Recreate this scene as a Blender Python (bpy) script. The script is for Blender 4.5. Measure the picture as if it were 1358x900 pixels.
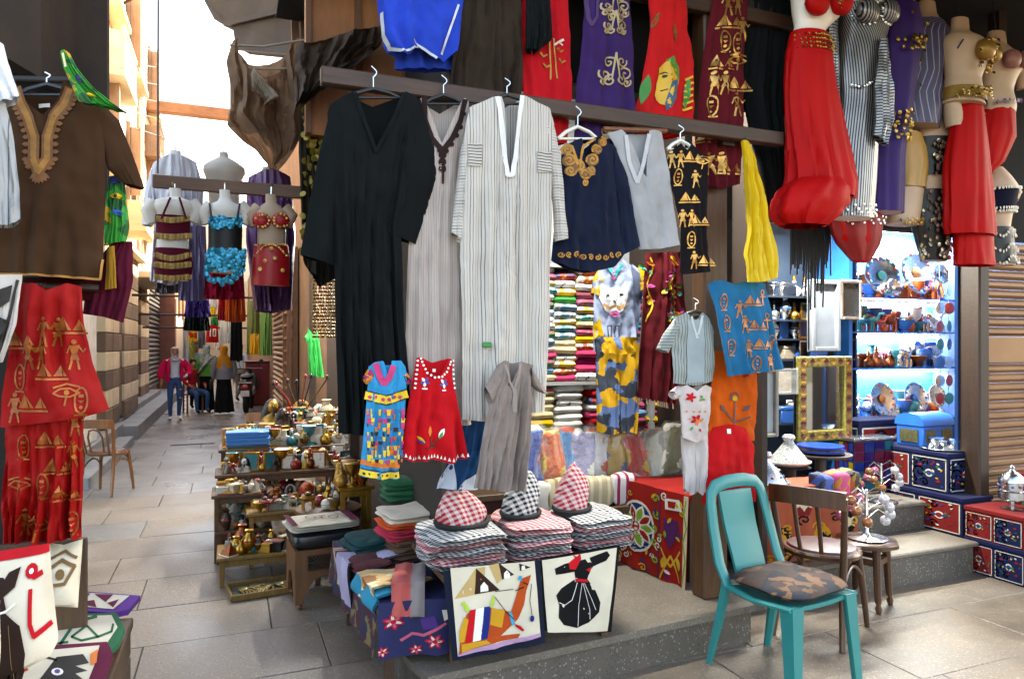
import bpy, bmesh, math, random
from mathutils import Vector, Matrix, noise
from mathutils.geometry import tessellate_polygon
random.seed(7)
PI = math.pi
for o in list(bpy.data.objects): bpy.data.objects.remove(o)
SC = bpy.context.scene
COL = SC.collection
# ---------------------------------------------------------------- camera, sky, sun, exposure
CAMH = 1.6; F = 932.0; CX = 679.0; HZ = 458.0; YAW = math.radians(21.87)
SA, CA = math.sin(YAW), math.cos(YAW)
cam = bpy.data.cameras.new('camera'); camo = bpy.data.objects.new('camera', cam); COL.objects.link(camo)
camo.location = (0, 0, CAMH); camo.rotation_euler = (PI/2, 0, -YAW)
cam.sensor_width = 36; cam.lens = 36*F/1358; cam.shift_y = (HZ-450)/1358; cam.clip_end = 500; cam.clip_start = .05
SC.camera = camo
W = bpy.data.worlds.new('World'); SC.world = W; W.use_nodes = True
nt = W.node_tree; nt.nodes.clear()
wo = nt.nodes.new('ShaderNodeOutputWorld'); bg = nt.nodes.new('ShaderNodeBackground'); sky = nt.nodes.new('ShaderNodeTexSky')
sky.sky_type = 'NISHITA'; sky.sun_disc = False
SUN_EL, SUN_AZ = math.radians(38), math.radians(62)      # azimuth from +Y towards +X
sky.sun_elevation = SUN_EL; sky.sun_rotation = SUN_AZ; sky.dust_density = 3.0; sky.air_density = 1.0
bg.inputs[1].default_value = 0.15
nt.links.new(sky.outputs[0], bg.inputs[0]); nt.links.new(bg.outputs[0], wo.inputs[0])
sl = bpy.data.lights.new('sun', 'SUN'); sl.energy = 4.0; sl.angle = math.radians(.5); sl.color = (1, .96, .9)
so = bpy.data.objects.new('sun', sl); COL.objects.link(so)
sd = Vector((math.sin(SUN_AZ)*math.cos(SUN_EL), math.cos(SUN_AZ)*math.cos(SUN_EL), math.sin(SUN_EL)))
so.rotation_euler = (-sd).to_track_quat('-Z', 'Y').to_euler(); so.location = sd*30
SC.view_settings.view_transform = 'Standard'; SC.view_settings.look = 'None'
SC.view_settings.exposure = 2.95; SC.view_settings.gamma = 1; SC.view_settings.use_curve_mapping = False
SC.view_settings.use_white_balance = True; SC.view_settings.white_balance_temperature = 8200; SC.view_settings.white_balance_tint = 10
SC.render.engine = 'CYCLES'
# ---------------------------------------------------------------- pixel to place
def PD(px, py, d):
    t = (px-CX)/F
    return Vector((d*(SA+CA*t), d*(CA-SA*t), CAMH-(py-HZ)/F*d))
def PY(px, py, Y):
    t = (px-CX)/F; return PD(px, py, Y/(CA-SA*t))
def PX(px, py, X):
    t = (px-CX)/F; return PD(px, py, X/(SA+CA*t))
def PG(px, py, z=0.0):
    return PD(px, py, F*(CAMH-z)/(py-HZ))
# ---------------------------------------------------------------- objects
def tag(o, label=None, cat=None, group=None, kind=None):
    if label: o['label'] = label
    if cat: o['category'] = cat
    if group: o['group'] = group
    if kind: o['kind'] = kind
    return o
def thing(name, label, cat, loc=(0,0,0), rotz=0, group=None):
    o = bpy.data.objects.new(name, None); COL.objects.link(o); o.location = loc; o.rotation_euler = (0,0,rotz)
    o.empty_display_size = .1
    return tag(o, label, cat, group)
def copy_tree(o, parent=None):
    c = o.copy(); COL.objects.link(c); c.parent = parent
    for ch in o.children: copy_tree(ch, c)
    return c
def hexc(h):
    h = h.lstrip('#'); v = [int(h[i:i+2], 16)/255 for i in (0, 2, 4)]
    return tuple(((x/12.92) if x <= .04045 else ((x+.055)/1.055)**2.4) for x in v)
class MB:
    def __init__(s): s.v = []; s.f = []; s.m = []; s.uv = []
    def add(s, vs, fs, mi=0, uv=None):
        b = len(s.v); s.v += [tuple(p) for p in vs]; s.f += [tuple(b+i for i in f) for f in fs]; s.m += [mi]*len(fs)
        s.uv += list(uv) if uv else [(p[0], p[2]+p[1]) for p in vs]
        return s
    def box(s, x0, x1, y0, y1, z0, z1, mi=0, bev=0.0):
        if bev <= 0:
            vs = [(x,y,z) for z in (z0,z1) for y in (y0,y1) for x in (x0,x1)]
            return s.add(vs, [(0,2,3,1),(4,5,7,6),(0,1,5,4),(2,6,7,3),(0,4,6,2),(1,3,7,5)], mi)
        b = min(bev, (x1-x0)*.45, (y1-y0)*.45, (z1-z0)*.45)
        vs = []; idx = {}
        for i, x in enumerate((x0,x1)):
            for j, y in enumerate((y0,y1)):
                for k, z in enumerate((z0,z1)):
                    sx, sy, sz = (1,-1)[i], (1,-1)[j], (1,-1)[k]
                    idx[i,j,k] = len(vs)
                    vs += [(x, y+sy*b, z+sz*b), (x+sx*b, y, z+sz*b), (x+sx*b, y+sy*b, z)]
        g = lambda i,j,k,a: idx[i,j,k]+a
        fs = [(g(0,0,0,0),g(0,0,1,0),g(0,1,1,0),g(0,1,0,0)),(g(1,0,0,0),g(1,1,0,0),g(1,1,1,0),g(1,0,1,0)),
              (g(0,0,0,1),g(1,0,0,1),g(1,0,1,1),g(0,0,1,1)),(g(0,1,0,1),g(0,1,1,1),g(1,1,1,1),g(1,1,0,1)),
              (g(0,0,0,2),g(0,1,0,2),g(1,1,0,2),g(1,0,0,2)),(g(0,0,1,2),g(1,0,1,2),g(1,1,1,2),g(0,1,1,2))]
        for i in (0,1):
            for j in (0,1): fs.append((g(i,j,0,0),g(i,j,1,0),g(i,j,1,1),g(i,j,0,1)))
            for k in (0,1): fs.append((g(i,0,k,0),g(i,1,k,0),g(i,1,k,2),g(i,0,k,2)))
        for j in (0,1):
            for k in (0,1): fs.append((g(0,j,k,1),g(1,j,k,1),g(1,j,k,2),g(0,j,k,2)))
        for q in idx.values(): fs.append((q,q+1,q+2))
        return s.add(vs, fs, mi)
    def lathe(s, prof, n=16, c=(0,0,0), mi=0, sq=1.0, wob=0):
        vs = []; fs = []
        for (r, z) in prof:
            for i in range(n):
                a = 2*PI*i/n; rr = r*(1+wob*math.sin(a*8))
                vs.append((c[0]+rr*math.cos(a), c[1]+rr*math.sin(a)*sq, c[2]+z))
        for j in range(len(prof)-1):
            for i in range(n):
                k = (i+1) % n; fs.append((j*n+i, j*n+k, (j+1)*n+k, (j+1)*n+i))
        if prof[0][0] > 1e-5: fs.append(tuple(reversed(range(n))))
        if prof[-1][0] > 1e-5: fs.append(tuple((len(prof)-1)*n+i for i in range(n)))
        return s.add(vs, fs, mi)
    def tube(s, pts, r, n=8, mi=0, closed=False, flat=1.0):
        pts = [Vector(p) for p in pts]; rs = r if isinstance(r, (list, tuple)) else [r]*len(pts)
        vs = []; fs = []; N = len(pts); up = Vector((0,0,1)); pa = None
        for k, p in enumerate(pts):
            if closed: t = pts[(k+1) % N]-pts[k-1]
            else: t = pts[min(k+1,N-1)]-pts[max(k-1,0)]
            if t.length < 1e-9: t = Vector((0,0,1))
            t.normalize()
            if pa is None: a = t.cross(up); a = a if a.length > .05 else t.cross(Vector((1,0,0)))
            else: a = pa - t*pa.dot(t)
            if a.length < 1e-6: a = t.orthogonal()
            a.normalize(); pa = a; b = t.cross(a)
            for i in range(n):
                an = 2*PI*i/n+PI/n; vs.append(p+(a*math.cos(an)+b*math.sin(an)*flat)*rs[k])
        for k in range(N if closed else N-1):
            q = (k+1) % N
            for i in range(n): j = (i+1) % n; fs.append((k*n+i, k*n+j, q*n+j, q*n+i))
        if not closed: fs += [tuple(reversed(range(n))), tuple((N-1)*n+i for i in range(n))]
        return s.add(vs, fs, mi)
    def bar(s, a, b, w, h=None, mi=0):       # rectangular bar between two points
        a = Vector(a); b = Vector(b); t = (b-a).normalized(); up = Vector((0,0,1))
        x = t.cross(up); x = x if x.length > .1 else t.cross(Vector((0,1,0)))
        x.normalize(); y = x.cross(t); h = h or w
        vs = []
        for p in (a, b):
            for sx, sy in ((-1,-1),(1,-1),(1,1),(-1,1)): vs.append(p+x*w*.5*sx+y*h*.5*sy)
        return s.add(vs, [(3,2,1,0),(4,5,6,7),(0,1,5,4),(1,2,6,5),(2,3,7,6),(3,0,4,7)], mi)
    def loft(s, rings, n=18, mi=0, cap=True):  # rings: (z, cx, cy, rx, ry)
        vs = []; fs = []
        for (z, cx, cy, rx, ry) in rings:
            for i in range(n):
                a = 2*PI*i/n; vs.append((cx+rx*math.cos(a), cy+ry*math.sin(a), z))
        for j in range(len(rings)-1):
            for i in range(n): k = (i+1) % n; fs.append((j*n+i, j*n+k, (j+1)*n+k, (j+1)*n+i))
        if cap: fs += [tuple(range(n)), tuple((len(rings)-1)*n+i for i in range(n))]
        return s.add(vs, fs, mi)
    def prism(s, poly, y0, y1, mi=0, ax='y'):   # polygon in (x,z), extruded along y (or z: polygon in x,y)
        n = len(poly)
        if ax == 'y': vs = [(p[0], y0, p[1]) for p in poly]+[(p[0], y1, p[1]) for p in poly]
        elif ax == 'z': vs = [(p[0], p[1], y0) for p in poly]+[(p[0], p[1], y1) for p in poly]
        else: vs = [(y0, p[0], p[1]) for p in poly]+[(y1, p[0], p[1]) for p in poly]
        fs = [(i, (i+1) % n, n+(i+1) % n, n+i) for i in range(n)]
        tri = tessellate_polygon([[Vector((p[0], p[1], 0)) for p in poly]])
        fs += [tuple(t) for t in tri]+[tuple(n+i for i in reversed(t)) for t in tri]
        return s.add(vs, fs, mi)
    def soft(s, sx, sy, sz, c=(0,0,0), e=4.0, n=10, nz=6, amp=.0, seed=0, mi=0, ez=None):   # pillow-like rounded block standing on c
        ez = ez or 2.2; vs = []; fs = []; N = 4*n
        for j in range(nz+1):
            ph = -PI/2+PI*j/nz; cz = math.copysign(abs(math.sin(ph))**(2/ez), math.sin(ph)); cr = max(abs(math.cos(ph)), 1e-3)**(2/ez)
            for i in range(N):
                a = 2*PI*i/N; ca, sa = math.cos(a), math.sin(a)
                x = math.copysign(abs(ca)**(2/e), ca)*cr; y = math.copysign(abs(sa)**(2/e), sa)*cr
                p = Vector((x*sx/2, y*sy/2, (cz+1)*sz/2))
                if amp: p += noise.noise_vector(p*9+Vector((seed*3.1, seed, 0)))*amp+noise.noise_vector(p*27+Vector((seed, 0, 7)))*amp*.4
                vs.append((p.x+c[0], p.y+c[1], p.z+c[2]))
        for j in range(nz):
            for i in range(N): k = (i+1) % N; fs.append((j*N+i, j*N+k, (j+1)*N+k, (j+1)*N+i))
        fs += [tuple(reversed(range(N))), tuple(nz*N+i for i in range(N))]
        return s.add(vs, fs, mi)
    def mesh(s, name, mats, smooth=True, origin=None, recalc=True):
        me = bpy.data.meshes.new(name)
        o = Vector(origin) if origin is not None else Vector()
        me.from_pydata([tuple(Vector(p)-o) for p in s.v], [], s.f)
        for m in (mats if isinstance(mats, (list, tuple)) else [mats]): me.materials.append(m)
        me.polygons.foreach_set('material_index', s.m)
        ul = me.uv_layers.new(name='UVMap'); li = [0]*len(me.loops); me.loops.foreach_get('vertex_index', li)
        flat = []
        for i in li: flat += s.uv[i]
        ul.data.foreach_set('uv', flat)
        if recalc:
            bm = bmesh.new(); bm.from_mesh(me); bmesh.ops.recalc_face_normals(bm, faces=bm.faces); bm.to_mesh(me); bm.free()
        if smooth: me.shade_smooth(); me.set_sharp_from_angle(angle=math.radians(42))
        me.update(); return me
    def build(s, name, mats, parent=None, smooth=True, loc=None, origin=None, recalc=True):
        if origin is None and parent is not None and parent.get("worldbuilt"): origin = parent.get('wb')
        o = bpy.data.objects.new(name, s.mesh(name, mats, smooth, origin, recalc)); COL.objects.link(o)
        if parent: o.parent = parent
        if loc is not None: o.location = loc
        return o
def wthing(name, label, cat, loc, group=None):      # an Empty whose parts are given in world coordinates
    o = thing(name, label, cat, loc, 0, group); o['worldbuilt'] = 1; o['wb'] = tuple(loc); return o
def flatpart(name, me, parent, loc=(0,0,0), rot=(0,0,0), sc=None):
    o = bpy.data.objects.new(name, me); COL.objects.link(o); o.parent = parent; o.location = loc; o.rotation_euler = rot
    if sc: o.scale = sc
    return o
# ---------------------------------------------------------------- materials
MC = {}
def M(name, col='#808080', rough=.7, metal=0., var=.16, scale=6., bump=.08, bscale=80., sheen=0., trans=0., spec=.5, emis=0., kind=None, col2=None, per=.02, duty=.5, coat=0., per2=None, dist=.002, alpha=1., tl=0., col3=None):
    if name in MC: return MC[name]
    m = bpy.data.materials.new(name); m.use_nodes = True; t = m.node_tree; N = t.nodes; L = t.links
    b = N['Principled BSDF']; c1 = hexc(col) if isinstance(col, str) else col
    b.inputs['Roughness'].default_value = rough; b.inputs['Metallic'].default_value = metal
    b.inputs['Specular IOR Level'].default_value = spec; b.inputs['Coat Weight'].default_value = coat
    if sheen: b.inputs['Sheen Weight'].default_value = sheen; b.inputs['Sheen Roughness'].default_value = .4
    if trans: b.inputs['Transmission Weight'].default_value = trans
    if alpha < 1: b.inputs['Alpha'].default_value = alpha
    tc = N.new('ShaderNodeTexCoord'); co = tc.outputs['Object']
    nz = N.new('ShaderNodeTexNoise'); nz.inputs['Scale'].default_value = scale; nz.inputs['Detail'].default_value = 4; L.new(co, nz.inputs['Vector'])
    def rgb(c): r = N.new('ShaderNodeRGB'); r.outputs[0].default_value = (*c, 1); return r.outputs[0]
    def mix(f, a, bb, mode='MIX'):
        x = N.new('ShaderNodeMix'); x.data_type = 'RGBA'; x.blend_type = mode
        if isinstance(f, float): x.inputs[0].default_value = f
        else: L.new(f, x.inputs[0])
        L.new(a, x.inputs[6]); L.new(bb, x.inputs[7]); return x.outputs[2]
    def math_(op, a, v=None, w=None):
        x = N.new('ShaderNodeMath'); x.operation = op
        for k, q in enumerate((a, v, w)):
            if q is None: continue
            if isinstance(q, (int, float)): x.inputs[k].default_value = q
            else: L.new(q, x.inputs[k])
        return x.outputs[0]
    base = rgb(c1)
    if kind in ('stripe', 'plaid', 'check'):
        c2 = hexc(col2); sx = N.new('ShaderNodeSeparateXYZ'); L.new(tc.outputs['UV'], sx.inputs[0])
        fx = math_('LESS_THAN', math_('FRACT', math_('MULTIPLY', sx.outputs[0], 1/per)), duty)
        if kind == 'stripe':
            if per2:
                f2 = math_('LESS_THAN', math_('FRACT', math_('MULTIPLY', sx.outputs[0], 1/per2)), .3); fx = math_('MULTIPLY', fx, math_('ADD', math_('MULTIPLY', f2, .55), .45))
            base = mix(fx, base, rgb(c2))
        else:
            fy = math_('LESS_THAN', math_('FRACT', math_('MULTIPLY', sx.outputs[1], 1/per)), duty)
            s = math_('MULTIPLY', math_('ADD', fx, fy), .5)
            base = mix(s, base, rgb(c2))
    elif kind == 'voro':      # many-coloured printed cloth
        vo = N.new('ShaderNodeTexVoronoi'); vo.inputs['Scale'].default_value = 1/per
        wn = N.new('ShaderNodeTexNoise'); wn.inputs['Scale'].default_value = .9/per; wn.inputs['Detail'].default_value = 5; L.new(tc.outputs['UV'], wn.inputs['Vector'])
        wa = N.new('ShaderNodeVectorMath'); wa.operation = 'MULTIPLY_ADD'; L.new(wn.outputs['Color'], wa.inputs[0]); wa.inputs[1].default_value = (per*1.6,)*3; L.new(tc.outputs['UV'], wa.inputs[2]); L.new(wa.outputs[0], vo.inputs['Vector'])
        sx = N.new('ShaderNodeSeparateColor'); L.new(vo.outputs['Color'], sx.inputs[0])
        base = mix(math_('GREATER_THAN', sx.outputs[0], 1-duty), base, rgb(hexc(col2)))
        if col3: base = mix(math_('GREATER_THAN', sx.outputs[1], .72), base, rgb(hexc(col3)))
    elif kind == 'speck':     # terrazzo
        vo = N.new('ShaderNodeTexVoronoi'); vo.inputs['Scale'].default_value = 1/per; L.new(co, vo.inputs['Vector'])
        sx = N.new('ShaderNodeSeparateColor'); L.new(vo.outputs['Color'], sx.inputs[0])
        inside = math_('LESS_THAN', vo.outputs['Distance'], .42)
        base = mix(math_('MULTIPLY', inside, math_('MULTIPLY', math_('GREATER_THAN', sx.outputs[0], 1-duty), .75)), base, rgb(hexc(col2)))
        base = mix(math_('MULTIPLY', inside, math_('MULTIPLY', math_('GREATER_THAN', sx.outputs[1], .8), .6)), base, rgb(tuple(x*.35 for x in c1)))
        n3 = N.new('ShaderNodeTexNoise'); n3.inputs['Scale'].default_value = 1.3; n3.inputs['Detail'].default_value = 6; L.new(co, n3.inputs['Vector'])
        rm = N.new('ShaderNodeMapRange'); L.new(n3.outputs[0], rm.inputs[0]); rm.inputs[1].default_value = .35; rm.inputs[2].default_value = .7; rm.inputs[3].default_value = rough-.14; rm.inputs[4].default_value = rough+.18
        L.new(rm.outputs[0], b.inputs['Roughness'])
    elif kind == 'wood':
        mp = N.new('ShaderNodeMapping'); L.new(co, mp.inputs[0]); mp.inputs[3].default_value = (per, per, per) if isinstance(per, float) else per
        w = N.new('ShaderNodeTexNoise'); w.inputs['Scale'].default_value = 3; w.inputs['Detail'].default_value = 8; w.inputs['Distortion'].default_value = 1.2; L.new(mp.outputs[0], w.inputs['Vector'])
        base = mix(math_('MULTIPLY', w.outputs[0], duty*2), base, rgb(hexc(col2)))
    vr = N.new('ShaderNodeMapRange'); L.new(nz.outputs[0], vr.inputs[0]); vr.inputs[1].default_value = .3; vr.inputs[2].default_value = .7
    vr.inputs[3].default_value = 1-var; vr.inputs[4].default_value = 1+var*.8
    mu = N.new('ShaderNodeVectorMath'); mu.operation = 'MULTIPLY'; L.new(base, mu.inputs[0]); L.new(vr.outputs[0], mu.inputs[1])
    L.new(mu.outputs[0], b.inputs['Base Color'])
    if emis: L.new(mu.outputs[0], b.inputs['Emission Color']); b.inputs['Emission Strength'].default_value = emis
    if bump:
        n2 = N.new('ShaderNodeTexNoise'); n2.inputs['Scale'].default_value = bscale; n2.inputs['Detail'].default_value = 3; L.new(co, n2.inputs['Vector'])
        bp = N.new('ShaderNodeBump'); bp.inputs['Strength'].default_value = min(1, bump*4); bp.inputs['Distance'].default_value = dist; L.new(n2.outputs[0], bp.inputs['Height']); L.new(bp.outputs[0], b.inputs['Normal'])
    if tl:
        out = N['Material Output']; tr = N.new('ShaderNodeBsdfTranslucent'); L.new(mu.outputs[0], tr.inputs[0]); ms = N.new('ShaderNodeMixShader'); ms.inputs[0].default_value = tl
        L.new(b.outputs[0], ms.inputs[1]); L.new(tr.outputs[0], ms.inputs[2]); L.new(ms.outputs[0], out.inputs[0])
    MC[name] = m; return m
def fab(col, **k):
    k = dict(dict(rough=.88, var=.14, scale=5, bump=.12, bscale=350, sheen=.04, spec=.12, dist=.0015), **k)
    return M('fabric_'+col.strip('#')+'_'.join(str(v) for v in k.values() if isinstance(v, str)), col, **k)
def satin(col, **k):
    k = dict(dict(rough=.42, var=.1, scale=4, bump=.05, bscale=200, sheen=.05), **k); return M('satin_'+col.strip('#'), col, **k)
def wood(col='#6b4020', col2='#3a200f', **k):
    k = dict(dict(rough=.55, var=.2, scale=3, bump=.1, bscale=40, kind='wood', col2=col2, per=(14., 14., 1.2), duty=.6), **k)
    return M('wood_'+col.strip('#')+col2.strip('#')+str(k['per']), col, **k)
def plain(col, rough=.5, **k): return M('paint_%s_%s_%s' % (col.strip('#'), rough, '_'.join(str(v) for v in k.values())), col, rough=rough, **k)
GOLD = M('gold_foil', '#b98a4a', rough=.35, metal=.75, var=.3, scale=30, bump=.05)
BRASS = M('brass', '#b58a3c', rough=.32, metal=1, var=.25, scale=14, bump=.04)
SILVER = M('silver', '#c9ccd0', rough=.22, metal=1, var=.2, scale=20, bump=.06, bscale=90)
BLACKM = plain('#0d0c0c', .5)
SKIN = M('mannequin_white', '#e0d6c8', rough=.45, var=.06, bump=.02)
SKIN2 = M('mannequin_cream', '#b3957a', rough=.5, var=.08, bump=.02)
# ================================================================ the setting
rnd = random.Random(3)
FLOORM = [M('paving_%d' % i, c, rough=.45, var=.38, scale=1.3, bump=.16, bscale=45, kind='speck', col2='#978b7c', per=.010, duty=.2) for i, c in enumerate(['#6e6255', '#695e52', '#73675a', '#6b6055'])]
FLOORG = [M('grey_paving_%d' % i, c, rough=.4, var=.2, scale=1.6, bump=.12, bscale=60, kind='speck', col2='#8f9092', per=.011, duty=.15) for i, c in enumerate(['#6b6763', '#676360', '#706c68'])]
JOINT = plain('#4f463d', .9)
floor = MB().add([(-30,-15,-.03),(30,-15,-.03),(30,60,-.03),(-30,60,-.03)], [(0,1,2,3)]).build('floor', JOINT, smooth=False); floor['kind'] = 'structure'
def slab(x0, x1, y0, y1):
    j = .0018; dz = rnd.uniform(-.003, .0)
    MB().box(x0+j, x1-j, y0+j, y1-j, -.03, dz, bev=.004).build('paving_slab', rnd.choice(FLOORM if y0+rnd.uniform(-1.5,1.5) < 7.5 else FLOORG), floor, smooth=False)
row = 0; y = -.6
while y < 22:
    h = .6; x = -3.4-(.45 if row % 2 else 0)-rnd.uniform(0, .2)
    lim = 1.0 if y > 4.6 else 8.5
    while x < lim:
        w = rnd.choice((.8, .9, 1.0)) if y < 12 else 1.8
        slab(x, x+w, y, y+h); x += w
    y += h; row += 1
far_ground = MB().box(-3, 1.2, 22, 60, -.03, -.004).build('alley_ground', FLOORG[0], smooth=False); far_ground['kind'] = 'structure'
drain = MB(); p = PG(255, 589)
drain.box(p.x-.32, p.x+.34, p.y-.05, p.y+.05, -.02, .006)
for k in range(14): drain.box(p.x-.30+k*.045, p.x-.28+k*.045, p.y-.035, p.y+.035, .006, .010)
tag(drain.build('drain_grate', plain('#1c1b1a', .6), smooth=False), 'narrow dark drain grating let into the grey alley paving', 'drain')
# kerb steps along the left side of the alley
STEPM = M('step_stone', '#7d7f80', rough=.5, var=.25, scale=3, bump=.15, bscale=40)
st = MB().box(-2.0, -1.45, 9.0, 12.9, -.02, .13, bev=.01).build('kerb_step', STEPM, smooth=False); st['kind'] = 'structure'
st = MB().box(-2.6, -1.66, 9.0, 13.4, -.02, .30, bev=.01).build('kerb_step', STEPM, smooth=False); st['kind'] = 'structure'
st = MB().box(-2.6, -1.45, 13.45, 30, -.02, .24, bev=.01).build('kerb_step', STEPM, smooth=False); st['kind'] = 'structure'
st = MB().box(-2.6, -1.8, 13.45, 22, .2, .37, bev=.01).build('kerb_step', STEPM, smooth=False); st['kind'] = 'structure'
# ---------------------------------------------------------------- left building
LST = [M('facade_stone_%d' % i, c, rough=.85, var=.18, scale=2, bump=.2, bscale=25) for i, c in enumerate(['#c4b5a6', '#bcab9b', '#cbbdaf'])]
CREAM = [M('cream_block_%d' % i, c, rough=.8, var=.15, scale=4, bump=.2, bscale=30) for i, c in enumerate(['#cdbb9b', '#c4b08e', '#d4c4a6'])]
BROWNB = [M('brown_block_%d' % i, c, rough=.8, var=.2, scale=4, bump=.2, bscale=30) for i, c in enumerate(['#6f5a48', '#7a6450', '#655242'])]
DARKW = plain('#1a1613', .8)
lb = wthing('stone_building', 'pale stone building with striped ground-floor pier along the left of the alley', 'building', (-2.3, 16, 0))
m = MB(); m.box(-8, -2.12, 9, 17.0, .0, 3.3); m.box(-8, -2.04, 9, 21, 3.3, 10.2); m.box(-8, -2.04, 21, 30, 3.3, 5.2); m.box(-8, -2.5, 17.0, 19.0, 0, 3.3); m.box(-8, -2.12, 19.0, 30, 0, 3.3)
m.build('wall', LST[1], lb, smooth=False)
z = 3.3
r = 0
while z < 9.9:
    y = 9+(.6 if r % 2 else 0)
    while y < (29.6 if z < 4.8 else 20.6):
        w = 1.5; MB().box(-2.06, -1.95-rnd.uniform(0,.008), y+.008, min(y+w, 30 if z < 4.8 else 21)-.008, z+.01, z+.46, bev=.012).build('stone_block', rnd.choice(LST), lb, smooth=False); y += w
    z += .47; r += 1
# striped pier
zz = .3
for r in range(10):
    cm = CREAM if r % 2 else BROWNB
    for (a, b) in ((12.3,13.0),(13.0,13.7),(14.35,15.35),(15.35,16.4)):
        MB().box(-2.1, -1.76+rnd.uniform(-.006,.006), a+.006, b-.006, zz+.005, zz+.295, bev=.012).build('stone_block', rnd.choice(cm), lb, smooth=False)
    MB().box(-2.1, -1.80, 13.71, 14.34, zz+.004, zz+.296, bev=.01).build('stone_block', BROWNB[r % 3], lb, smooth=False)
    for (a, b) in ((19.0,19.9),(19.9,20.8)):
        MB().box(-2.14, -1.98, a+.006, b-.006, zz+.005, zz+.295, bev=.012).build('stone_block', rnd.choice(cm), lb, smooth=False)
    zz += .3
MB().box(-2.12, -1.62, 12.2, 16.5, 3.30, 3.42, bev=.02).build('ledge', CREAM[0], lb, smooth=False)
MB().box(-2.2, -1.55, 16.8, 20.5, 3.05, 3.2, bev=.02).build('ledge', CREAM[2], lb, smooth=False)
MB().box(-2.52, -2.46, 17.1, 18.9, .3, 3.0).build('door', plain('#2a211a', .7), lb, smooth=False)
def slat_shutter(parent, axis, plane, a, b, z0, z1, step, mats, out, name='slat', slatdepth=.02):
    # corrugated roller shutter built slat by slat
    n = int((z1-z0)/step); prof = [(0, .02), (1, .35), (1, .65), (0, .98)]
    for k in range(n):
        zb = z0+k*step; vs = []
        for e in (a, b):
            for (q, h) in prof:
                off = plane+out*(q*slatdepth)
                vs.append((off, e, zb+h*step) if axis == 'x' else (e, off, zb+h*step))
        MB().add(vs, [(0,1,5,4),(1,2,6,5),(2,3,7,6),(3,0,4,7),(0,3,2,1),(4,5,6,7)]).build(name, mats[k % len(mats)] if isinstance(mats, list) else mats, parent, smooth=False)
GREYSH = M('grey_shutter_metal', '#4d4d4b', rough=.5, metal=.3, var=.2, scale=4)
sh = wthing('roller_shutter', 'grey roller shutter closed beside the striped stone pier', 'shutter', (-1.98, 22, .24))
slat_shutter(sh, 'x', -2.08, 20.9, 24.5, .38, 3.6, .13, GREYSH, 1, slatdepth=.05)
sh = wthing('roller_shutter', 'grey closed shutter just left of the pier behind the red dress', 'shutter', (-2.0, 11.5, .3))
slat_shutter(sh, 'x', -2.11, 11.2, 12.15, .3, 3.1, .1, GREYSH, 1, slatdepth=.04)
MB().box(-2.12, -1.7, 10.2, 11.1, .3, 3.28, bev=.02).build('pilaster', plain('#c9c4ba', .7), lb, smooth=False)
MB().box(-2.12, -1.62, 24.6, 25.3, .24, 4.2).build('pilaster', plain('#7a4a3a', .7), lb, smooth=False)
# windows, sills, shutters, boxes on the upper facade
WOODL = wood('#8a5f41', '#5a3a26'); WOODF = wood('#a3846a', '#80634b')
GLASSD = M('dark_glass', '#22262a', rough=.12, var=.1, bump=0)
def facade_window(y, z, w, h, shutter=True, sill=True):
    f = MB(); f.box(-1.955, -1.88, y-.07, y, z-.05, z+h+.05); f.box(-1.955, -1.88, y+w, y+w+.07, z-.05, z+h+.05); f.box(-1.955, -1.885, y, y+w, z+h, z+h+.07); f.box(-1.955, -1.885, y, y+w, z-.06, z)
    wn = f.build('window', WOODF, lb, smooth=False)
    MB().box(-1.945, -1.93, y, y+w, z, z+h).build('pane', GLASSD, wn, smooth=False, origin=lb['wb'])
    if sill: MB().box(-1.95, -1.66, y-.14, y+w+.14, z-.16, z-.06, bev=.01).build('sill', CREAM[1], wn, smooth=False, origin=lb['wb'])
    if shutter:
        s = MB(); s.bar((-1.9, y-.02, z+h*.5), (-1.68, y-.08, z+h*.5), .03, h*.92); s.build('shutter_leaf', WOODF, wn, smooth=False, origin=lb['wb'])
for (y, z, w, h) in ((13.2, 4.6, .9, 1.4), (13.4, 7.4, .9, 1.6), (16.2, 4.6, 1.0, 1.5), (16.2, 7.2, 1.0, 1.6), (20.0, 4.8, 1.1, 1.6), (20.2, 7.6, 1.1, 1.6)):
    facade_window(y, z, w, h)
def box_balcony(y, z, w, h, d, mt):
    b = MB(); b.box(-1.95, -1.95+d, y, y+w, z, z+.12); bo = b.build('balcony', mt, lb, smooth=False)
    k = MB(); n = int(w/.14)
    for i in range(n+1): k.box(-1.95+d-.05, -1.95+d-.015, y+i*w/n-.012, y+i*w/n+.012, z+.12, z+h)
    k.box(-1.95, -1.95+d, y-.01, y+.03, z+.12, z+h-.04); k.box(-1.95+d-.06, -1.95+d, y, y+w, z+h, z+h+.06)
    k.build('railing', mt, bo, smooth=False, origin=lb['wb'])
box_balcony(12.7, 5.9, 1.6, .75, .4, CREAM[2]); box_balcony(18.3, 4.2, 1.8, .9, .4, CREAM[0]); box_balcony(14.8, 3.75, 1.3, .5, .5, CREAM[1]); box_balcony(19.5, 6.3, 1.4, .8, .35, WOODF)
m = MB(); m.tube([(-1.88, 17.6, 3.4), (-1.88, 17.6, 10)], .05, 8); m.tube([(-1.88, 18.2, 3.4), (-1.88, 18.2, 10)], .035, 8); m.build('drain_pipe', plain('#a08a78', .6), lb)
ac = wthing('air_conditioner', 'weathered air conditioner hanging high on the left stone facade', 'air conditioner', (-1.6, 14.3, 8.2))
MB().box(-1.93, -1.35, 13.9, 14.8, 8.25, 8.85, bev=.03).build('case', plain('#c9bfae', .6), ac)
m = MB()
for k in range(3): m.lathe([(.06+.07*k, 0), (.075+.07*k, .012)], 20)
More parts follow.
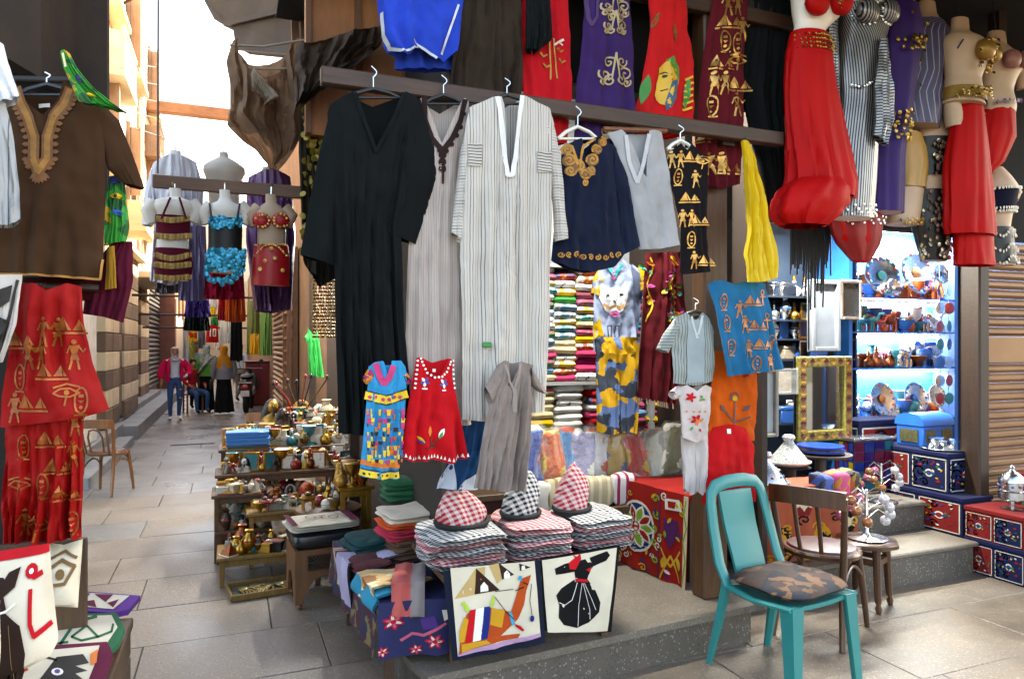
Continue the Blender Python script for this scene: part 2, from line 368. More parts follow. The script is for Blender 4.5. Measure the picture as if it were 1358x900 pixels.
g = m.build('fan_grille', plain('#6d6459', .6), ac); g.matrix_local = Matrix.Translation(Vector((-1.33,14.35,8.55))-Vector((-1.6,14.3,8.2))) @ Matrix.Rotation(PI/2, 4, 'Y')
m = MB(); m.bar((-1.95,14.0,8.2), (-1.4,14.0,8.2), .05); m.bar((-1.95,14.7,8.2), (-1.4,14.7,8.2), .05); m.bar((-1.95,14.0,7.8), (-1.45,14.0,8.2), .04); m.bar((-1.95,14.7,7.8), (-1.45,14.7,8.2), .04); m.build('bracket', plain('#4c3a2c', .7), ac, smooth=False)
# ---------------------------------------------------------------- far end and right side of the alley
PALE = M('pale_plaster', '#c9b79f', rough=.9, var=.15, scale=1.2, bump=.2, bscale=12)
fb = wthing('far_building', 'pale building closing the far end of the alley', 'building', (0, 45, 0))
MB().box(-9, 9, 44, 50, 0, 8.5).build('wall', PALE, fb, smooth=False)
for k in range(5):
    for q in range(2):
        w_ = MB().box(-5+k*2.2, -4+k*2.2, 43.93, 44.02, 3.2+q*2.6, 4.9+q*2.6).build('window', plain('#6f665a', .5), fb, smooth=False)
fb2 = wthing('tall_building', 'sunlit building with wooden bay rising behind the left facade', 'building', (-2.2, 34, 0))
MB().box(-9, -2.3, 30.2, 43, 0, 6.2).build('wall', PALE, fb2, smooth=False)
for k in range(4):
    for q in range(1): MB().box(-2.32, -2.2, 31+k*3, 32.2+k*3, 3+q*2.7, 4.6+q*2.7).build('window', WOODL, fb2, smooth=False)
rb = wthing('shop_building', 'brown shop building lining the right side of the alley', 'building', (1.5, 12, 0))
BRW = M('brown_plaster', '#6d5138', rough=.85, var=.25, scale=2, bump=.2, bscale=20)
m = MB(); m.box(.98, 9, 9.6, 17.6, 0, 3.4); m.box(.98, 9, 17.6, 44, 0, 5.4); m.box(.98, 9, 9.6, 17.6, 3.4, 5.4); m.box(1.6, 9, 5.0, 9.6, 3.4, 5.0); m.box(2.9, 22, 5.2, 9.6, 0, 11.5); m.box(9, 14, 9.6, 44, 0, 6)  # unseen heights shaped for light; rear block enlarged to shade the street
m.build('wall', BRW, rb, smooth=False)
BRSH = M('brown_shutter', '#7a5a3c', rough=.5, metal=.2, var=.2, scale=3)
sh = wthing('roller_shutter', 'brown roller shutter on the right side of the alley behind the scooter', 'shutter', (.92, 14, 0))
slat_shutter(sh, 'x', .97, 12.1, 17.2, .05, 3.1, .11, BRSH, -1, slatdepth=.05)
lp = wthing('wooden_rack', 'tall brown wooden rack with rungs beside the alley shutter', 'rack', (.9, 11.6, 0))
MB().box(.80, .86, 11.1, 11.16, 0, 3.1).build('upright', WOODL, lp, smooth=False); MB().box(.80, .86, 12.0, 12.06, 0, 3.1).build('upright', WOODL, lp, smooth=False)
for k in range(14): MB().box(.81, .85, 11.16, 12.0, .3+k*.2, .34+k*.2).build('rung', WOODL, lp, smooth=False)
MB().box(.88, .96, 11.12, 12.04, 0, 3.1).build('back_board', wood('#7d5230', '#4a2d18'), lp, smooth=False)
# ================================================================ the corner stall and the shop: platform, posts, walls, roofs
PLAT = M('platform_terrazzo', '#696157', rough=.5, var=.2, scale=3, bump=.12, bscale=60, kind='speck', col2='#8f877c', per=.009, duty=.2)
PLATF = M('platform_riser', '#524b44', rough=.6, var=.2, scale=5, bump=.2, bscale=50, kind='speck', col2='#8d857b', per=.011, duty=.2)
c0 = PG(543, 869, .2); c1 = PG(571, 894, .2); c2 = PG(860, 838, .2); c3 = PG(977, 806, .2)
c3 = Vector((2.62, c3.y+.02, .2))
pl = [(c0.x, c0.y), (c1.x, c1.y), (c3.x, c3.y), (2.62, 4.9), (c0.x+.02, 4.9)]
pf = MB().prism(pl, -.02, .165, ax='z').build('stall_platform', PLATF, smooth=False); pf['kind'] = 'structure'
cen = Vector((1.7, 3.9))
m = MB(); ins = lambda p, k: (p[0]+(p[0]-cen.x)*k, p[1]+(p[1]-cen.y)*k)
top = [ins(p, .018) for p in pl]
m.prism(top, .165, .2, ax='z'); ts = m.build('top_slab', PLAT, pf, smooth=False)
# shop steps
s1 = MB().box(2.66, 4.86, 3.38, 3.76, -.02, .19, bev=.008).build('shop_step', PLATF, smooth=False); s1['kind'] = 'structure'
MB().box(2.66, 4.88, 3.355, 3.76, .19, .222, bev=.008).build('tread', PLAT, s1, smooth=False)
s2 = MB().box(2.66, 6.6, 3.78, 5.2, -.02, .40, bev=.008).build('shop_floor', PLATF, smooth=False); s2['kind'] = 'structure'
MB().box(2.66, 4.86, 3.745, 5.2, .40, .432, bev=.008).build('tread', PLAT, s2, smooth=False)
DW = wood('#3a2416', '#1d110a'); DW2 = wood('#5c3c22', '#2e1c10', per=(1.2, 14., 14.)); DWB = wood('#51321d', '#23140b', per=(1.0, 16., 16.))
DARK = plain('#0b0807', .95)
stl = wthing('clothes_stall', 'open-fronted corner clothes stall with dark wooden frame', 'stall', (1.7, 4.0, .2))
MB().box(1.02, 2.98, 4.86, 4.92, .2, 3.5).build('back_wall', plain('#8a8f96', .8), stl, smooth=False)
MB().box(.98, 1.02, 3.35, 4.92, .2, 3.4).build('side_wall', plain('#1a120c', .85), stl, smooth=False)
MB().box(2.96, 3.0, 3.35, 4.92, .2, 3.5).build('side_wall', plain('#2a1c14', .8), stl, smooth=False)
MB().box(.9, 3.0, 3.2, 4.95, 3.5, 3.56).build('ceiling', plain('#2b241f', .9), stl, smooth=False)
MB().box(.93, 1.03, 3.12, 3.22, .2, 3.5, bev=.01).build('post', DW, stl, smooth=False)
MB().box(2.42, 2.58, 3.19, 3.31, .2, 3.5, bev=.01).build('post', wood('#6a4629', '#3a2414'), stl, smooth=False)
# front beam
b0 = PY(425, 105, 3.06); b1 = PY(1035, 168, 3.06)
MB().box(b0.x, b1.x, 3.03, 3.085, 2.70, 2.775, bev=.006).build('front_beam', DWB, stl, smooth=False)
for x_ in (.98, 2.5): MB().box(x_-.04, x_+.04, 3.086, 3.2, 2.68, 2.76).build('bracket', DW, stl, smooth=False)
MB().box(.35, 5.6, 3.16, 3.22, 3.42, 3.50, bev=.006).build('upper_beam', DWB, stl, smooth=False)
MB().box(.3, 6.8, 2.75, 5.2, 3.9, 3.96).build('shade_canopy', plain('#120d0b', .95), stl, smooth=False)
MB().box(2.4, 7.5, 1.4, 2.75, 3.9, 3.96).build('shade_canopy', plain('#120d0b', .95), stl, smooth=False); MB().box(2.4, 7.5, 1.37, 1.4, 3.72, 3.98).build('added_shade_valance', plain('#1c1410', .95), stl, smooth=False)  # forward roof and valance, out of view, added to shade the upper right
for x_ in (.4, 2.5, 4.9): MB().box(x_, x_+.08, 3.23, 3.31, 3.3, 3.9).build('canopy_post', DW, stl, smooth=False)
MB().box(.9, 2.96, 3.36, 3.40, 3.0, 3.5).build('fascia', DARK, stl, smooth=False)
# lit wooden panel of the upper storey and eave over the alley corner
q0 = PY(405, 62, 4.2); q1 = PY(505, -70, 4.2)
wp = MB().box(q0.x, q1.x+.5, 4.2, 4.26, q0.z-.5, 4.5).build('wood_panel', M('lit_wood_panel', '#a5683a', rough=.6, var=.2, scale=4, bump=.1, kind='wood', col2='#7c4824', per=(10.,1.,1.5), duty=.5), stl, smooth=False)
for k in range(5): MB().box(q0.x+k*.28, q0.x+k*.28+.03, 4.17, 4.2, q0.z-.5, 4.5).build('batten', wood('#7a4a28', '#5a3319'), stl, smooth=False)
ev = wthing('eave', 'dark brown timber eave jutting over the alley at the top', 'eave', PD(335, 20, 5.6))
a = PD(268, -6, 6.2); b = PD(400, -30, 5.0); c = PD(405, 60, 5.0); d = PD(312, 62, 5.6)
m = MB(); pts = [PD(262,-60,6.4), PD(268,-4,6.3), PD(284,26,6.1), PD(300,33,6.0), PD(308,30,5.9), PD(312,62,5.8), PD(404,70,5.1), PD(408,-60,5.1)]
n = len(pts); up = Vector((.25,.9,.25))*.5
m.add([p for p in pts]+[p+up for p in pts], [tuple(range(n)), tuple(reversed(range(n, 2*n)))]+[(i, (i+1) % n, n+(i+1) % n, n+i) for i in range(n)])
m.build('soffit', M('eave_brown', '#5b4636', rough=.85, var=.3, scale=2.5, bump=.2, bscale=14), ev, smooth=False)
m = MB(); m.bar(PD(405,66,5.0), PD(402,-60,5.0), .06); m.bar(PD(392,66,5.05), PD(388,-60,5.05), .05); m.build('edge_board', wood('#7d5433', '#4c3019'), ev, smooth=False)
m = MB(); m.bar(PD(312,62,5.75), PD(404,70,5.05), .05); m.bar(PD(300,33,5.95), PD(404,8,5.05), .04); m.build('rib', wood('#4c3626', '#2c1d12'), ev, smooth=False)
# shop on the right
shp = wthing('silver_shop', 'small brightly lit silverware shop open to the street', 'shop', (4.3, 4.3, .43))
MB().box(3.0, 6.6, 5.1, 5.16, .43, 3.4).build('back_wall', plain('#3b4450', .7), shp, smooth=False)
MB().box(6.55, 6.6, 3.7, 5.1, .43, 3.4).build('side_wall', plain('#3f5d86', .7), shp, smooth=False)
MB().box(3.0, 6.6, 3.72, 5.1, 2.72, 2.76).build('ceiling', plain('#b9b7ae', .8), shp, smooth=False)
MB().box(2.6, 9.0, 3.62, 3.70, 2.42, 3.9).build('fascia', plain('#0c0908', .95), shp, smooth=False)
pp = PY(1288, 400, 3.6)
MB().box(pp.x-.05, pp.x+.06, 3.50, 3.70, 0, 2.42, bev=.012).build('door_post', wood('#3b2416', '#1b0f08'), shp, smooth=False)
MB().box(pp.x-.07, pp.x-.052, 3.655, 3.68, .43, 2.42).build('glass_edge', M('blue_edge', '#18345f', rough=.2), shp, smooth=False)
BSH = M('tan_shutter_metal', '#86603f', rough=.45, metal=.25, var=.18, scale=3)
rs = wthing('roller_shutter', 'closed brown roller shutter at the right edge beside the silver shop', 'shutter', (6, 3.55, 0))
slat_shutter(rs, 'y', 3.62, pp.x+.061, 9.0, .02, 1.50, .072, BSH, -1, slatdepth=.03)
MB().box(pp.x+.061, 9.0, 3.585, 3.63, 1.462, 1.668, bev=.01).build('rail', BSH, rs, smooth=False)
slat_shutter(rs, 'y', 3.62, pp.x+.061, 9.0, 1.67, 2.40, .072, BSH, -1, slatdepth=.03)
# alley-side lit window of the stall building, posts
asd = wthing('alley_shop', 'narrow shop front opening on the alley behind the black robe', 'shop', (1.0, 6.5, 0))
MB().box(1.0, 1.08, 4.95, 5.9, 0, 3.3).build('wall', plain('#3a2b20', .85), asd, smooth=False)
MB().box(1.5, 1.56, 5.9, 9.5, 0, 3.3).build('back_wall', plain('#aeb7bd', .7), asd, smooth=False)
MB().box(.94, 1.06, 8.5, 8.62, 0, 3.3).build('post', wood('#6a4629', '#3a2414'), asd, smooth=False)
MB().box(.94, 1.06, 6.0, 6.1, 0, 3.3).build('post', DW, asd, smooth=False)
MB().box(.97, 1.5, 8.62, 9.6, 0, 3.3).build('door_panel', plain('#2a1a12', .8), asd, smooth=False)
MB().box(.9, 1.56, 4.95, 9.6, 3.3, 3.36).build('lintel', DW, asd, smooth=False)
# lamps that are lit in the photograph: tubes inside the stall and the shop
def tube_lamp(a, b, power, label, col=(.86,.94,1.0), r=.016):
    a = Vector(a); b = Vector(b); c = (a+b)/2; t = wthing('tube_light', label, 'light', c)
    MB().tube([a, b], r, 10).build('tube', M('lamp_tube_%d' % int(power), '#f4f8ff', rough=.4, bump=0, var=0, emis=12), t)
    d_ = (b-a).normalized(); m = MB(); m.tube([a-d_*.03, a], r*1.25, 10); m.tube([b, b+d_*.03], r*1.25, 10); m.build('cap', plain('#d8d8d8', .4), t)
    up = Vector((0,0,.035)); m = MB(); m.bar(a+up, b+up, .05, .03); m.build('batten', plain('#dcdcd8', .5), t, smooth=False)
    l = bpy.data.lights.new('tube_glow', 'AREA'); l.shape = 'RECTANGLE'; l.size = (b-a).length; l.size_y = .04; l.energy = power; l.color = col
    o = bpy.data.objects.new('tube_glow', l); COL.objects.link(o); o.parent = t
    z = Vector((0,0,1)); x = d_; y = z.cross(x).normalized(); z = x.cross(y)
    mt = Matrix((x, y, z)).transposed().to_4x4(); mt.translation = Vector((0,0,-r-.012)); o.matrix_local = mt
tube_lamp((1.7, 3.62, 3.38), (2.8, 3.62, 3.38), 24, 'fluorescent tube on the ceiling of the clothes stall')
tube_lamp((3.4, 4.2, 2.66), (4.6, 4.2, 2.66), 28, 'fluorescent tube on the ceiling of the silver shop')
tube_lamp((1.3, 6.4, 2.9), (1.3, 8.2, 2.9), 30, 'fluorescent tube inside the narrow alley shop')
# ================================================================ cloth tools
def lerp1(tab, x):
    if x <= tab[0][0]: return tab[0][1]
    for (a, b), (c, d) in zip(tab, tab[1:]):
        if x <= c: return b+(d-b)*(x-a)/max(c-a, 1e-9)
    return tab[-1][1]
class Sheet:
    def __init__(s, L, R, T, B, Y, thick=.045, fold=.012, nf=4, seed=0, Tb=None, m=32, n=40, vp=.8, lean=0., wr=.011):
        s.L, s.R, s.T, s.B, s.Y = L, R, T, B, Y; s.Tb = Tb; s.thick, s.fold, s.nf, s.m, s.n, s.vp = thick, fold, nf, m, n, vp
        s.wr = wr
        r = random.Random(seed+11); s.ph = [(r.uniform(.6, 1.35)*nf*(k+1)*.6, r.uniform(0, 6.3), r.uniform(-1.2, 1.2), r.uniform(.5, 1)) for k in range(3)]; s.sd = seed*7.3; s.lean = lean
    def pos(s, u, v, back=False):
        t = lerp1(s.Tb if (back and s.Tb) else s.T, u); b = lerp1(s.B, u); py = t+(b-t)*v
        l = lerp1(s.L, py); r = lerp1(s.R, py); return l+(r-l)*u, py
    def disp(s, u, v, P):
        a = 0
        uu = u+.11*noise.noise(Vector((u*2.7, v*1.6, s.sd)))+.05*noise.noise(Vector((u*7, v*3.5, s.sd+9)))
        md = .45+.9*abs(noise.noise(Vector((u*3.3, v*1.3, s.sd+2))))
        for (k, p, w, am) in s.ph: a += am*math.sin(2*PI*k*uu+p+w*v*3)
        a *= md*1.5
        a *= s.fold*.6*(.12+.88*max(v, 0)**s.vp)
        a += s.wr*noise.noise(Vector((P.x*9, P.z*6, s.sd)))+s.wr*.8*noise.noise(Vector((P.x*22+P.z*8, P.z*14-P.x*6, s.sd+4)))+s.wr*.35*noise.noise(Vector((P.x*45-P.z*20, P.z*32, s.sd+8)))
        return a
    def pt(s, u, v, back=False, off=0.):
        px, py = s.pos(u, v, back); P = PY(px, py, s.Y)
        edge = max(0., math.sin(PI*min(max(u, 0), 1)))**.55
        d = s.disp(u, v, P)
        P = P+Vector((0, 1, 0))*((s.thick*edge if back else -s.thick*.5*edge)+d*(.35 if back else 1)-off + s.lean*v)
        return P
    def uv(s, px, py):
        l = lerp1(s.L, py); r = lerp1(s.R, py); u = (px-l)/(r-l) if abs(r-l) > 1e-6 else .5
        u = min(max(u, 0), 1); t = lerp1(s.T, u); b = lerp1(s.B, u); return u, (py-t)/(b-t)
    def at(s, px, py, off=.004):
        u, v = s.uv(px, py); P = PY(px, py, s.Y); edge = max(0., math.sin(PI*u))**.55
        return P+Vector((0, -s.thick*.5*edge+s.disp(u, v, P)-off+s.lean*v, 0))
    def add(s, mb, mi=0, uvmode='xz', close=True):
        m, n = s.m, s.n; ring = 2*m; vs = []; uv = []; fs = []
        for j in range(n+1):
            v = j/n
            for i in range(ring):
                u, bk = (i/m, False) if i <= m else ((ring-i)/m, True)
                P = s.pt(u, v, bk); vs.append(P)
                uv.append((P.x, P.z) if uvmode == 'xz' else ((P.z, P.x) if uvmode == 'zx' else (v, u*.15)))
        for j in range(n):
            for i in range(ring):
                k = (i+1) % ring; fs.append((j*ring+i, j*ring+k, (j+1)*ring+k, (j+1)*ring+i))
        mb.add(vs, fs, mi, uv)
class Sleeve(Sheet):        # outer / inner: pixel polylines from shoulder to cuff
    def __init__(s, outer, inner, Y, thick=.05, fold=.006, seed=0, m=10, n=18, **k):
        Sheet.__init__(s, [(0,0)], [(0,1)], [(0,0)], [(0,1)], Y, thick, fold, 3, seed, m=m, n=n, **k)
        s.o = [(i/(len(outer)-1), p) for i, p in enumerate(outer)]; s.i = [(i/(len(inner)-1), p) for i, p in enumerate(inner)]
    def pos(s, u, v, back=False):
        def at(tab): return lerp1([(a, p[0]) for a, p in tab], v), lerp1([(a, p[1]) for a, p in tab], v)
        a, b = at(s.o), at(s.i); return a[0]+(b[0]-a[0])*u, a[1]+(b[1]-a[1])*u
def hanger(parent, px, py, Y, w=60, mat=None, top=None, drop=12):
    # wooden or plastic hanger: arms plus hook, centred on pixel px, arms' apex at py
    mt = mat or BLACKM; m = MB(); P = lambda x, y: PY(x, y, Y)
    m.tube([P(px-w/2, py+drop), P(px-w*.3, py+drop*.45), P(px, py), P(px+w*.3, py+drop*.45), P(px+w/2, py+drop)], .009, 6)
    m.tube([P(px-w/2, py+drop), P(px+w/2, py+drop)], .006, 6)
    t = top if top is not None else py-22
    h = [P(px, py), P(px, py-(py-t)*.45)]
    for k in range(7):
        a = -PI*.5+PI*1.25*k/6; h.append(P(px+5+5*math.cos(PI-a*1.0) if False else px+4.5*math.sin(PI*k/6*1.2)*1.0, py-(py-t)*.5-(py-t)*.5*k/6))
    mh = MB(); mh.tube(h, .0035, 6)
    o = m.build('hanger', mt, parent); mh.build('hook', SILVER, o, origin=parent['wb']); return o
def decal(parent, sh, shapes, name='print', maxlen=9., off=.004, lay=.0012):
    """shapes: list of (polygon in pixels, material[, layer]); they follow the folds of the sheet sh."""
    mats = []; mb = MB()
    for s_ in shapes:
        poly, mt = s_[0], s_[1]; ly = s_[2] if len(s_) > 2 else 0
        if mt not in mats: mats.append(mt)
        tris = tessellate_polygon([[Vector((p[0], p[1], 0)) for p in poly]])
        T = [[Vector((poly[i][0], poly[i][1])) for i in t] for t in tris]
        for _ in range(7):
            out = []; again = False
            for t in T:
                e = [(t[1]-t[0]).length, (t[2]-t[1]).length, (t[0]-t[2]).length]; k = e.index(max(e))
                if e[k] > maxlen:
                    a, b, c = t[k], t[(k+1) % 3], t[(k+2) % 3]; mid = (a+b)/2; out += [[a, mid, c], [mid, b, c]]; again = True
                else: out.append(t)
            T = out
            if not again: break
        ix = {}; vs = []; fs = []
        for t in T:
            f = []
            for p in t:
                key = (round(p.x, 3), round(p.y, 3))
                if key not in ix: ix[key] = len(vs); vs.append(sh.at(p.x, p.y, off+ly*lay) if hasattr(sh, 'at') else sh(p.x, p.y, off+ly*lay))
                f.append(ix[key])
            if len(set(f)) == 3: fs.append(tuple(f))
        mb.add(vs, fs, mats.index(mt))
    o = mb.build(name, mats, parent, recalc=False); o['kind'] = 'stuff'; return o
# 2-D shapes in pixel space (y down)
def circ(cx, cy, r, n=12, ry=None): return [(cx+r*math.cos(2*PI*i/n), cy+(ry or r)*math.sin(2*PI*i/n)) for i in range(n)]
def stroke(pts, w, closed=False):
    out = []; N = len(pts)
    for k in range(N if closed else N-1):
        a, b = Vector(pts[k]), Vector(pts[(k+1) % N]); t = b-a
        if t.length < 1e-6: continue
        t.normalize(); nn = Vector((-t.y, t.x))*w/2; e = t*w*.2; a = a-e; b = b+e
        out.append([tuple(a+nn), tuple(b+nn), tuple(b-nn), tuple(a-nn)])
    return out
def petal(cx, cy, ang, ln, w):
    pts = []; c, s_ = math.cos(ang), math.sin(ang)
    for k in range(9):
        t = k/8; x = ln*t; y = w*.5*math.sin(PI*t)**.8; pts.append((x, y))
    for k in range(7, 0, -1):
        t = k/8; x = ln*t; y = -w*.5*math.sin(PI*t)**.8; pts.append((x, y))
    return [(cx+x*c-y*s_, cy+x*s_+y*c) for x, y in pts]
def scroll(cx, cy, r, turns=1.5, ang=0, flip=1, n=18):
    return [(cx+r*(1-k/n*.85)*math.cos(ang+flip*2*PI*turns*k/n), cy+r*(1-k/n*.85)*math.sin(ang+flip*2*PI*turns*k/n)) for k in range(n+1)]
def glyph(kind, cx, cy, s):
    o = []
    T = lambda pts: [(cx+x*s, cy+y*s) for x, y in pts]
    if kind == 'fig':
        o += [T(circ(0, -.42, .08, 8)), T([(-.14,-.3),(.16,-.32),(.07,0),(-.07,0)]), T([(-.09,0),(.09,0),(.17,.18),(-.13,.16)])]
        o += [T(q) for q in stroke([(-.06,.14),(-.13,.48)], .07)+stroke([(.08,.14),(.16,.48)], .07)+stroke([(.12,-.28),(.26,-.08),(.34,-.2)], .045)+stroke([(-.12,-.28),(-.2,-.05)], .045)]
    elif kind == 'pair':
        o += glyph('fig', cx-.22*s, cy, s)+[[(2*cx+.04*s-x, y) for x, y in p] for p in glyph('fig', cx-.2*s, cy, s*.95)]
    elif kind == 'pyr':
        o += [T([(-.5,.2),(-.22,-.28),(-.1,.2)]), T([(-.06,.2),(-.2,-.24),(.05,.2)]), T([(.08,.2),(.28,-.16),(.36,.2)]), T([(.39,.2),(.3,-.12),(.5,.2)]), T([(-.55,.26),(.55,.26),(.55,.33),(-.55,.33)])]
    elif kind == 'cart':
        o += [T(q) for q in stroke([(.2*math.cos(a), .42*math.sin(a)) for a in [2*PI*i/14 for i in range(14)]], .06, True)]+[T([(-.08,-.2),(.08,-.2),(.08,-.1),(-.08,-.1)]), T([(-.1,0),(.1,0),(.0,.1)]), T(circ(0,.22,.06,8)), T([(-.2,.44),(.2,.44),(.2,.5),(-.2,.5)])]
    elif kind == 'ankh':
        o += [T(q) for q in stroke([(.1*math.cos(a), -.3+.14*math.sin(a)) for a in [2*PI*i/10 for i in range(10)]], .06, True)+stroke([(0,-.15),(0,.4)], .08)+stroke([(-.18,-.06),(.18,-.06)], .08)]
    elif kind == 'eye':
        o += [T(q) for q in stroke([(-.4,0),(-.2,-.14),(.1,-.15),(.4,0),(.1,.12),(-.2,.1)], .06, True)+stroke([(0,.12),(-.05,.4)], .06)+stroke([(-.4,-.18),(0,-.3),(.4,-.2)], .06)]+[T(circ(0,-.02,.09,8))]
    return o
def gold_print(parent, sh, pts, mat=None, s=30, seed=1, kinds=('pair','pyr','cart','fig','pyr','eye')):
    r = random.Random(seed); sp = []
    for k, (x, y) in enumerate(pts):
        for p in glyph(kinds[k % len(kinds)] if seed else r.choice(kinds), x, y, s): sp.append((p, mat or GOLD))
    return decal(parent, sh, sp, 'gold_print')
def garment(name, label, cat, mat, L, R, T, B, Y, sleeves=(), hang=None, group=None, smat=None, suv='zx', **k):
    """hanging garment: body sheet, sleeves and hanger under one Empty at its top; returns (thing, body sheet)"""
    sh = Sheet(L, R, T, B, Y, **k); u0 = min(T, key=lambda q: q[1])
    th = wthing(name, label, cat, PY(lerp1(L, T[0][1])*.5+lerp1(R, T[0][1])*.5, u0[1], Y), group)
    mb = MB(); sh.add(mb); mb.build('body', mat, th, recalc=True)
    th_s = []
    for q, (o, i) in enumerate(sleeves):
        sl_ = Sleeve(o, i, Y+.012, seed=q+k.get('seed', 0)); mb = MB(); sl_.add(mb, uvmode=suv); mb.build('sleeve', smat or mat, th)
    if hang: hanger(th, *hang[:2], Y+.012, **hang[2])
    return th, sh
# ================================================================ clothes along the front of the stall
YF = 2.97
BLK = M('black_cotton', '#080d0e', rough=.85, var=.2, scale=4, bump=.12, bscale=300, sheen=.0, spec=.15, dist=.0015)
def vneck(l, c, r, depth, sh=0.): return [(0, sh), (l, 0), (l+.02, 2), (c, depth), (r-.02, 2), (r, 0), (1, sh)]
def addy(tab, y): return [(u, v+y) for u, v in tab]
# black galabeya
th, sh = garment('black_robe', 'long black robe with wide sleeves hanging leftmost on the front beam', 'robe', BLK,
    [(120,444),(150,434),(250,440),(350,444),(470,446),(580,449)], [(120,552),(150,560),(230,545),(300,531),(420,536),(580,549)],
    addy([(0,16),(.22,0),(.26,3),(.5,82),(.83,2),(.86,0),(1,10)], 122), [(0,574),(.5,578),(1,568)], YF, thick=.06, fold=.022, nf=5, seed=1,
    Tb=addy([(0,16),(.22,0),(.5,14),(.86,0),(1,10)], 122),
    sleeves=[([(440,140),(424,200),(410,270),(398,338)], [(462,200),(455,240),(449,300),(443,352)]), ([(556,130),(574,180),(579,238),(551,324)], [(522,190),(520,235),(513,270),(502,305)])],
    hang=(495, 118, dict(w=70, top=88)))
decal(th, sh, [(q, BLK) for q in stroke([(470,126),(480,160),(497,203),(520,160),(534,126)], 5)], 'neck_band', off=.007)
# beige galabeya with dark braid
BEI = M('beige_cotton', '#a79a92', rough=.85, var=.1, scale=5, bump=.12, bscale=300, sheen=.15, kind='stripe', col2='#978a84', per=.011, duty=.3)
th, sh = garment('beige_robe', 'plain beige long robe with dark crochet neckline between black and striped robes', 'robe', BEI,
    [(130,552),(200,556),(330,541),(480,537),(600,533)], [(130,622),(200,616),(300,613),(480,622),(600,624)],
    addy([(0,4),(.10,0),(.14,3),(.46,62),(.86,2),(.9,0),(1,6)], 131), [(0,560),(.5,566),(1,562)], YF+.03, thick=.05, fold=.016, nf=4, seed=2,
    Tb=addy([(0,4),(.1,0),(.5,16),(.9,0),(1,6)], 131), hang=(588, 126, dict(w=52, top=100)))
BRD = fab('#2b1d1c')
decal(th, sh, [(q, BRD) for q in stroke([(561,133),(562,160),(571,185),(584,203),(597,186),(609,162),(615,135)], 7)]+[(circ(584,y,5.5,10), BRD) for y in (208,217,226)]+[(q, BRD) for q in stroke([(585,230),(585,245)], 3)]
    +[(circ(x, y, 3.4, 8), BRD) for x, y in ((558,150),(560,165),(566,178),(573,191),(580,202),(589,203),(596,194),(603,182),(609,170),(614,152))], 'crochet_trim', off=.005)
# striped white galabeya
STR = M('striped_cotton', '#bbb5ad', rough=.85, var=.08, scale=5, bump=.12, bscale=300, sheen=.1, kind='stripe', col2='#6d6862', per=.0135, duty=.28, per2=.054)
th, sh = garment('striped_robe', 'long white robe with fine grey stripes and chest pockets on the front beam', 'robe', STR,
    [(130,627),(165,617),(230,612),(300,610),(420,612),(560,611)], [(130,724),(165,734),(230,733),(300,732),(420,728),(560,723)],
    addy([(0,12),(.24,0),(.36,-2),(.40,2),(.48,104),(.515,104),(.62,0),(.66,-3),(.78,2),(1,14)], 131), [(0,556),(.28,558),(.3,550),(.6,548),(1,545)], YF-.04, thick=.055, fold=.02, nf=5, seed=3,
    Tb=addy([(0,12),(.24,0),(.5,10),(.7,0),(1,14)], 128),
    sleeves=[([(622,150),(611,200),(605,250),(599,308)], [(630,190),(622,230),(617,270),(613,322)]), ([(730,148),(742,200),(748,255),(754,316)], [(718,190),(730,235),(735,275),(737,320)])],
    hang=(672, 126, dict(w=56, top=104)))
WH = fab('#d9d8d6')
decal(th, sh, [(q, WH) for q in stroke([(657,132),(664,190),(669,234),(676,234),(682,190),(689,131)], 6)], 'placket', off=.007)
STRH = M('striped_cotton_across', '#bbb5ad', rough=.85, var=.08, bump=.1, bscale=300, kind='stripe', col2='#5d5852', per=.0135, duty=.4)
def px_patch(parent, sh, name, x0, x1, y0, y1, mat, off=.006):      # small cloth patch following the garment, striped across
    mb = MB(); n = 8; vs = []; uv = []; fs = []
    for j in range(n+1):
        for i in range(n+1):
            P = sh.at(x0+(x1-x0)*i/n, y0+(y1-y0)*j/n, off); vs.append(P); uv.append((P.z, P.x))
    for j in range(n):
        for i in range(n): a = j*(n+1)+i; fs.append((a, a+1, a+n+2, a+n+1))
    mb.add(vs, fs, 0, uv).build(name, mat, parent, recalc=False)
px_patch(th, sh, 'pocket', 619, 636, 192, 222, STRH); px_patch(th, sh, 'pocket', 710, 731, 202, 230, STRH)
m = MB(); P = sh.at(641, 457, .012); m.box(P.x-.022, P.x+.022, P.y-.012, P.y+.004, P.z-.012, P.z+.012, bev=.004); m.build('green_clip', plain('#1f7a3c', .4), th)
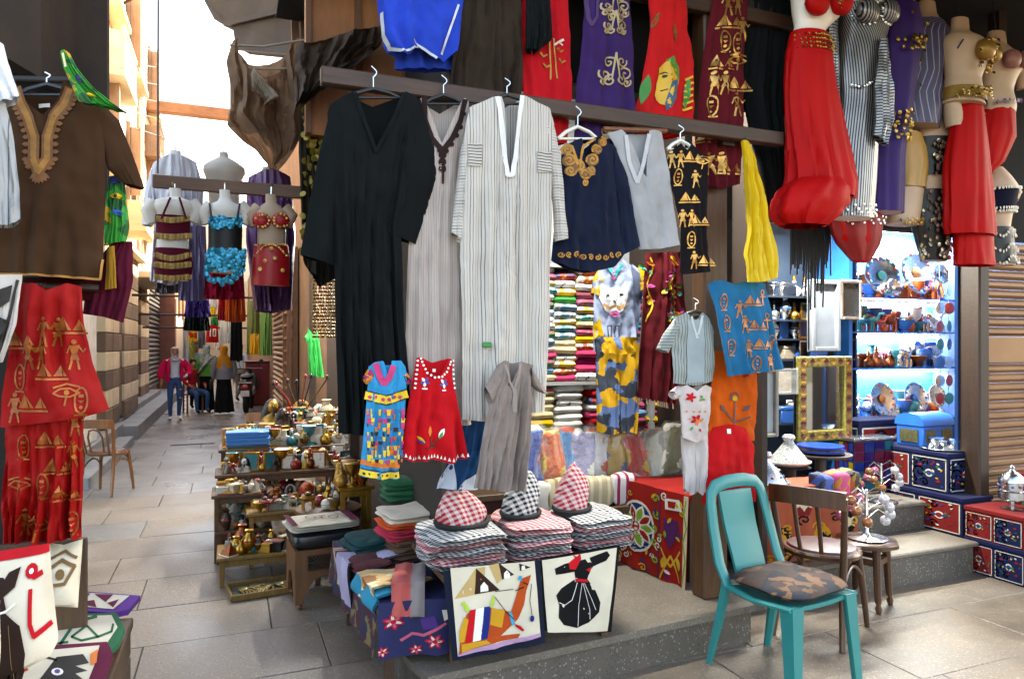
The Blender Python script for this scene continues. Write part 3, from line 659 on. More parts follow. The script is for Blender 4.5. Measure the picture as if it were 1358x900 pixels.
# navy tunic with gold
NAV = fab('#121a2e')
th, sh = garment('navy_tunic', 'navy tunic with ornate gold neckline on white hanger', 'tunic', NAV,
    [(180,758),(196,744),(260,742),(300,736),(360,731)], [(180,800),(196,818),(260,817),(300,824),(360,836)],
    addy([(0,12),(.14,4),(.3,0),(.34,3),(.44,42),(.62,0),(.8,-2),(1,10)], 184), [(0,345),(.25,357),(.5,361),(.8,354),(1,332)], YF+.02, thick=.05, fold=.012, nf=3, seed=4,
    Tb=addy([(0,12),(.14,4),(.45,12),(.8,-2),(1,10)], 184),
    sleeves=[([(812,186),(832,232),(842,280),(849,325)], [(812,240),(818,275),(820,305),(822,340)])], hang=(766, 168, dict(w=52, top=141, mat=plain('#e2ddd0', .5), drop=16)))
EMB = M('gold_thread', '#a87428', rough=.5, metal=.3, var=.3, scale=40)
sp = []
for (cx, cy, r) in ((750,200,7),(752,214,8),(754,228,7),(764,222,8),(772,232,8),(782,214,8),(788,200,7),(796,190,6),(780,228,6),(772,244,4)): sp += [(q, EMB) for q in stroke(scroll(cx, cy, r, 1.6, cx), 2.6)]+[(circ(cx, cy, r*1.05, 12), M('dark_gold', '#6b4414', rough=.6), -1)]
sp += [(q, EMB) for q in stroke([(742,200),(750,192),(756,196),(764,226),(770,196),(786,186)], 3.2)]
for k in range(9): sp += [(q, EMB) for q in stroke(scroll(742+k*9.5, 338+(4 if 2 < k < 7 else 0), 4, 1.3, k), 1.6)]
decal(th, sh, sp, 'gold_embroidery', off=.006)
# pale grey tunic
th, sh = garment('grey_tunic', 'pale grey short tunic pegged on a wooden bar beside navy tunic', 'tunic', fab('#9a9a9c'),
    [(170,803),(200,818),(260,836),(335,849)], [(170,876),(200,882),(260,892),(335,901)], addy([(0,4),(.25,0),(.30,3),(.42,66),(.75,2),(.8,0),(1,3)], 173), [(0,331),(.5,330),(1,325)], YF+.03, thick=.03, fold=.01, nf=3, seed=5, Tb=addy([(0,4),(.5,3),(1,3)], 173))
m = MB(); m.tube([PY(800,171,YF+.04), PY(884,174,YF+.04)], .012, 8); m.build('wooden_bar', wood('#8a5030', '#5e3218'), th)
decal(th, sh, [(q, fab('#b5b4b6')) for q in stroke([(827,182),(832,215),(842,243),(852,215),(858,180)], 5)], 'neck_band', off=.006)
# black gold-print tunic behind it
th, sh = garment('black_print_tunic', 'black tunic with gold hieroglyph print on small white hanger', 'tunic', fab('#141013'),
    [(188,893),(215,884),(300,902),(365,903)], [(188,921),(215,939),(300,936),(365,944)], addy([(0,10),(.3,0),(.5,10),(.75,0),(1,14)], 190), [(0,364),(1,360)], YF+.05, thick=.03, fold=.008, nf=3, seed=6,
    hang=(902, 186, dict(w=34, top=166, mat=plain('#e8e6e0', .5))))
gold_print(th, sh, [(895,212),(917,208),(898,235),(920,238),(912,262),(930,215),(908,290),(925,292),(914,318),(918,345),(936,345)], s=24)
# ---- upper row
YU = 3.12
BLU = fab('#1a3fae')
th, sh = garment('blue_jacket', 'royal blue jacket with silver braid hanging at the top', 'jacket', BLU,
    [(-60,490),(0,499),(60,510),(95,530)], [(-60,620),(0,615),(60,607),(95,600)], [(0,-55),(.5,-60),(1,-55)], [(0,68),(.15,76),(.3,74),(.42,62),(.55,72),(.8,84),(1,70)], YU-.06, thick=.07, fold=.03, nf=3, seed=7)
sh2 = Sheet([(0,520),(100,524)], [(0,606),(100,600)], [(0,40),(1,40)], [(0,92),(1,93)], YU-.02, thick=.04, fold=.02, seed=8, n=10); mb = MB(); sh2.add(mb); mb.build('lining', fab('#16348f'), th)
SIL = M('silver_braid', '#b9bdc4', rough=.45, metal=.4, var=.2)
decal(th, sh, [(q, SIL) for q in stroke([(505,20),(508,48),(516,66),(528,73),(546,69),(552,66)], 3)+stroke([(546,58),(560,68),(577,80)], 3)+stroke([(583,76),(592,50),(606,10)], 3)], 'braid', off=.008)
th, sh = garment('brown_robe', 'dark brown robe hanging high above the striped robe', 'robe', fab('#2e241c'),
    [(-60,610),(0,608),(60,600),(130,594)], [(-60,690),(0,690),(60,693),(130,692)], [(0,-60),(1,-60)], [(0,122),(.5,127),(1,127)], YU-.02, thick=.06, fold=.018, nf=4, seed=9)
th, sh = garment('red_embroidered_tunic', 'red tunic with small gold embroidery partly behind brown robe', 'tunic', fab('#b3131d'),
    [(-60,698),(0,692),(80,690),(200,700)], [(-60,752),(0,753),(60,757),(130,758),(200,750)], [(0,-50),(1,-50)], [(0,190),(.5,194),(1,190)], YU+.01, thick=.05, fold=.014, nf=3, seed=10)
sp = [(q, EMB) for q in stroke([(726,56),(727,108)], 2)+stroke([(732,54),(734,108)], 2)]
for (x, y) in ((718,76),(740,70),(722,90),(742,84)): sp += [(q, EMB) for q in stroke([(x-4,y-3),(x,y+2),(x+5,y-1)], 2.2)]
sp += [(q, fab('#d9c9b8')) for q in stroke([(733,62),(745,55)], 3)+stroke([(738,60),(744,62)], 2)]
decal(th, sh, sp, 'embroidery', off=.006)
th, sh = garment('black_cuff_robe', 'black sleeve of a robe hanging between red and brown garments', 'robe', BLK,
    [(-60,700),(0,698),(70,696)], [(-60,724),(0,730),(50,733),(70,722)], [(0,-50),(1,-50)], [(0,66),(.6,70),(1,54)], YU-.05, thick=.04, fold=.01, seed=11)
th, sh = garment('purple_robe', 'dark purple robe with silver-gold arabesque embroidery above the beam', 'robe', fab('#352052'),
    [(-60,770),(0,776),(60,772),(120,765),(200,762)], [(-60,828),(0,836),(60,840),(140,842),(200,838)], [(0,-50),(1,-50)], [(0,186),(.5,190),(1,186)], YU, thick=.05, fold=.016, nf=3, seed=12)
SG = M('silver_gold_thread', '#a08a66', rough=.5, metal=.4, var=.25)
sp = []
for cy, s_ in ((8,17),(34,14),(96,20),(172,15)):
    for sg in (-1, 1):
        for (dx, dy, r) in ((6,-8,6),(10,4,7),(5,10,6),(12,12,4)): sp += [(q, SG) for q in stroke(scroll(812+sg*dx*s_/15, cy+dy*s_/15, r*s_/15, 1.25, dx, sg), 2.2)]
    sp += [(q, SG) for q in stroke([(812-4,cy+s_*.5),(812,cy-s_*1.1),(812+4,cy+s_*.5)], 2)]
sp += [(q, fab('#4c3a5e')) for q in stroke([(776,0),(778,26),(782,36),(788,26),(790,0)], 4)]
decal(th, sh, sp, 'arabesque_embroidery', off=.006)
RED2 = fab('#bb1a1c')
th, sh = garment('red_pharaoh_dress', 'fitted red dress printed with a green and gold pharaoh face', 'dress', RED2,
    [(-60,862),(0,860),(40,862),(80,856),(150,842),(200,846)], [(-60,905),(0,910),(40,912),(70,918),(150,920),(200,914)], [(0,-50),(1,-50)], [(0,180),(.5,184),(1,178)], YU+.02, thick=.05, fold=.012, nf=3, seed=13)
GRN, YEL, TEAL = plain('#2f7d2a', .6), plain('#c99b1d', .5), plain('#27506b', .6)
sp = [([(868,112),(872,92),(884,80),(893,88),(896,108),(890,130),(882,146),(872,140),(866,128)], YEL), ([(880,82),(888,78),(897,92),(896,110),(888,96)], GRN, 1), ([(884,112),(894,108),(892,132),(884,146),(878,150),(876,140)], TEAL, 1)]
sp += [(circ(877,104,3.2,8,2.2), BLACKM, 2)]+[(q, BLACKM, 2) for q in stroke([(871,101),(878,98),(884,103)], 1.4)+stroke([(872,123),(879,122)], 1.2)]
for k in range(6): sp += [(q, YEL) for q in stroke([(906-k*.8,108+k*8),(915,104+k*8)], 3)]
sp += [(petal(848,140,-1.35,40,11), GRN), (petal(905,150,-1.45,46,9), GRN), (petal(862,40,-1.2,22,7), M('dull_gold','#7d4a1c')), (petal(893,60,-1.7,26,7), M('dull_gold','#7d4a1c'))]
decal(th, sh, sp, 'pharaoh_print', off=.006); px = [(850+k*7, 166) for k in range(10)]
decal(th, sh, [(circ(x, y+2, 2.2, 8), GOLD) for x, y in px], 'bead_hem', off=.006)
th, sh = garment('maroon_print_dress', 'maroon dress with gold hieroglyph figures hanging beside the post', 'dress', fab('#551019'),
    [(-60,940),(0,946),(40,938),(100,930),(180,924),(255,926)], [(-60,1000),(0,992),(40,988),(100,986),(180,984),(255,980)], [(0,-50),(1,-50)], [(0,246),(.5,252),(1,244)], YU+.03, thick=.05, fold=.012, nf=3, seed=14)
gold_print(th, sh, [(968,8),(964,30),(957,57),(982,40),(954,84),(976,82),(950,112),(978,112),(940,142),(975,140),(940,180),(966,185),(945,218),(964,222),(975,60)], s=32)
th, sh = garment('black_dress', 'plain black dress hanging between maroon dress and red skirt mannequin', 'dress', BLK,
    [(-60,990),(0,992),(120,985),(200,1000),(260,1012)], [(-60,1052),(0,1050),(120,1040),(220,1042),(260,1045)], [(0,-50),(1,-50)], [(0,268),(1,272)], YU+.1, thick=.06, fold=.02, nf=3, seed=15)
th, sh = garment('yellow_scarf', 'bright yellow cloth hanging from a nail beside the post', 'scarf', satin('#d9b411', rough=.6),
    [(186,985),(210,987),(300,993),(340,989),(376,991)], [(186,991),(210,1000),(260,1013),(330,1026),(376,1030)], [(0,186),(.5,188),(1,190)], [(0,374),(.5,374),(1,368)], YF-.03, thick=.03, fold=.03, nf=3, seed=16, vp=.4)
m = MB(); m.tube([PY(988,186,3.0), PY(988,184,3.04)], .006, 6); m.build('nail', BLACKM, th)
# ---- children's clothes pinned under the long robes
YK = 2.84
PRT = fab('#1583b4')
th, sh = garment('turquoise_print_dress', 'child turquoise dress with bright African style print pinned over black robe', 'dress', PRT,
    [(476,489),(500,489),(560,484),(635,477)], [(476,536),(500,540),(560,536),(635,527)], addy([(0,8),(.15,2),(.4,0),(.5,26),(.62,0),(.9,0),(1,8)], 478), [(0,631),(.5,634),(1,635)], YK, thick=.03, fold=.02, nf=3, seed=17,
    Tb=addy([(0,8),(.5,6),(1,8)], 478), sleeves=[([(490,486),(482,500)], [(497,502),(487,510)]), ([(532,480),(547,505)], [(526,494),(536,512)])], smat=M('print_sleeve', '#8f1d4a', kind='voro', col2='#c9751d', col3='#1a1612', per=.02, duty=.5))
Y_, O_, PK, BK, DB = plain('#d8b524', .7), plain('#cf6a1c', .7), plain('#b92a63', .7), plain('#1a1612', .7), plain('#125a86', .7)
sp = [(q, PK) for q in stroke([(498,483),(503,500),(508,508),(515,500),(520,486)], 8)]+[(q, Y_) for q in stroke([(486,524),(510,530),(538,522)], 11)]+[(q, BK, 1) for q in stroke([(486,518),(510,524),(538,516)], 1.6)+stroke([(486,530),(510,536),(538,528)], 1.6)]
sp += [(circ(490+k*8, 526+(3 if 1 < k < 4 else 0), 2.6, 6), PK, 2) for k in range(6)]
rr = random.Random(4)
for y in range(542, 612, 6):
    for x in range(486, 532, 5):
        c_ = rr.choice((Y_, O_, PK, BK, DB, Y_)); w_, h_ = rr.uniform(2, 6), rr.uniform(3, 9)
        if rr.random() < (.5 if y < 575 else .9): sp.append(([(x,y),(x+w_,y),(x+w_*.8,y+h_),(x+.5,y+h_)], c_, rr.randint(0, 2)))
sp += [(q, O_) for q in stroke([(480,612),(505,616),(528,616)], 7)]+[(q, Y_) for q in stroke([(479,626),(505,630),(527,629)], 8)]+[(q, BK, 1) for q in stroke([(479,621),(505,624),(528,623)], 1.4)]+[(circ(482+k*6, 627+k*.4, 1.8, 6), BK, 1) for k in range(8)]
decal(th, sh, sp, 'printed_pattern', off=.005)
RED = fab('#b5101a')
th, sh = garment('red_embroidered_dress', 'child red sleeveless dress with white picot edging in front of beige robe', 'dress', RED,
    [(472,552),(500,548),(560,538),(615,526)], [(472,602),(500,600),(560,611),(615,619)], addy([(0,2),(.14,0),(.2,4),(.3,24),(.5,30),(.72,22),(.84,4),(.9,2),(1,6)], 473), [(0,604),(.25,613),(.5,608),(.75,614),(1,606)], YK, thick=.035, fold=.018, nf=3, seed=18, Tb=addy([(0,2),(.14,0),(.5,8),(.9,2),(1,6)], 473))
WT = fab('#e2dcd6'); VI = plain('#4a3c8a', .7)
sp = []
nk = [(557,475),(560,484),(565,494),(575,500),(585,499),(592,493),(596,483),(598,476)]
for a, b in zip(nk, nk[1:]):
    for t in (0, .5): x, y = a[0]+(b[0]-a[0])*t, a[1]+(b[1]-a[1])*t; sp.append((circ(x, y, 1.7, 6), WT))
for k in range(20):
    x = 528+k*4.7; y = lerp1([(527,601),(549,610),(573,605),(597,611),(619,603)], x); sp.append(([(x-1.6,y),(x+1.6,y),(x,y-5)], WT))
for k in range(7): sp.append((circ(553-k*.6, 478+k*6, 1.6, 6), WT)); sp.append((circ(601+k*.2, 478+k*6, 1.6, 6), WT))
for (cx, cy) in ((562,506),(587,508)):
    for a in range(5): sp.append((petal(cx, cy, a*1.256+.3, 7, 4), WT if a % 2 else VI))
    sp += [(q, WT) for q in stroke([(cx-3,cy+9),(cx+3,cy+9)], 2)]
sp += [(petal(568,578,-1.5,14,5), O_), (petal(580,580,-1.1,15,6), WT), (petal(580,581,-1.1,11,3.4), GRN, 1), (petal(562,588,-2.6,10,4), VI), (petal(562,586,-2.4,12,4), Y_), (petal(570,592,-.3,9,3.5), M('brown_thread','#5a2a1c')), (petal(570,592,2.9,9,3.5), M('brown_thread','#5a2a1c'))]+[(q, M('brown_thread','#5a2a1c')) for q in stroke([(570,592),(571,578)], 1.5)+stroke([(571,590),(580,580)], 1.5)]
decal(th, sh, sp, 'embroidery', off=.005); decal(th, sh, [([(574,489),(578,489),(578,493),(574,493)], WT)], 'label_tag', off=-.02)
TAU = fab('#7f726b')
th, sh = garment('taupe_robe', 'child taupe robe with short sleeves pinned over the striped robe', 'robe', TAU,
    [(478,663),(510,656),(560,645),(652,625)], [(478,708),(510,704),(560,704),(652,698)], addy([(0,6),(.2,0),(.26,2),(.36,34),(.42,34),(.58,0),(.68,2),(1,6)], 478), [(0,646),(.5,650),(1,652)], YK-.02, thick=.035, fold=.02, nf=3, seed=19, Tb=addy([(0,6),(.2,0),(.45,4),(.7,2),(1,6)], 478),
    sleeves=[([(662,482),(652,498),(644,513)], [(668,505),(664,522),(653,540)]), ([(702,484),(717,505),(727,523)], [(703,500),(706,512),(711,516)])])
decal(th, sh, [(q, fab('#8f827b')) for q in stroke([(669,484),(674,505),(680,516),(685,500),(688,482)], 3)+stroke([(680,516),(680,545)], 5)], 'placket', off=.006)
th, sh = garment('blue_white_garment', 'blue and white garment hanging low behind the taupe robe', 'skirt', fab('#123c66'),
    [(540,618),(600,600),(650,575)], [(540,650),(600,640),(650,632)], [(0,555),(1,555)], [(0,648),(1,650)], YF+.1, thick=.03, fold=.015, seed=20)
decal(th, sh, [([(582,632),(600,610),(605,648),(578,647)], fab('#aab4c4')), ([(610,640),(634,625),(634,649),(606,649)], fab('#b8bfca'))], 'white_panel')
# second black sleeve seen behind the red dress
# ================================================================ the stall at the left edge
YL = 2.9
ls = wthing('left_stall', 'dark wooden stall frame at the left edge behind brown tunic', 'stall', (-1.0, 3.3, 0))
LW = M('weathered_dark_wood', '#281a0f', rough=.85, var=.4, scale=5, bump=.3, bscale=30)
a = PY(84, 0, 3.3); b = PY(142, 0, 3.3)
MB().box(a.x, b.x, 3.3, 3.36, PY(110,300,3.3).z, 4.0).build('side_board', LW, ls, smooth=False)
c = PY(-90, 0, 3.1); d = PY(86, 0, 3.1)
zb = PY(40, 62, 3.05).z
m = MB(); m.add([(c.x,2.75,zb+.02),(d.x-.06,3.02,zb-.12),(d.x,3.3,zb-.1),(c.x,3.3,zb+.05),(c.x,2.75,4.0),(d.x-.06,3.02,4.0),(d.x,3.3,4.0),(c.x,3.3,4.0)], [(0,1,2,3),(4,5,6,7),(0,1,5,4),(1,2,6,5),(2,3,7,6),(3,0,4,7)]); m.build('fascia_board', LW, ls, smooth=False)
MB().box(-2.2, a.x, 3.44, 3.5, 0, 4.0).build('back_board', plain('#14100d', .9), ls, smooth=False)
MB().tube([PY(-60,104,YL+.02), PY(90,106,YL+.02), Vector((PY(90,106,YL+.02).x, 3.32, PY(90,106,YL+.02).z))], .012, 8).build('rail', BLACKM, ls)
BRT = fab('#3d2819')
th, sh = garment('brown_tunic', 'brown tunic with gold embroidered neckline at the left stall', 'tunic', BRT, [(110,12),(200,0),(372,-10)], [(110,118),(140,139),(230,140),(300,138),(374,136)],
    addy([(0,2),(.05,0),(.1,2),(.22,26),(.40,44),(.55,24),(.68,0),(.74,1),(1,30)], 112), [(0,360),(.5,366),(1,370)], YL, thick=.07, fold=.016, nf=3, seed=31, Tb=addy([(0,2),(.1,0),(.4,8),(.7,0),(1,30)], 110),
    sleeves=[([(120,122),(158,160),(176,205),(192,250)], [(122,170),(138,205),(143,225),(164,244)])], hang=(62, 112, dict(w=80, top=96, mat=plain('#22262c', .4), drop=14)))
EG = M('gold_embroidery_flat', '#8f6226', rough=.6, metal=.2, var=.3, scale=30); EG2 = M('gold_embroidery_dark', '#6b4118', rough=.7, var=.3, scale=30)
sp = []
lf = [(24,122),(30,140),(40,160),(48,185),(48,215),(54,230)]; rt = [(95,124),(88,142),(74,160),(66,185),(66,215),(54,232)]
for q in (lf, rt): sp += [(k, EG2) for k in stroke(q, 15)]
for q in (lf, rt): sp += [(k, EG, 1) for k in stroke(q, 8)]
for q, sg in ((lf,-1),(rt,1)):
    for (x, y), (x2, y2) in zip(q, q[1:]):
        for t in (0,.33,.66): xx, yy = x+(x2-x)*t, y+(y2-y)*t; sp.append((petal(xx+sg*6, yy, 0 if sg > 0 else PI, 9, 6), EG2))
for a_ in range(7): sp.append((petal(56, 232, PI/2+(a_-3)*.35, 16, 6), EG2))
decal(th, sh, sp, 'neck_embroidery', off=.007)
decal(th, sh, [(q, EG) for q in stroke([(0,364),(60,366),(134,371)], 3)+stroke([(134,371),(137,345)], 3)], 'hem_braid', off=.007)
decal(th, sh, [([(48,134),(64,134),(64,139),(48,139)], WT)], 'label_tag', off=-.06)
GP = M('green_print', '#178a2e', kind='voro', col2='#0c5a2a', col3='#b98d1a', per=.035, duty=.35, rough=.7)
th, sh = garment('green_printed_scarf', 'green printed scarf tucked over the shoulder of the brown tunic', 'scarf', GP, [(66,79),(90,84),(115,95),(138,106),(152,165)], [(66,90),(90,102),(115,122),(138,150),(152,170)], [(0,68),(.5,66),(1,70)], [(0,134),(.3,140),(1,152)], YL-.09, thick=.02, fold=.012, seed=32, n=16)
decal(th, sh, [(q, plain('#d9c9a0', .6)) for q in stroke([(84,72),(88,90)], 3)]+[(petal(100,100,.8,14,6), VI), (petal(115,125,.3,14,6), Y_)], 'print', off=.005)
th, sh = garment('green_printed_cloth', 'green printed cloth with eye motif hanging under the brown sleeve', 'scarf', GP, [(232,145),(260,140),(326,138)], [(232,164),(260,168),(300,172),(326,166)], [(0,234),(1,232)], [(0,326),(.5,322),(1,320)], YL+.06, thick=.03, fold=.012, seed=33, n=16)
decal(th, sh, [(circ(152,240,7,10,5), plain('#1b2c7a', .6)), (petal(146,260,.1,18,8), Y_), (circ(154,261,2.5,8), BK, 1), (petal(150,280,.4,16,8), plain('#2a5bb0', .6))], 'print', off=.005)
th, sh = garment('maroon_cloth', 'plain maroon cloth hanging below the brown tunic', 'scarf', fab('#4a0d22'), [(318,150),(360,118),(428,108)], [(318,176),(370,177),(428,164)], [(0,322),(1,320)], [(0,416),(.5,420),(1,428)], YL+.09, thick=.03, fold=.015, seed=34, n=16)
th, sh = garment('gold_trim_strip', 'narrow gold and maroon trim hanging beside the maroon cloth', 'trim', fab('#8a6420'), [(325,142),(385,139)], [(325,152),(385,155)], [(0,328),(1,326)], [(0,384),(1,382)], YL+.05, thick=.015, fold=.004, seed=35, n=8, m=8)
th, sh = garment('white_shirt', 'white shirt sleeve hanging at the upper left edge', 'shirt', fab('#cdd2d8'), [(40,-30),(140,-30)], [(40,0),(80,10),(128,26)], [(0,40),(1,60)], [(0,140),(.8,135),(1,126)], YL-.22, thick=.05, fold=.015, seed=36, n=14)
STG = M('grey_striped_cotton', '#9ba0a3', kind='stripe', col2='#5a5e63', per=.03, duty=.12, rough=.85)
th, sh = garment('grey_striped_shirt', 'grey striped garment hanging below the white shirt at the left edge', 'shirt', STG, [(130,-40),(300,-40)], [(130,6),(180,18),(250,26),(300,28)], [(0,130),(1,138)], [(0,300),(.8,299),(1,290)], YL-.2, thick=.05, fold=.015, seed=37, n=16)
RG = satin('#8a0809', rough=.65, bump=.08, sheen=0, spec=.15)
DGOLD = M('worn_gold_print', '#94501c', rough=.5, metal=.35, var=.4, scale=25)
th, sh = garment('red_blouse', 'red satin top with gold hieroglyph print at the left stall', 'top', RG, [(376,22),(450,14),(520,4),(590,0)], [(376,108),(430,112),(480,122),(546,145),(590,108)], [(0,378),(.3,376),(.5,386),(.8,376),(1,380)], [(0,566),(.3,562),(.6,556),(.8,552),(1,543)], YL-.03, thick=.08, fold=.03, nf=3, seed=38)
gold_print(th, sh, [(50,470),(72,490),(28,500),(100,470),(46,532),(92,520),(70,440),(30,450),(110,530),(20,540),(95,430)], s=40, seed=2, mat=DGOLD)
th, sh = garment('red_skirt', 'red satin skirt with gold print under the red top', 'skirt', RG, [(545,8),(640,6),(722,2)], [(545,110),(640,111),(722,108)], [(0,548),(1,545)], [(0,718),(.5,716),(1,712)], YL+.02, thick=.08, fold=.035, nf=4, seed=39)
gold_print(th, sh, [(35,590),(70,580),(98,600),(30,640),(60,640),(90,650),(35,690),(55,695),(98,690),(80,615),(100,560)], s=36, seed=3, mat=DGOLD, kinds=('cart','pyr','fig','eye'))
m = MB(); q = PY(55, 600, YL+.06); m.tube([(q.x, YL+.06, PY(55,725,YL+.06).z), (q.x, YL+.06, PY(55,376,YL+.06).z)], .02, 8); m.tube([(q.x-.2, YL+.06, PY(55,380,YL+.06).z), (q.x+.18, YL+.06, PY(55,380,YL+.06).z)], .014, 8); m.build('dress_pole', DW, ls)
th, sh = garment('black_white_hanging', 'black and white figured cloth at the left edge beside the red top', 'hanging', fab('#b7b2ad'), [(360,-40),(490,-40)], [(360,30),(430,22),(490,0)], [(0,366),(1,364)], [(0,490),(1,480)], YL-.1, thick=.03, fold=.01, seed=40, n=14)
decal(th, sh, [([(0,385),(18,378),(14,400),(0,410)], BK), ([(0,420),(12,425),(6,450),(0,455)], BK)]+[(q, BK) for q in stroke([(24,372),(14,420),(0,470)], 4)], 'figure', off=.006)
th, sh = garment('dark_lining_cloth', 'dark red cloth hanging under the brown tunic hem', 'scarf', fab('#3a0c10'), [(366,28),(400,30)], [(366,138),(400,120)], [(0,368),(1,368)], [(0,402),(1,398)], YL+.08, thick=.03, fold=.01, seed=41, n=8)
decal(th, sh, [([(40,378),(72,380),(66,400),(44,396)], fab('#0e3a22'))], 'green_patch', off=.005)
# crate with cushions and covers
CR = wood('#5c4128', '#38261a')
x1 = -.37
cr = wthing('wooden_crate', 'wooden crate under the cushion covers at the lower left', 'crate', (-.9, 2.6, 0))
MB().box(-1.5, x1, 1.7, 3.28, .44, .48, bev=.006).build('lid', CR, cr, smooth=False)
for k in range(4): MB().box(x1-.03, x1-.008, 1.72, 3.26, .02+k*.105, .115+k*.105, bev=.004).build('plank', CR, cr, smooth=False)
for k in range(4): MB().box(-1.48, x1-.03, 3.24, 3.262, .02+k*.105, .115+k*.105, bev=.004).build('plank', CR, cr, smooth=False)
MB().box(x1-.07, x1-.03, 3.18, 3.24, 0, .44).build('post', CR, cr, smooth=False); MB().box(x1-.07, x1-.03, 1.75, 1.81, 0, .44).build('post', CR, cr, smooth=False)
MB().box(-1.5, PY(116,714,3.1).x, 3.08, 3.11, .48, PY(100,713,3.1).z, bev=.004).build('back_plank', CR, cr, smooth=False)
CRM = fab('#c5bca8'); MARC = fab('#5a1230'); GRC = fab('#1d5a3c'); PUC = fab('#5a2f7d'); REDC = fab('#ab1620'); BRC = fab('#6e5638'); DKB = fab('#2a1c16')
def zmap(z): return lambda px, py, off: PG(px, py, z)+Vector((0, 0, off))
def flat_cover(label, poly, z, edge_mat, inner, mats_shapes, th_=.022):
    t = wthing('cushion_cover', label, 'cushion cover', PG(sum(p[0] for p in poly)/len(poly), sum(p[1] for p in poly)/len(poly), z-th_), 'folded cushion covers on the left crate')
    W_ = [PG(x, y, z) for x, y in poly]; MB().prism([(p.x, p.y) for p in W_], z-th_, z, ax='z').build('border', edge_mat, t, smooth=False)
    decal(t, zmap(z), [(inner, CRM)]+mats_shapes, 'applique', maxlen=60, off=.003)
    return t
flat_cover('folded cushion cover with purple border and maroon motifs behind the others', [(60,806),(92,782),(186,789),(170,808),(150,812)], .505, PUC, [(78,802),(96,785),(172,790),(150,808)], [([(95,790),(120,787),(112,797)], MARC, 1), ([(125,788),(150,789),(140,799)], MARC, 1), ([(100,800),(125,796),(128,806)], MARC, 1), ([(142,800),(158,795),(150,806)], MARC, 1)])
flat_cover('folded cushion cover with green border and green eye motif', [(8,862),(50,814),(155,812),(165,832),(158,850),(140,868)], .53, GRC, [(24,860),(60,818),(148,816),(156,832),(136,862)], [(q, GRC, 1) for q in stroke([(80,855),(100,825),(128,818)], 4)+stroke([(95,845),(115,830),(130,845),(108,850)], 3, True)+stroke([(130,845),(148,838),(150,828)], 3)+stroke([(60,856),(90,852)], 3)])
flat_cover('cushion cover with maroon border and black hand motif at the bottom left', [(-60,930),(20,858),(142,850),(150,866),(136,905),(128,940)], .555, MARC, [(-40,926),(26,866),(132,856),(126,880),(116,905),(108,940)], [([(50,905),(75,872),(110,868),(118,880),(100,884),(116,890),(100,894),(112,903),(90,912),(60,930)], BK, 1), (circ(76,892,8,12,5), WT, 2), (circ(76,892,4,8,3), VI, 3), ([(120,868),(130,862),(128,880),(120,884)], O_, 2)]+[(q, BK, 1) for q in stroke([(20,880),(60,872),(75,876)], 3)]+[(q, REDC, 1) for q in stroke([(-5,905),(36,888)], 4)])
# leaning cushions
def cushion(label, L, R, T, B, Y, shapes, mat, lean, thick=.13, seed=0):
    s_ = Sheet(L, R, T, B, Y, thick=thick, fold=.004, nf=2, seed=seed, m=18, n=18, lean=lean)
    base = PY((lerp1(L, B[0][1])+lerp1(R, B[0][1]))/2, B[0][1], Y); t = wthing('cushion', label, 'cushion', base, 'cushions on the left crate')
    class Pz(Sheet): pass
    # belly in v as well
    old = s_.pt
    mb = MB(); m_, n_ = s_.m, s_.n; ring = 2*m_; vs = []; fs = []
    def P3(u, v, bk, off=0):
        px, py = s_.pos(u, v); P = PY(px, py, Y); e = max(0, math.sin(PI*u)*math.sin(PI*min(max(v,0),1)))**.5
        return P+Vector((0, (thick*.5 if bk else -thick*.5)*e+lean*v-off+.006*noise.noise(P*14+Vector((seed,0,0))), 0))
    for j in range(n_+1):
        for i in range(ring):
            u, bk = (i/m_, False) if i <= m_ else ((ring-i)/m_, True); vs.append(P3(u, j/n_, bk))
    for j in range(n_):
        for i in range(ring): k = (i+1) % ring; fs.append((j*ring+i, j*ring+k, (j+1)*ring+k, (j+1)*ring+i))
    mb.add(vs, fs).build('pad', mat, t)
    def mp(px, py, off): u, v = s_.uv(px, py); return P3(u, v, False, off)
    if shapes: decal(t, mp, shapes, 'applique', off=.005)
cushion('beige cushion with brown eye motif behind the dervish cushion', [(714,58),(790,66)], [(714,110),(790,112)], [(0,718),(.5,722),(1,714)], [(0,788),(1,790)], 2.98, [(q, BRC) for q in stroke([(72,745),(88,735),(105,742),(95,760),(78,762)], 4, True)+stroke([(70,735),(90,726),(106,733)], 3)+stroke([(80,765),(76,785)], 4)]+[(circ(88,750,6,10), BRC, 1)], CRM, -.12, thick=.1, seed=51)
dv = [([(6,780),(22,748),(36,742),(34,762),(22,772),(28,784),(14,792)], DKB), ([(-2,796),(28,788),(48,800),(58,830),(56,858),(30,872),(0,870)], DKB), (circ(14,760,7,10), DKB)]
dv += [(q, REDC) for q in stroke([(-6,735),(30,730),(66,724)], 9)+stroke([(54,765),(60,800),(66,812)], 5)+stroke([(48,745),(56,752),(64,748)], 6)+stroke([(66,812),(84,800)], 6)]+[(circ(51,746,8,10), REDC), (circ(51,746,3,8), WT, 2)]+[(q, WT, 2) for q in stroke([(0,794),(28,786),(38,778)], 2)]
dv += [(q, BRC, 1) for q in stroke([(10,800),(8,868)], 1)+stroke([(22,798),(28,868)], 1)+stroke([(34,800),(46,860)], 1)]
cushion('cream cushion with dark whirling figure and red trim on the left crate', [(720,-40),(870,-30)], [(720,66),(760,76),(820,94),(848,80),(872,40)], [(0,736),(.5,730),(1,722)], [(0,880),(.5,874),(1,835)], 2.62, dv, CRM, -.2, thick=.16, seed=52)
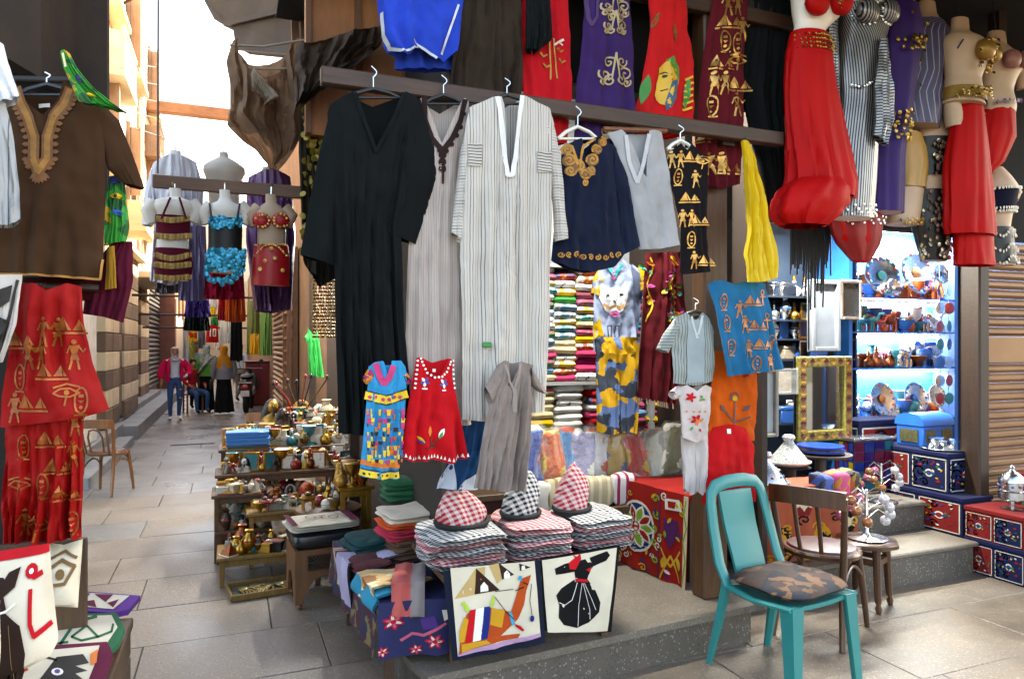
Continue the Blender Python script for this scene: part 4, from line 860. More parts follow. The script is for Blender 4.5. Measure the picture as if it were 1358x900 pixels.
cushion('cream cushion at the very left edge in front of the dervish cushion', [(800,-50),(880,-50)], [(800,0),(850,10),(880,12)], [(0,800),(1,796)], [(0,895),(1,880)], 2.36, [(q, REDC) for q in stroke([(2,810),(4,840),(0,860)], 4)], CRM, -.1, thick=.12, seed=53)
# ================================================================ mannequins over the alley, awning, far goods
class Loft:
    def __init__(s, rows, Y, ratio=.62, off=0.): s.rows, s.Y, s.r, s.off = rows, Y, ratio, off
    def ring(s, py):
        tl = [(a[0], a[1]) for a in s.rows]; tr = [(a[0], a[2]) for a in s.rows]
        l = PY(lerp1(tl, py), py, s.Y); r = PY(lerp1(tr, py), py, s.Y); return (l+r)/2, (r.x-l.x)/2
    def at(s, px, py, off=.004):
        c, w = s.ring(py); P = PY(px, py, s.Y); q = max(-1, min(1, (P.x-c.x)/max(w, 1e-4)))
        return Vector((P.x, s.Y+s.off-math.sqrt(max(0, 1-q*q))*w*s.r-off-s.inf_, P.z)) if hasattr(s, 'inf_') else Vector((P.x, s.Y+s.off-math.sqrt(max(0, 1-q*q))*w*s.r-off, P.z))
    def add(s, mb, y0, y1, infl=0., n=26, rows=14, fold=0., nf=9, seed=0, cap=True, mi=0):
        vs = []; fs = []; uv = []
        for j in range(rows+1):
            v = j/rows; py = y0+(y1-y0)*v; c, w = s.ring(py)
            for i in range(n):
                a = 2*PI*i/n; k = 1
                if fold:
                    aw = a+.35*noise.noise(Vector((math.cos(a)*1.5, math.sin(a)*1.5, v*1.2+seed)))
                    k = 1+fold*(.15+.85*v)*(abs(math.sin(nf*.5*aw+seed))*1.5-.8+.5*math.sin((nf+5)*aw+seed*2+v*2)+.5*noise.noise(Vector((math.cos(a)*3, math.sin(a)*3, v*6+seed))))
                P = Vector((c.x+(w+infl)*k*math.cos(a), s.Y+s.off+(w*s.r+infl)*k*math.sin(a), c.z)); vs.append(P); uv.append((a*w, c.z))
        for j in range(rows):
            for i in range(n): q = (i+1) % n; fs.append((j*n+i, j*n+q, (j+1)*n+q, (j+1)*n+i))
        if cap: fs += [tuple(range(n)), tuple(rows*n+i for i in range(n))]
        mb.add(vs, fs, mi, uv); return s
def discs(mb, pts, r, mi=0, tilt=.3, rd=None):      # small coins facing the street
    rd = rd or random.Random(1)
    for p in pts:
        p = Vector(p); n = Vector((rd.uniform(-tilt, tilt), -1, rd.uniform(-tilt, tilt))).normalized(); a = n.orthogonal().normalized(); b = n.cross(a)
        mb.add([p-n*.002]+[p+(a*math.cos(2*PI*k/8)+b*math.sin(2*PI*k/8))*r for k in range(8)]+[p+n*.003], [(0, 1+k, 1+(k+1) % 8) for k in range(8)]+[(9, 1+(k+1) % 8, 1+k) for k in range(8)], mi)
def arc(y, l, r, sag, n): return [(l+(r-l)*k/(n-1), y+sag*math.sin(PI*k/(n-1))) for k in range(n)]
def mannequin(label, rows, Y, mat=None, arms=None, ratio=.6, hook=None, group=None):
    t = wthing('mannequin', label, 'mannequin', PY((rows[0][1]+rows[0][2])/2, rows[0][0], Y), group); lf = Loft(rows, Y, ratio); mb = MB()
    lf.add(mb, rows[0][0], rows[-1][0], rows=22)
    for a in (arms or ()):       # upper-arm stubs: list of (px,py,r metres)
        mb.tube([PY(q[0], q[1], Y+.01) for q in a], [q[2] for q in a], 10)
    mb.build('torso', mat or SKIN, t)
    if hook:
        P = PY(*hook, Y); Q = PY((rows[0][1]+rows[0][2])/2, rows[0][0], Y); MB().tube([Q-Vector((0,0,.02)), (P+Q)/2, P], .005, 6).build('hook', SILVER, t)
    return t, lf
YM = 4.86
bm_ = wthing('wooden_beam', 'wooden beam across the alley carrying three dressed mannequins', 'beam', PY(300, 245, YM))
l_, r_ = PY(204, 244, YM), PY(440, 252, YM)
MB().box(l_.x, r_.x, YM-.10, YM-.06, l_.z-.04, l_.z+.04, bev=.005).build('plank', wood('#7b573f', '#54382a', per=(1.2, 14., 14.)), bm_, smooth=False)
m = MB()
for px in (229, 298, 360): p = PY(px, 247, YM-.1); m.tube([p+Vector((0,.0,0)), p+Vector((0,-.02,.0)), p+Vector((0,-.03,.015))], .006, 6)
m.build('peg', BRASS, bm_)
for px in (206, 440): q = PY(px, 240, YM); MB().tube([(q.x+.02, YM-.08, q.z+.03), (q.x+.02, YM-.03, q.z+1.6)], .006, 6).build('hanging_wire', plain('#5a5048', .6), bm_)
YG = plain('#a8854a', .4, metal=.5); PINKR = fab('#5c1226'); CYA = M('cyan_sequins', '#0f8fae', rough=.25, metal=.5, var=.35, scale=60, bump=.2, bscale=90)
t, lf = mannequin('mannequin in maroon halter top and skirt with gold fringe, left on alley beam', [(250,224,240),(262,225,240),(266,206,255),(275,200,259),(290,209,251),(329,208,250),(350,206,254),(372,210,250)], YM-.16, arms=[[(206,268,.045),(197,280,.045),(203,296,.035)],[(253,268,.045),(261,280,.045),(254,294,.035)]], hook=(232,244))
mb = MB(); lf.add(mb, 287, 312, .008, rows=6, cap=False); mb.build('top', PINKR, t)
mb = MB(); lf.add(mb, 330, 369, .012, rows=8, fold=.04, cap=False); mb.build('skirt', PINKR, t)
m = MB(); lf.inf_ = .014
for yy, sg in ((289,4),(312,3),(337,6),(350,3),(366,3)):
    for dy in (0, 3): discs(m, [lf.at(x, y+dy, .006) for x, y in arc(yy, 207, 252, sg, 17)], .012)
m.build('gold_fringe', YG, t)['kind'] = 'stuff'
MB().tube([PY(214,290,YM-.25), PY(226,262,YM-.22)], .006).build('strap', PINKR, t); MB().tube([PY(247,290,YM-.25), PY(238,262,YM-.22)], .006).build('strap', PINKR, t)
t, lf = mannequin('mannequin in black camisole with turquoise sequins, middle of alley beam', [(252,291,305),(266,291,306),(271,280,318),(280,274,324),(292,278,320),(329,278,319),(350,274,324),(362,278,320)], YM-.17, arms=[[(281,272,.045),(271,283,.045),(276,297,.035)],[(317,272,.045),(328,283,.045),(322,297,.035)]], hook=(298,244))
mb = MB(); lf.add(mb, 290, 331, .008, rows=8, cap=False); mb.build('camisole', BLACKM, t)
mb = MB(); lf.add(mb, 332, 358, .01, rows=8, fold=.03, cap=False); mb.build('hip_scarf', fab('#1a6f86'), t)
m = MB(); lf.inf_ = .014; rd = random.Random(8)
discs(m, [lf.at(rd.uniform(279,319), rd.uniform(290,304), .008) for _ in range(70)], .014, rd=rd)
discs(m, [lf.at(rd.uniform(274,324), rd.uniform(332,360), .01) for _ in range(120)], .016, rd=rd)
discs(m, [lf.at(x, y+rd.uniform(0,10), .01) for x, y in arc(358, 273, 318, 12, 30)], .015, rd=rd)
m.build('sequins', CYA, t)['kind'] = 'stuff'
for a, b in (((281,292),(278,270)),((314,292),(318,270))): MB().tube([PY(*a,YM-.27), PY(*b,YM-.2)], .006).build('strap', BLACKM, t)
t, lf = mannequin('mannequin in red jewelled bra and red skirt, right on alley beam', [(258,352,366),(270,352,367),(276,342,376),(284,336,383),(300,341,379),(324,341,379),(345,337,382),(378,337,381)], YM-.18, SKIN2, arms=[[(344,276,.045),(333,286,.045),(338,300,.035)],[(376,276,.045),(386,286,.045),(380,300,.035)]], hook=(360,248))
REDS = satin('#b00d16')
mb = MB(); lf.add(mb, 325, 379, .012, rows=10, fold=.03, cap=False); mb.build('skirt', REDS, t)
m = MB()
for cx in (347, 372): m.lathe([(.0,0),(.04,.006),(.055,.02),(.062,.045)], 14, c=PY(cx, 295, YM-.3))
o = MB()
for cx in (347, 371):
    P = PY(cx, 294, YM-.2); c_, w_ = lf.ring(294); q = lf.at(cx, 294, 0); s_ = MB(); s_.soft(.115,.07,.1,(0,0,-.05),e=2,n=5,nz=8); s_.build('bra_cup', REDS, t, origin=-(q-Vector(t['wb'])))
m = MB(); rd = random.Random(5); lf.inf_ = .02
discs(m, [lf.at(cx+9*math.cos(a), 296+8*math.sin(a), .035) for cx in (347,371) for a in [2*PI*k/12 for k in range(12)]], .009, rd=rd)
discs(m, [lf.at(x, y, .01) for x, y in [(338+k*2.4, 340-14*math.sin(PI*k/17)) for k in range(18)]], .008, rd=rd)
discs(m, [lf.at(x, y, .01) for x, y in ((350,348),(364,344),(344,358),(374,360),(359,332))], .014, rd=rd); discs(m, [lf.at(x, 326, .01) for x in range(338, 382, 3)], .007, rd=rd)
m.build('beads', GOLD, t)['kind'] = 'stuff'
# second row behind
YB = 5.25
WSAT = satin('#d3d0d6', rough=.3)
t, lf = mannequin('pale mannequin wearing shiny white satin robe behind the alley beam', [(200,225,240),(212,224,241),(218,204,260),(250,200,262),(300,206,262)], YB, hook=(232,188))
mb = MB(); s_ = Sheet([(210,206),(230,198),(300,204),(378,198)], [(210,258),(230,264),(300,262),(378,252)], [(0,218),(.35,209),(.65,209),(1,216)], [(0,372),(.5,380),(1,376)], YB-.12, thick=.2, fold=.05, nf=5, seed=61); s_.add(mb); mb.build('robe', WSAT, t)
for o_, i_ in (([(204,215),(192,250),(188,298)], [(212,235),(206,262),(203,300)]), ([(260,215),(270,250),(268,300)], [(254,235),(258,262),(258,298)])): mb = MB(); Sleeve(o_, i_, YB-.12, thick=.07).add(mb); mb.build('sleeve', WSAT, t)
t, lf = mannequin('bare cream bust mannequin behind middle of the alley beam', [(202,291,302),(211,290,304),(217,272,322),(226,268,327),(246,276,318),(300,278,318),(345,274,322)], YB, M('bust_translucent', '#c9c0b3', rough=.4, tl=.3), hook=(297,188))
t, lf = mannequin('mannequin in shiny purple robe behind right of the alley beam', [(222,348,362),(232,346,364),(240,332,380),(300,334,380)], YB, hook=(356,205))
mb = MB(); s_ = Sheet([(228,330),(260,327),(320,326),(415,338)], [(228,384),(260,388),(320,392),(415,386)], [(0,236),(.35,229),(.65,229),(1,236)], [(0,412),(.5,414),(1,410)], YB-.12, thick=.2, fold=.06, nf=6, seed=62); s_.add(mb); mb.build('robe', satin('#6a3f74', rough=.32), t)
for (nm, lab, cat, mt, x0, x1, y0, y1, YY, sd) in (
    ('lilac_skirt', 'lilac beaded skirt hanging behind left mannequins of the alley beam', 'skirt', satin('#6b6285'), 236, 276, 300, 398, 5.05, 63),
    ('crimson_skirt', 'crimson skirt hanging under the turquoise sequinned mannequin', 'skirt', fab('#8f0f2c'), 270, 325, 350, 396, 5.0, 64),
    ('orange_fringe_skirt', 'orange fringed skirt hanging low under the alley beam', 'skirt', fab('#c4531f'), 298, 326, 358, 426, 5.4, 65),
    ('red_fringe_skirt', 'narrow red skirt with white beads beside the orange fringed skirt', 'skirt', fab('#b31a1c'), 288, 302, 385, 424, 5.6, 66),
    ('purple_black_skirt', 'purple and black skirt hanging above the alley walkers', 'skirt', fab('#2f1f55'), 244, 280, 395, 420, 6.4, 67),
    ('black_skirt', 'black skirt hanging under the purple one above the walkers', 'skirt', BLK, 243, 279, 415, 438, 6.5, 68),
    ('grey_skirt', 'grey hanging skirt left of lilac skirt', 'skirt', fab('#6f6a72'), 206, 238, 352, 388, 5.15, 69)):
    garment(nm, lab, cat, mt, [(y0,x0+3),(y1,x0)], [(y0,x1-3),(y1,x1)], [(0,y0),(1,y0)], [(0,y1),(.5,y1+1),(1,y1)], YY, thick=.04, fold=.03, nf=5, seed=sd, n=14, m=20)
# canvas awning tied up with ropes
CAN = M('brown_canvas', '#94745a', rough=.9, var=.3, scale=6, bump=.2, bscale=40, tl=.42)
YA = 4.9
th, sh = garment('canvas_awning', 'bunched brown canvas awning tied up over the alley', 'awning', CAN, [(52,309),(80,300),(110,305),(145,305),(165,301),(185,322),(205,344),(226,353)], [(52,396),(100,398),(140,404),(184,398),(210,385),(226,364)],
    [(0,62),(.08,56),(.18,84),(.45,112),(.7,104),(.85,68),(1,54)], [(0,168),(.2,196),(.5,224),(.75,226),(1,196)], YA, thick=.3, fold=.12, nf=3, seed=71, m=36, n=34, vp=.2, wr=.05, Tb=[(0,62),(.3,66),(.6,64),(1,56)])
sh2 = Sheet([(30,400),(60,392),(100,390),(140,392)], [(30,512),(60,505),(100,470),(140,420)], [(0,60),(.3,58),(.6,48),(1,34)], [(0,140),(.4,128),(.7,105),(1,60)], 4.0, thick=.12, fold=.08, nf=3, seed=72, vp=.3, wr=.03); mb = MB(); sh2.add(mb); mb.build('side_drape', M('dark_canvas', '#3d2c1f', rough=.9, var=.3, scale=6, bump=.2), th)
m = MB(); m.tube([PY(305,60,YA-.1), PY(350,62,YA-.1), PY(412,52,YA-.15)], .008, 6); m.tube([PY(326,90,YA-.12), PY(352,92,YA-.12), PY(382,91,YA-.12)], .007, 6); m.build('rope', plain('#9a8a76', .9), th)
s3 = Sheet([(92,332),(120,334),(142,344)], [(92,343),(115,358),(128,372),(142,352)], [(0,98),(.4,92),(1,108)], [(0,122),(.6,142),(1,126)], YA-.18, thick=.05, fold=.03, seed=73, n=12); mb = MB(); s3.add(mb); mb.build('white_rag', M('pale_canvas', '#c9b7a0', rough=.9, tl=.35, bump=.2), th)
# dark hanging drape with golden coins
th, sh = garment('coin_drape', 'dark hanging drape covered with golden coins behind the black robe', 'drape', fab('#1c1810'), [(80,398),(200,396),(350,402),(520,408)], [(80,470),(300,462),(520,455)], [(0,95),(1,70)], [(0,345),(.4,380),(1,360)], 4.3, thick=.08, fold=.03, nf=4, seed=74)
m = MB(); rd = random.Random(3)
discs(m, [sh.at(rd.uniform(400,442), rd.uniform(120,345), .012) for _ in range(150)], .02, rd=rd, tilt=.8); m.build('coins', plain('#8d7a34', .4, metal=.5), th)['kind'] = 'stuff'
m = MB(); th2 = wthing('gold_bead_curtain', 'golden bead strings hanging beside the alley shop', 'bead curtain', PY(428,355,5.6))
for k in range(9):
    px = 416+k*3.4
    for q in range(22): p = PY(px+rd.uniform(-1,1), 352+q*4.6, 5.6); m.soft(.02,.02,.026,(p.x,p.y,p.z),e=2,n=2,nz=4)
m.build('bead_strings', plain('#a5852b', .35, metal=.5), th2)['kind'] = 'stuff'
MB().tube([PY(410,350,5.6), PY(448,352,5.6)], .012).build('rod', BLACKM, th2)
garment('green_dress', 'bright green dress hanging outside the alley shop', 'dress', satin('#11913f'), [(434,408),(455,408),(500,410)], [(434,420),(455,424),(500,430)], [(0,434),(.5,444),(1,440)], [(0,498),(1,500)], 8.3, thick=.05, fold=.02, seed=75, n=14, sleeves=[([(410,438),(404,446)], [(412,448),(408,456)])])
# goods hung farther down the alley
for k, (nm, lab, cat, mt, x0, x1, y0, y1, YY) in enumerate((
    ('red_jersey', 'red jersey with white number ten hanging far down the alley', 'jersey', fab('#a81218'), 273, 290, 431, 454, 17.0),
    ('white_panel_shirt', 'white shirt hanging beside the red jersey in the alley', 'shirt', fab('#cfd2cc'), 291, 306, 424, 455, 17.2),
    ('black_gown', 'black gown hanging far in the alley beside the white shirt', 'gown', BLK, 305, 322, 420, 478, 17.4),
    ('olive_drape', 'olive green drape hanging far in the alley', 'drape', satin('#5f6b3a'), 327, 345, 398, 470, 16.0),
    ('green_drape', 'pale green drape hanging beside the alley shutter', 'drape', satin('#55803f'), 344, 361, 398, 471, 15.0),
    ('golden_dress', 'golden yellow dress hanging far in the alley', 'dress', satin('#b5851a'), 331, 346, 442, 470, 15.5),
    ('yellow_red_shirt', 'yellow and red printed shirt hanging far on the left of the alley', 'shirt', M('print_ry', '#b8281c', kind='voro', col2='#d6b21e', per=.09, duty=.5), 249, 262, 437, 454, 19),
    ('grey_coat', 'grey coat hanging far in the alley', 'coat', fab('#6d7377'), 262, 273, 438, 462, 19.5),
    ('lime_dress', 'pale lime dress hanging far in the alley', 'dress', fab('#a9b56a'), 250, 259, 454, 480, 19.5),
    ('white_gown', 'narrow white gown hanging at the far left of the alley goods', 'gown', fab('#c4c9d0'), 242, 248, 436, 482, 20),
    ('white_cap_bag', 'white and red bag hanging above the walkers', 'bag', fab('#d9d4cc'), 283, 296, 453, 464, 18),
    ('green_shirt', 'green shirt hanging far above the red jersey', 'shirt', fab('#1f8a4a'), 279, 290, 420, 432, 18),
    ('yellow_shirt', 'yellow shirt hanging far above the red jersey', 'shirt', fab('#d6b21e'), 277, 287, 407, 421, 18.4),
    ('white_blouse', 'white blouse hanging far behind the orange skirt', 'blouse', fab('#cfd2d6'), 276, 288, 396, 410, 18.6))):
    th, sh = garment(nm, lab, cat, mt, [(y0,x0+1),(y1,x0)], [(y0,x1-1),(y1,x1)], [(0,y0+1),(.4,y0),(.6,y0),(1,y0+1)], [(0,y1),(1,y1)], YY, thick=.12, fold=.05, nf=4, seed=80+k, n=10, m=12)
    if nm == 'red_jersey': decal(th, sh, [(q, WT) for q in stroke([(279,436),(279,446)], 1.6)+stroke([(283,436.5),(286,436.5),(286,445.5),(283,445.5)], 1.5, True)], 'number', off=.03)
gb = wthing('goods_beam', 'long pole across the far alley with hanging goods', 'pole', (-.5, 18, 3.3))
m = MB()
for yy, px, py in ((17.2,300,420),(19.3,262,436),(15.4,345,397),(18.4,282,395)):
    p = PY(px, py, yy); m.tube([(-2.2, yy, p.z+.03), (1.2, yy, p.z+.03)], .025, 6)
m.build('pole', DW, gb)['kind'] = 'stuff'
fbm = wthing('high_beam', 'pale timber beam spanning the alley high up', 'beam', (-.5, 20, 7.4)); p = PY(270, 150, 20)
MB().box(-2.0, 1.1, 19.85, 20.1, p.z-.13, p.z+.15, bev=.02).build('timber', wood('#a8764f', '#7a5233', per=(1., 10., 10.)), fbm, smooth=False)
m = MB(); rr = random.Random(2)
for k in range(6): m.tube([PD(150+k*6, 60+k*22, 14), PD(240, 70+k*24, 22)], .012, 5)
cb = m.build('cables', plain('#3a3330', .7)); tag(cb, 'thin dark cables strung along the pale left facade', 'cables', kind='stuff')
# ================================================================ people in the alley and the scooter
def skin_mesh(name, nodes, edges, root, sub=2):
    """nodes: {key:(x,y,z,rx,ry)}; returns an evaluated mesh grown from the skeleton"""
    keys = list(nodes); me = bpy.data.meshes.new(name+'_sk'); me.from_pydata([nodes[k][:3] for k in keys], [(keys.index(a), keys.index(b)) for a, b in edges], [])
    o = bpy.data.objects.new(name+'_sk', me); COL.objects.link(o)
    md = o.modifiers.new('s', 'SKIN'); md.use_smooth_shade = True; md.branch_smoothing = .6; sb = o.modifiers.new('b', 'SUBSURF'); sb.levels = sub; sb.render_levels = sub
    for i, k in enumerate(keys):
        v = me.skin_vertices[0].data[i]; v.radius = nodes[k][3:5]; v.use_root = (k == root)
    dg = bpy.context.evaluated_depsgraph_get(); dg.update(); out = bpy.data.meshes.new_from_object(o.evaluated_get(dg)); out.name = name
    bpy.data.objects.remove(o); return out
def person(label, foot, H, rot, region, mats, pose=None, extra=None, group='people walking in the alley'):
    k = H/1.7; pose = pose or {}
    N = {'pel': (0,0,.95,.13,.10), 'wai': (0,0,1.10,.12,.09), 'che': (0,0,1.30,.145,.10), 'sho': (0,0,1.41,.09,.075), 'nec': (0,0,1.48,.05,.05), 'hd0': (0,-.01,1.56,.068,.078), 'hd1': (0,-.01,1.64,.066,.08), 'hd2': (0,0,1.69,.03,.035),
         'lsh': (-.17,0,1.385,.06,.06), 'lel': (-.23,.02,1.12,.045,.045), 'lwr': (-.24,-.04,.88,.03,.03), 'lha': (-.24,-.06,.80,.034,.02),
         'rsh': (.17,0,1.385,.06,.06), 'rel': (.23,.02,1.12,.045,.045), 'rwr': (.24,-.04,.88,.03,.03), 'rha': (.24,-.06,.80,.034,.02),
         'lhi': (-.095,0,.88,.095,.095), 'lkn': (-.10,-.02,.49,.062,.065), 'lan': (-.105,.02,.09,.042,.045), 'lto': (-.115,-.13,.035,.036,.03),
         'rhi': (.095,0,.88,.095,.095), 'rkn': (.10,-.02,.49,.062,.065), 'ran': (.105,.02,.09,.042,.045), 'rto': (.115,-.13,.035,.036,.03)}
    for q, v in pose.items(): N[q] = tuple(v)+N[q][len(v):]
    E = [('pel','wai'),('wai','che'),('che','sho'),('sho','nec'),('nec','hd0'),('hd0','hd1'),('hd1','hd2'),('sho','lsh'),('lsh','lel'),('lel','lwr'),('lwr','lha'),('sho','rsh'),('rsh','rel'),('rel','rwr'),('rwr','rha'),('pel','lhi'),('lhi','lkn'),('lkn','lan'),('lan','lto'),('pel','rhi'),('rhi','rkn'),('rkn','ran'),('ran','rto')]
    me = skin_mesh('body', N, E, 'pel')
    # fingers: short tapered chains rooted in the palm, part of the same mesh
    fb_ = MB()
    for s_ in ('l', 'r'):
        w_, h_ = Vector(N[s_+'wr'][:3]), Vector(N[s_+'ha'][:3]); d = (h_-w_).normalized(); sd_ = d.cross(Vector((1,0,0))); sd_ = sd_.normalized() if sd_.length > .1 else Vector((0,1,0)); fr = sd_.cross(d)
        for q in range(4):
            a = h_+sd_*(q-1.5)*.017; L_ = (.06,.072,.068,.052)[q]; fb_.tube([a, a+d*L_*.5+fr*.004, a+d*L_+fr*.016], [.009,.0085,.006], 6)
        a = w_+d*.03+sd_*.02; fb_.tube([a, a+sd_*.03+d*.025, a+sd_*.04+d*.055], [.011,.01,.007], 6)
    nz = Vector(N['hd0'][:3]); fb_.tube([nz+Vector((0,-.07,.035)), nz+Vector((0,-.092,.005))], [.008,.013], 6)
    bm = bmesh.new(); bm.from_mesh(me); tmp = fb_.mesh('t', [SKINP]); bm.from_mesh(tmp); bm.to_mesh(me); bm.free(); bpy.data.meshes.remove(tmp)
    me.materials.clear()
    for m_ in mats: me.materials.append(m_)
    for p in me.polygons: p.material_index = region(p.center); p.use_smooth = True
    t = thing('person', label, 'person', foot, rot, group); t.scale = (k, k, k)
    o = bpy.data.objects.new('body', me); COL.objects.link(o); o.parent = t
    if extra: extra(t)
    return t
SKINP = M('skin', '#a8714f', rough=.6, var=.08, bump=.03)
def lpart(name, mb, mat, t): return mb.build(name, mat, t, origin=(0,0,0))
WHT = fab('#c9cbd0'); JEAN = M('denim', '#254a78', rough=.85, var=.25, scale=9, bump=.15, bscale=300); PNK = fab('#c3154a'); BLKF = fab('#0e0e10')
def reg(shirt_lo, shirt_hi, arm_cut=.86, shoe=.085, sleeves=True):
    # 0 skin, 1 top, 2 bottom, 3 shoes
    def f(c):
        if c.z < shoe: return 3
        if abs(c.x) > .175 and c.z < 1.2 and c.z > .65: return 1 if (sleeves and c.z > arm_cut) else 0
        if c.z < shirt_lo: return 2
        if c.z < shirt_hi: return 1
        return 0
    return f
def eyes_mouth(t):
    m = MB()
    for x in (-.028, .028): m.soft(.018,.008,.009,(x,-.083,1.595),e=2,n=2,nz=4)
    lpart('eyes', m, BLACKM, t); m = MB(); m.soft(.04,.008,.01,(0,-.078,1.535),e=2,n=2,nz=4); lpart('mouth', m, plain('#7a2a2c', .5), t)
def hijab(t, mat, low=1.33, front_open=True, wide=.17):
    m = MB(); rings = [(1.725,0,.012,.02,.02),(1.715,0,.01,.055,.06),(1.68,0,.008,.085,.095),(1.62,0,.01,.092,.105),(1.55,0,.014,.085,.098),(1.49,0,.015,.08,.085),(1.44,0,.01,.12,.10),(1.40,0,.005,wide,.125),(low,0,.005,wide*1.08,.135)]
    n = 24; vs = []; fs = []
    for (z, cx, cy, rx, ry) in rings:
        for i in range(n): a = 2*PI*i/n-PI/2; kx = 1+.03*math.sin(5*a+z*30); vs.append((cx+rx*kx*math.cos(a), cy+ry*kx*math.sin(a), z))
    for j in range(len(rings)-1):
        for i in range(n):
            k = (i+1) % n
            if front_open and j in (2, 3) and (i < 3 or i >= n-3): continue      # opening for the face
            fs.append((j*n+i, j*n+k, (j+1)*n+k, (j+1)*n+i))
    m.add(vs, fs); lpart('headscarf', m, mat, t)
def ex1(t):
    eyes_mouth(t); hijab(t, M('print_scarf', '#b3aeb0', rough=.85, kind='voro', col2='#7f7a80', per=.03, duty=.4), low=1.40, wide=.10)
    m = MB()      # open jacket: two fronts and a back, with wide sleeves
    n = 20; vs = []; fs = []
    for j, (z, rx, ry) in enumerate(((1.44,.14,.09),(1.38,.20,.125),(1.2,.19,.135),(1.02,.20,.14),(.90,.205,.145))):
        for i in range(n): a = -PI/2+.62+(2*PI-1.24)*i/(n-1); vs.append((rx*math.cos(a), ry*math.sin(a), z))
    for j in range(4):
        for i in range(n-1): fs.append((j*n+i, j*n+i+1, (j+1)*n+i+1, (j+1)*n+i))
    m.add(vs, fs); lpart('jacket', m, PNK, t)
    m = MB(); m.tube([(-.17,0,1.40),(-.25,.02,1.25),(-.30,0,1.08),(-.285,-.05,.98)], [.072,.085,.088,.06], 10); lpart('jacket_sleeve', m, PNK, t)
    m = MB(); m.tube([(.17,0,1.40),(.26,.02,1.27),(.31,.02,1.12),(.27,-.08,1.05)], [.072,.085,.085,.06], 10); lpart('jacket_sleeve', m, PNK, t)
    m = MB(); rd = random.Random(1)
    for (x, z) in ((-.11,.50),(.11,.52),(.12,.72),(-.09,.46)): m.soft(.05,.02,.035,(x,-.085,z-.02),e=2.5,n=3,nz=4)
    lpart('ripped_patch', m, plain('#b3aca8', .8), t)
    m = MB()
    for x in (-.11, .11): m.soft(.085,.25,.085,(x,-.05,0),e=2.6,n=5,nz=6)
    for c_ in range(1): lpart('sneakers', m, plain('#d8d6d2', .6), t)
f1 = PG(232, 556)
person('woman in pink jacket, white top and blue jeans walking towards us', f1, 1.55, YAW*.3, reg(1.0, 1.45, arm_cut=1.0), [SKINP, fab('#c4c9d3'), JEAN, plain('#d8d6d2', .6)],
    dict(lan=(-.10,-.03,.09), lkn=(-.105,-.06,.5), lto=(-.11,-.16,.035), ran=(.09,.09,.09), rto=(.10,-.03,.03), lha=(-.30,-.10,.80), lwr=(-.285,-.06,.88), lel=(-.28,.02,1.12), rel=(.29,.03,1.14), rwr=(.24,-.12,1.03), rha=(.19,-.15,1.0)), ex1)
def skirtpart(t, mat, z0=1.02, z1=.06, r0=.15, r1=.2, step=.05):
    m = MB(); n = 28; vs = []; fs = []
    for j in range(11):
        v = j/10; z = z0+(z1-z0)*v
        for i in range(n): a = 2*PI*i/n; r = (r0+(r1-r0)*v)*(1+.07*v*math.sin(7*a)+.03*v*math.sin(11*a+1)); vs.append((r*math.cos(a), r*.8*math.sin(a)+step*v*math.sin(a*1.0), z))
    for j in range(10):
        for i in range(n): k = (i+1) % n; fs.append((j*n+i, j*n+k, (j+1)*n+k, (j+1)*n+i))
    m.add(vs, fs); lpart('long_skirt', m, mat, t)
def loose_top(t, mat, z0=1.43, z1=.88, w=.2):
    m = MB(); n = 24; rings = [(1.45,.10,.08),(1.40,.17,.115),(1.25,.185,.135),(1.08,.19,.14),(.95,w,.155),(z1,w+.01,.16)]; vs = []; fs = []
    for (z, rx, ry) in rings:
        for i in range(n): a = 2*PI*i/n; k = 1+.03*math.sin(6*a+z*9); vs.append((rx*k*math.cos(a), ry*k*math.sin(a), z))
    for j in range(len(rings)-1):
        for i in range(n): k = (i+1) % n; fs.append((j*n+i, j*n+k, (j+1)*n+k, (j+1)*n+i))
    m.add(vs, fs); lpart('tunic', m, mat, t)
    for s_ in (-1, 1):
        m = MB(); m.tube([(s_*.15,0,1.41),(s_*.22,.01,1.27),(s_*.25,.02,1.1),(s_*.25,-.03,.93)], [.075,.075,.068,.05], 10); lpart('tunic_sleeve', m, mat, t)
MUS = fab('#a87222'); GRYT = fab('#6e7380'); GRNT = fab('#4f8a3a'); SCF2 = M('sage_scarf', '#8f9a94', rough=.85, kind='voro', col2='#66716c', per=.05, duty=.4)
def ex2(t): loose_top(t, GRYT); skirtpart(t, BLKF, r1=.23); hijab(t, MUS, low=1.16, front_open=True, wide=.19); m = MB(); m.soft(.09,.22,.26,(.30,0,.62),e=3,n=4,nz=6); m.tube([(.27,-.06,.86),(.28,-.02,.95),(.27,.05,.86)], .012); lpart('handbag', m, plain('#141214', .45), t)
def ex3(t): loose_top(t, GRNT, z1=.92); skirtpart(t, BLKF, r1=.2); hijab(t, SCF2, low=1.22, front_open=True, wide=.19); m = MB(); m.tube([(-.12,.10,1.4),(.05,.165,1.2),(.17,.15,1.02)], [.07,.08,.06], 8, flat=.4); lpart('scarf_end', m, SCF2, t)
person('woman from behind in mustard headscarf, grey tunic and long black skirt', PG(297, 549), 1.58, PI+YAW*.2, reg(1.0, 1.46, arm_cut=.9), [SKINP, GRYT, BLKF, plain('#8a7a70', .7)], dict(ran=(.09,.12,.10), rto=(.10,-.0,.04)), ex2)
person('woman from behind in sage headscarf and green tunic beside the mustard scarf', PG(274, 546), 1.6, PI-YAW*.3, reg(1.0, 1.46, arm_cut=.9), [SKINP, GRNT, BLKF, BLKF], dict(lan=(-.09,.12,.10), lto=(-.10,0,.04)), ex3)
HAIR = plain('#1a1412', .7)
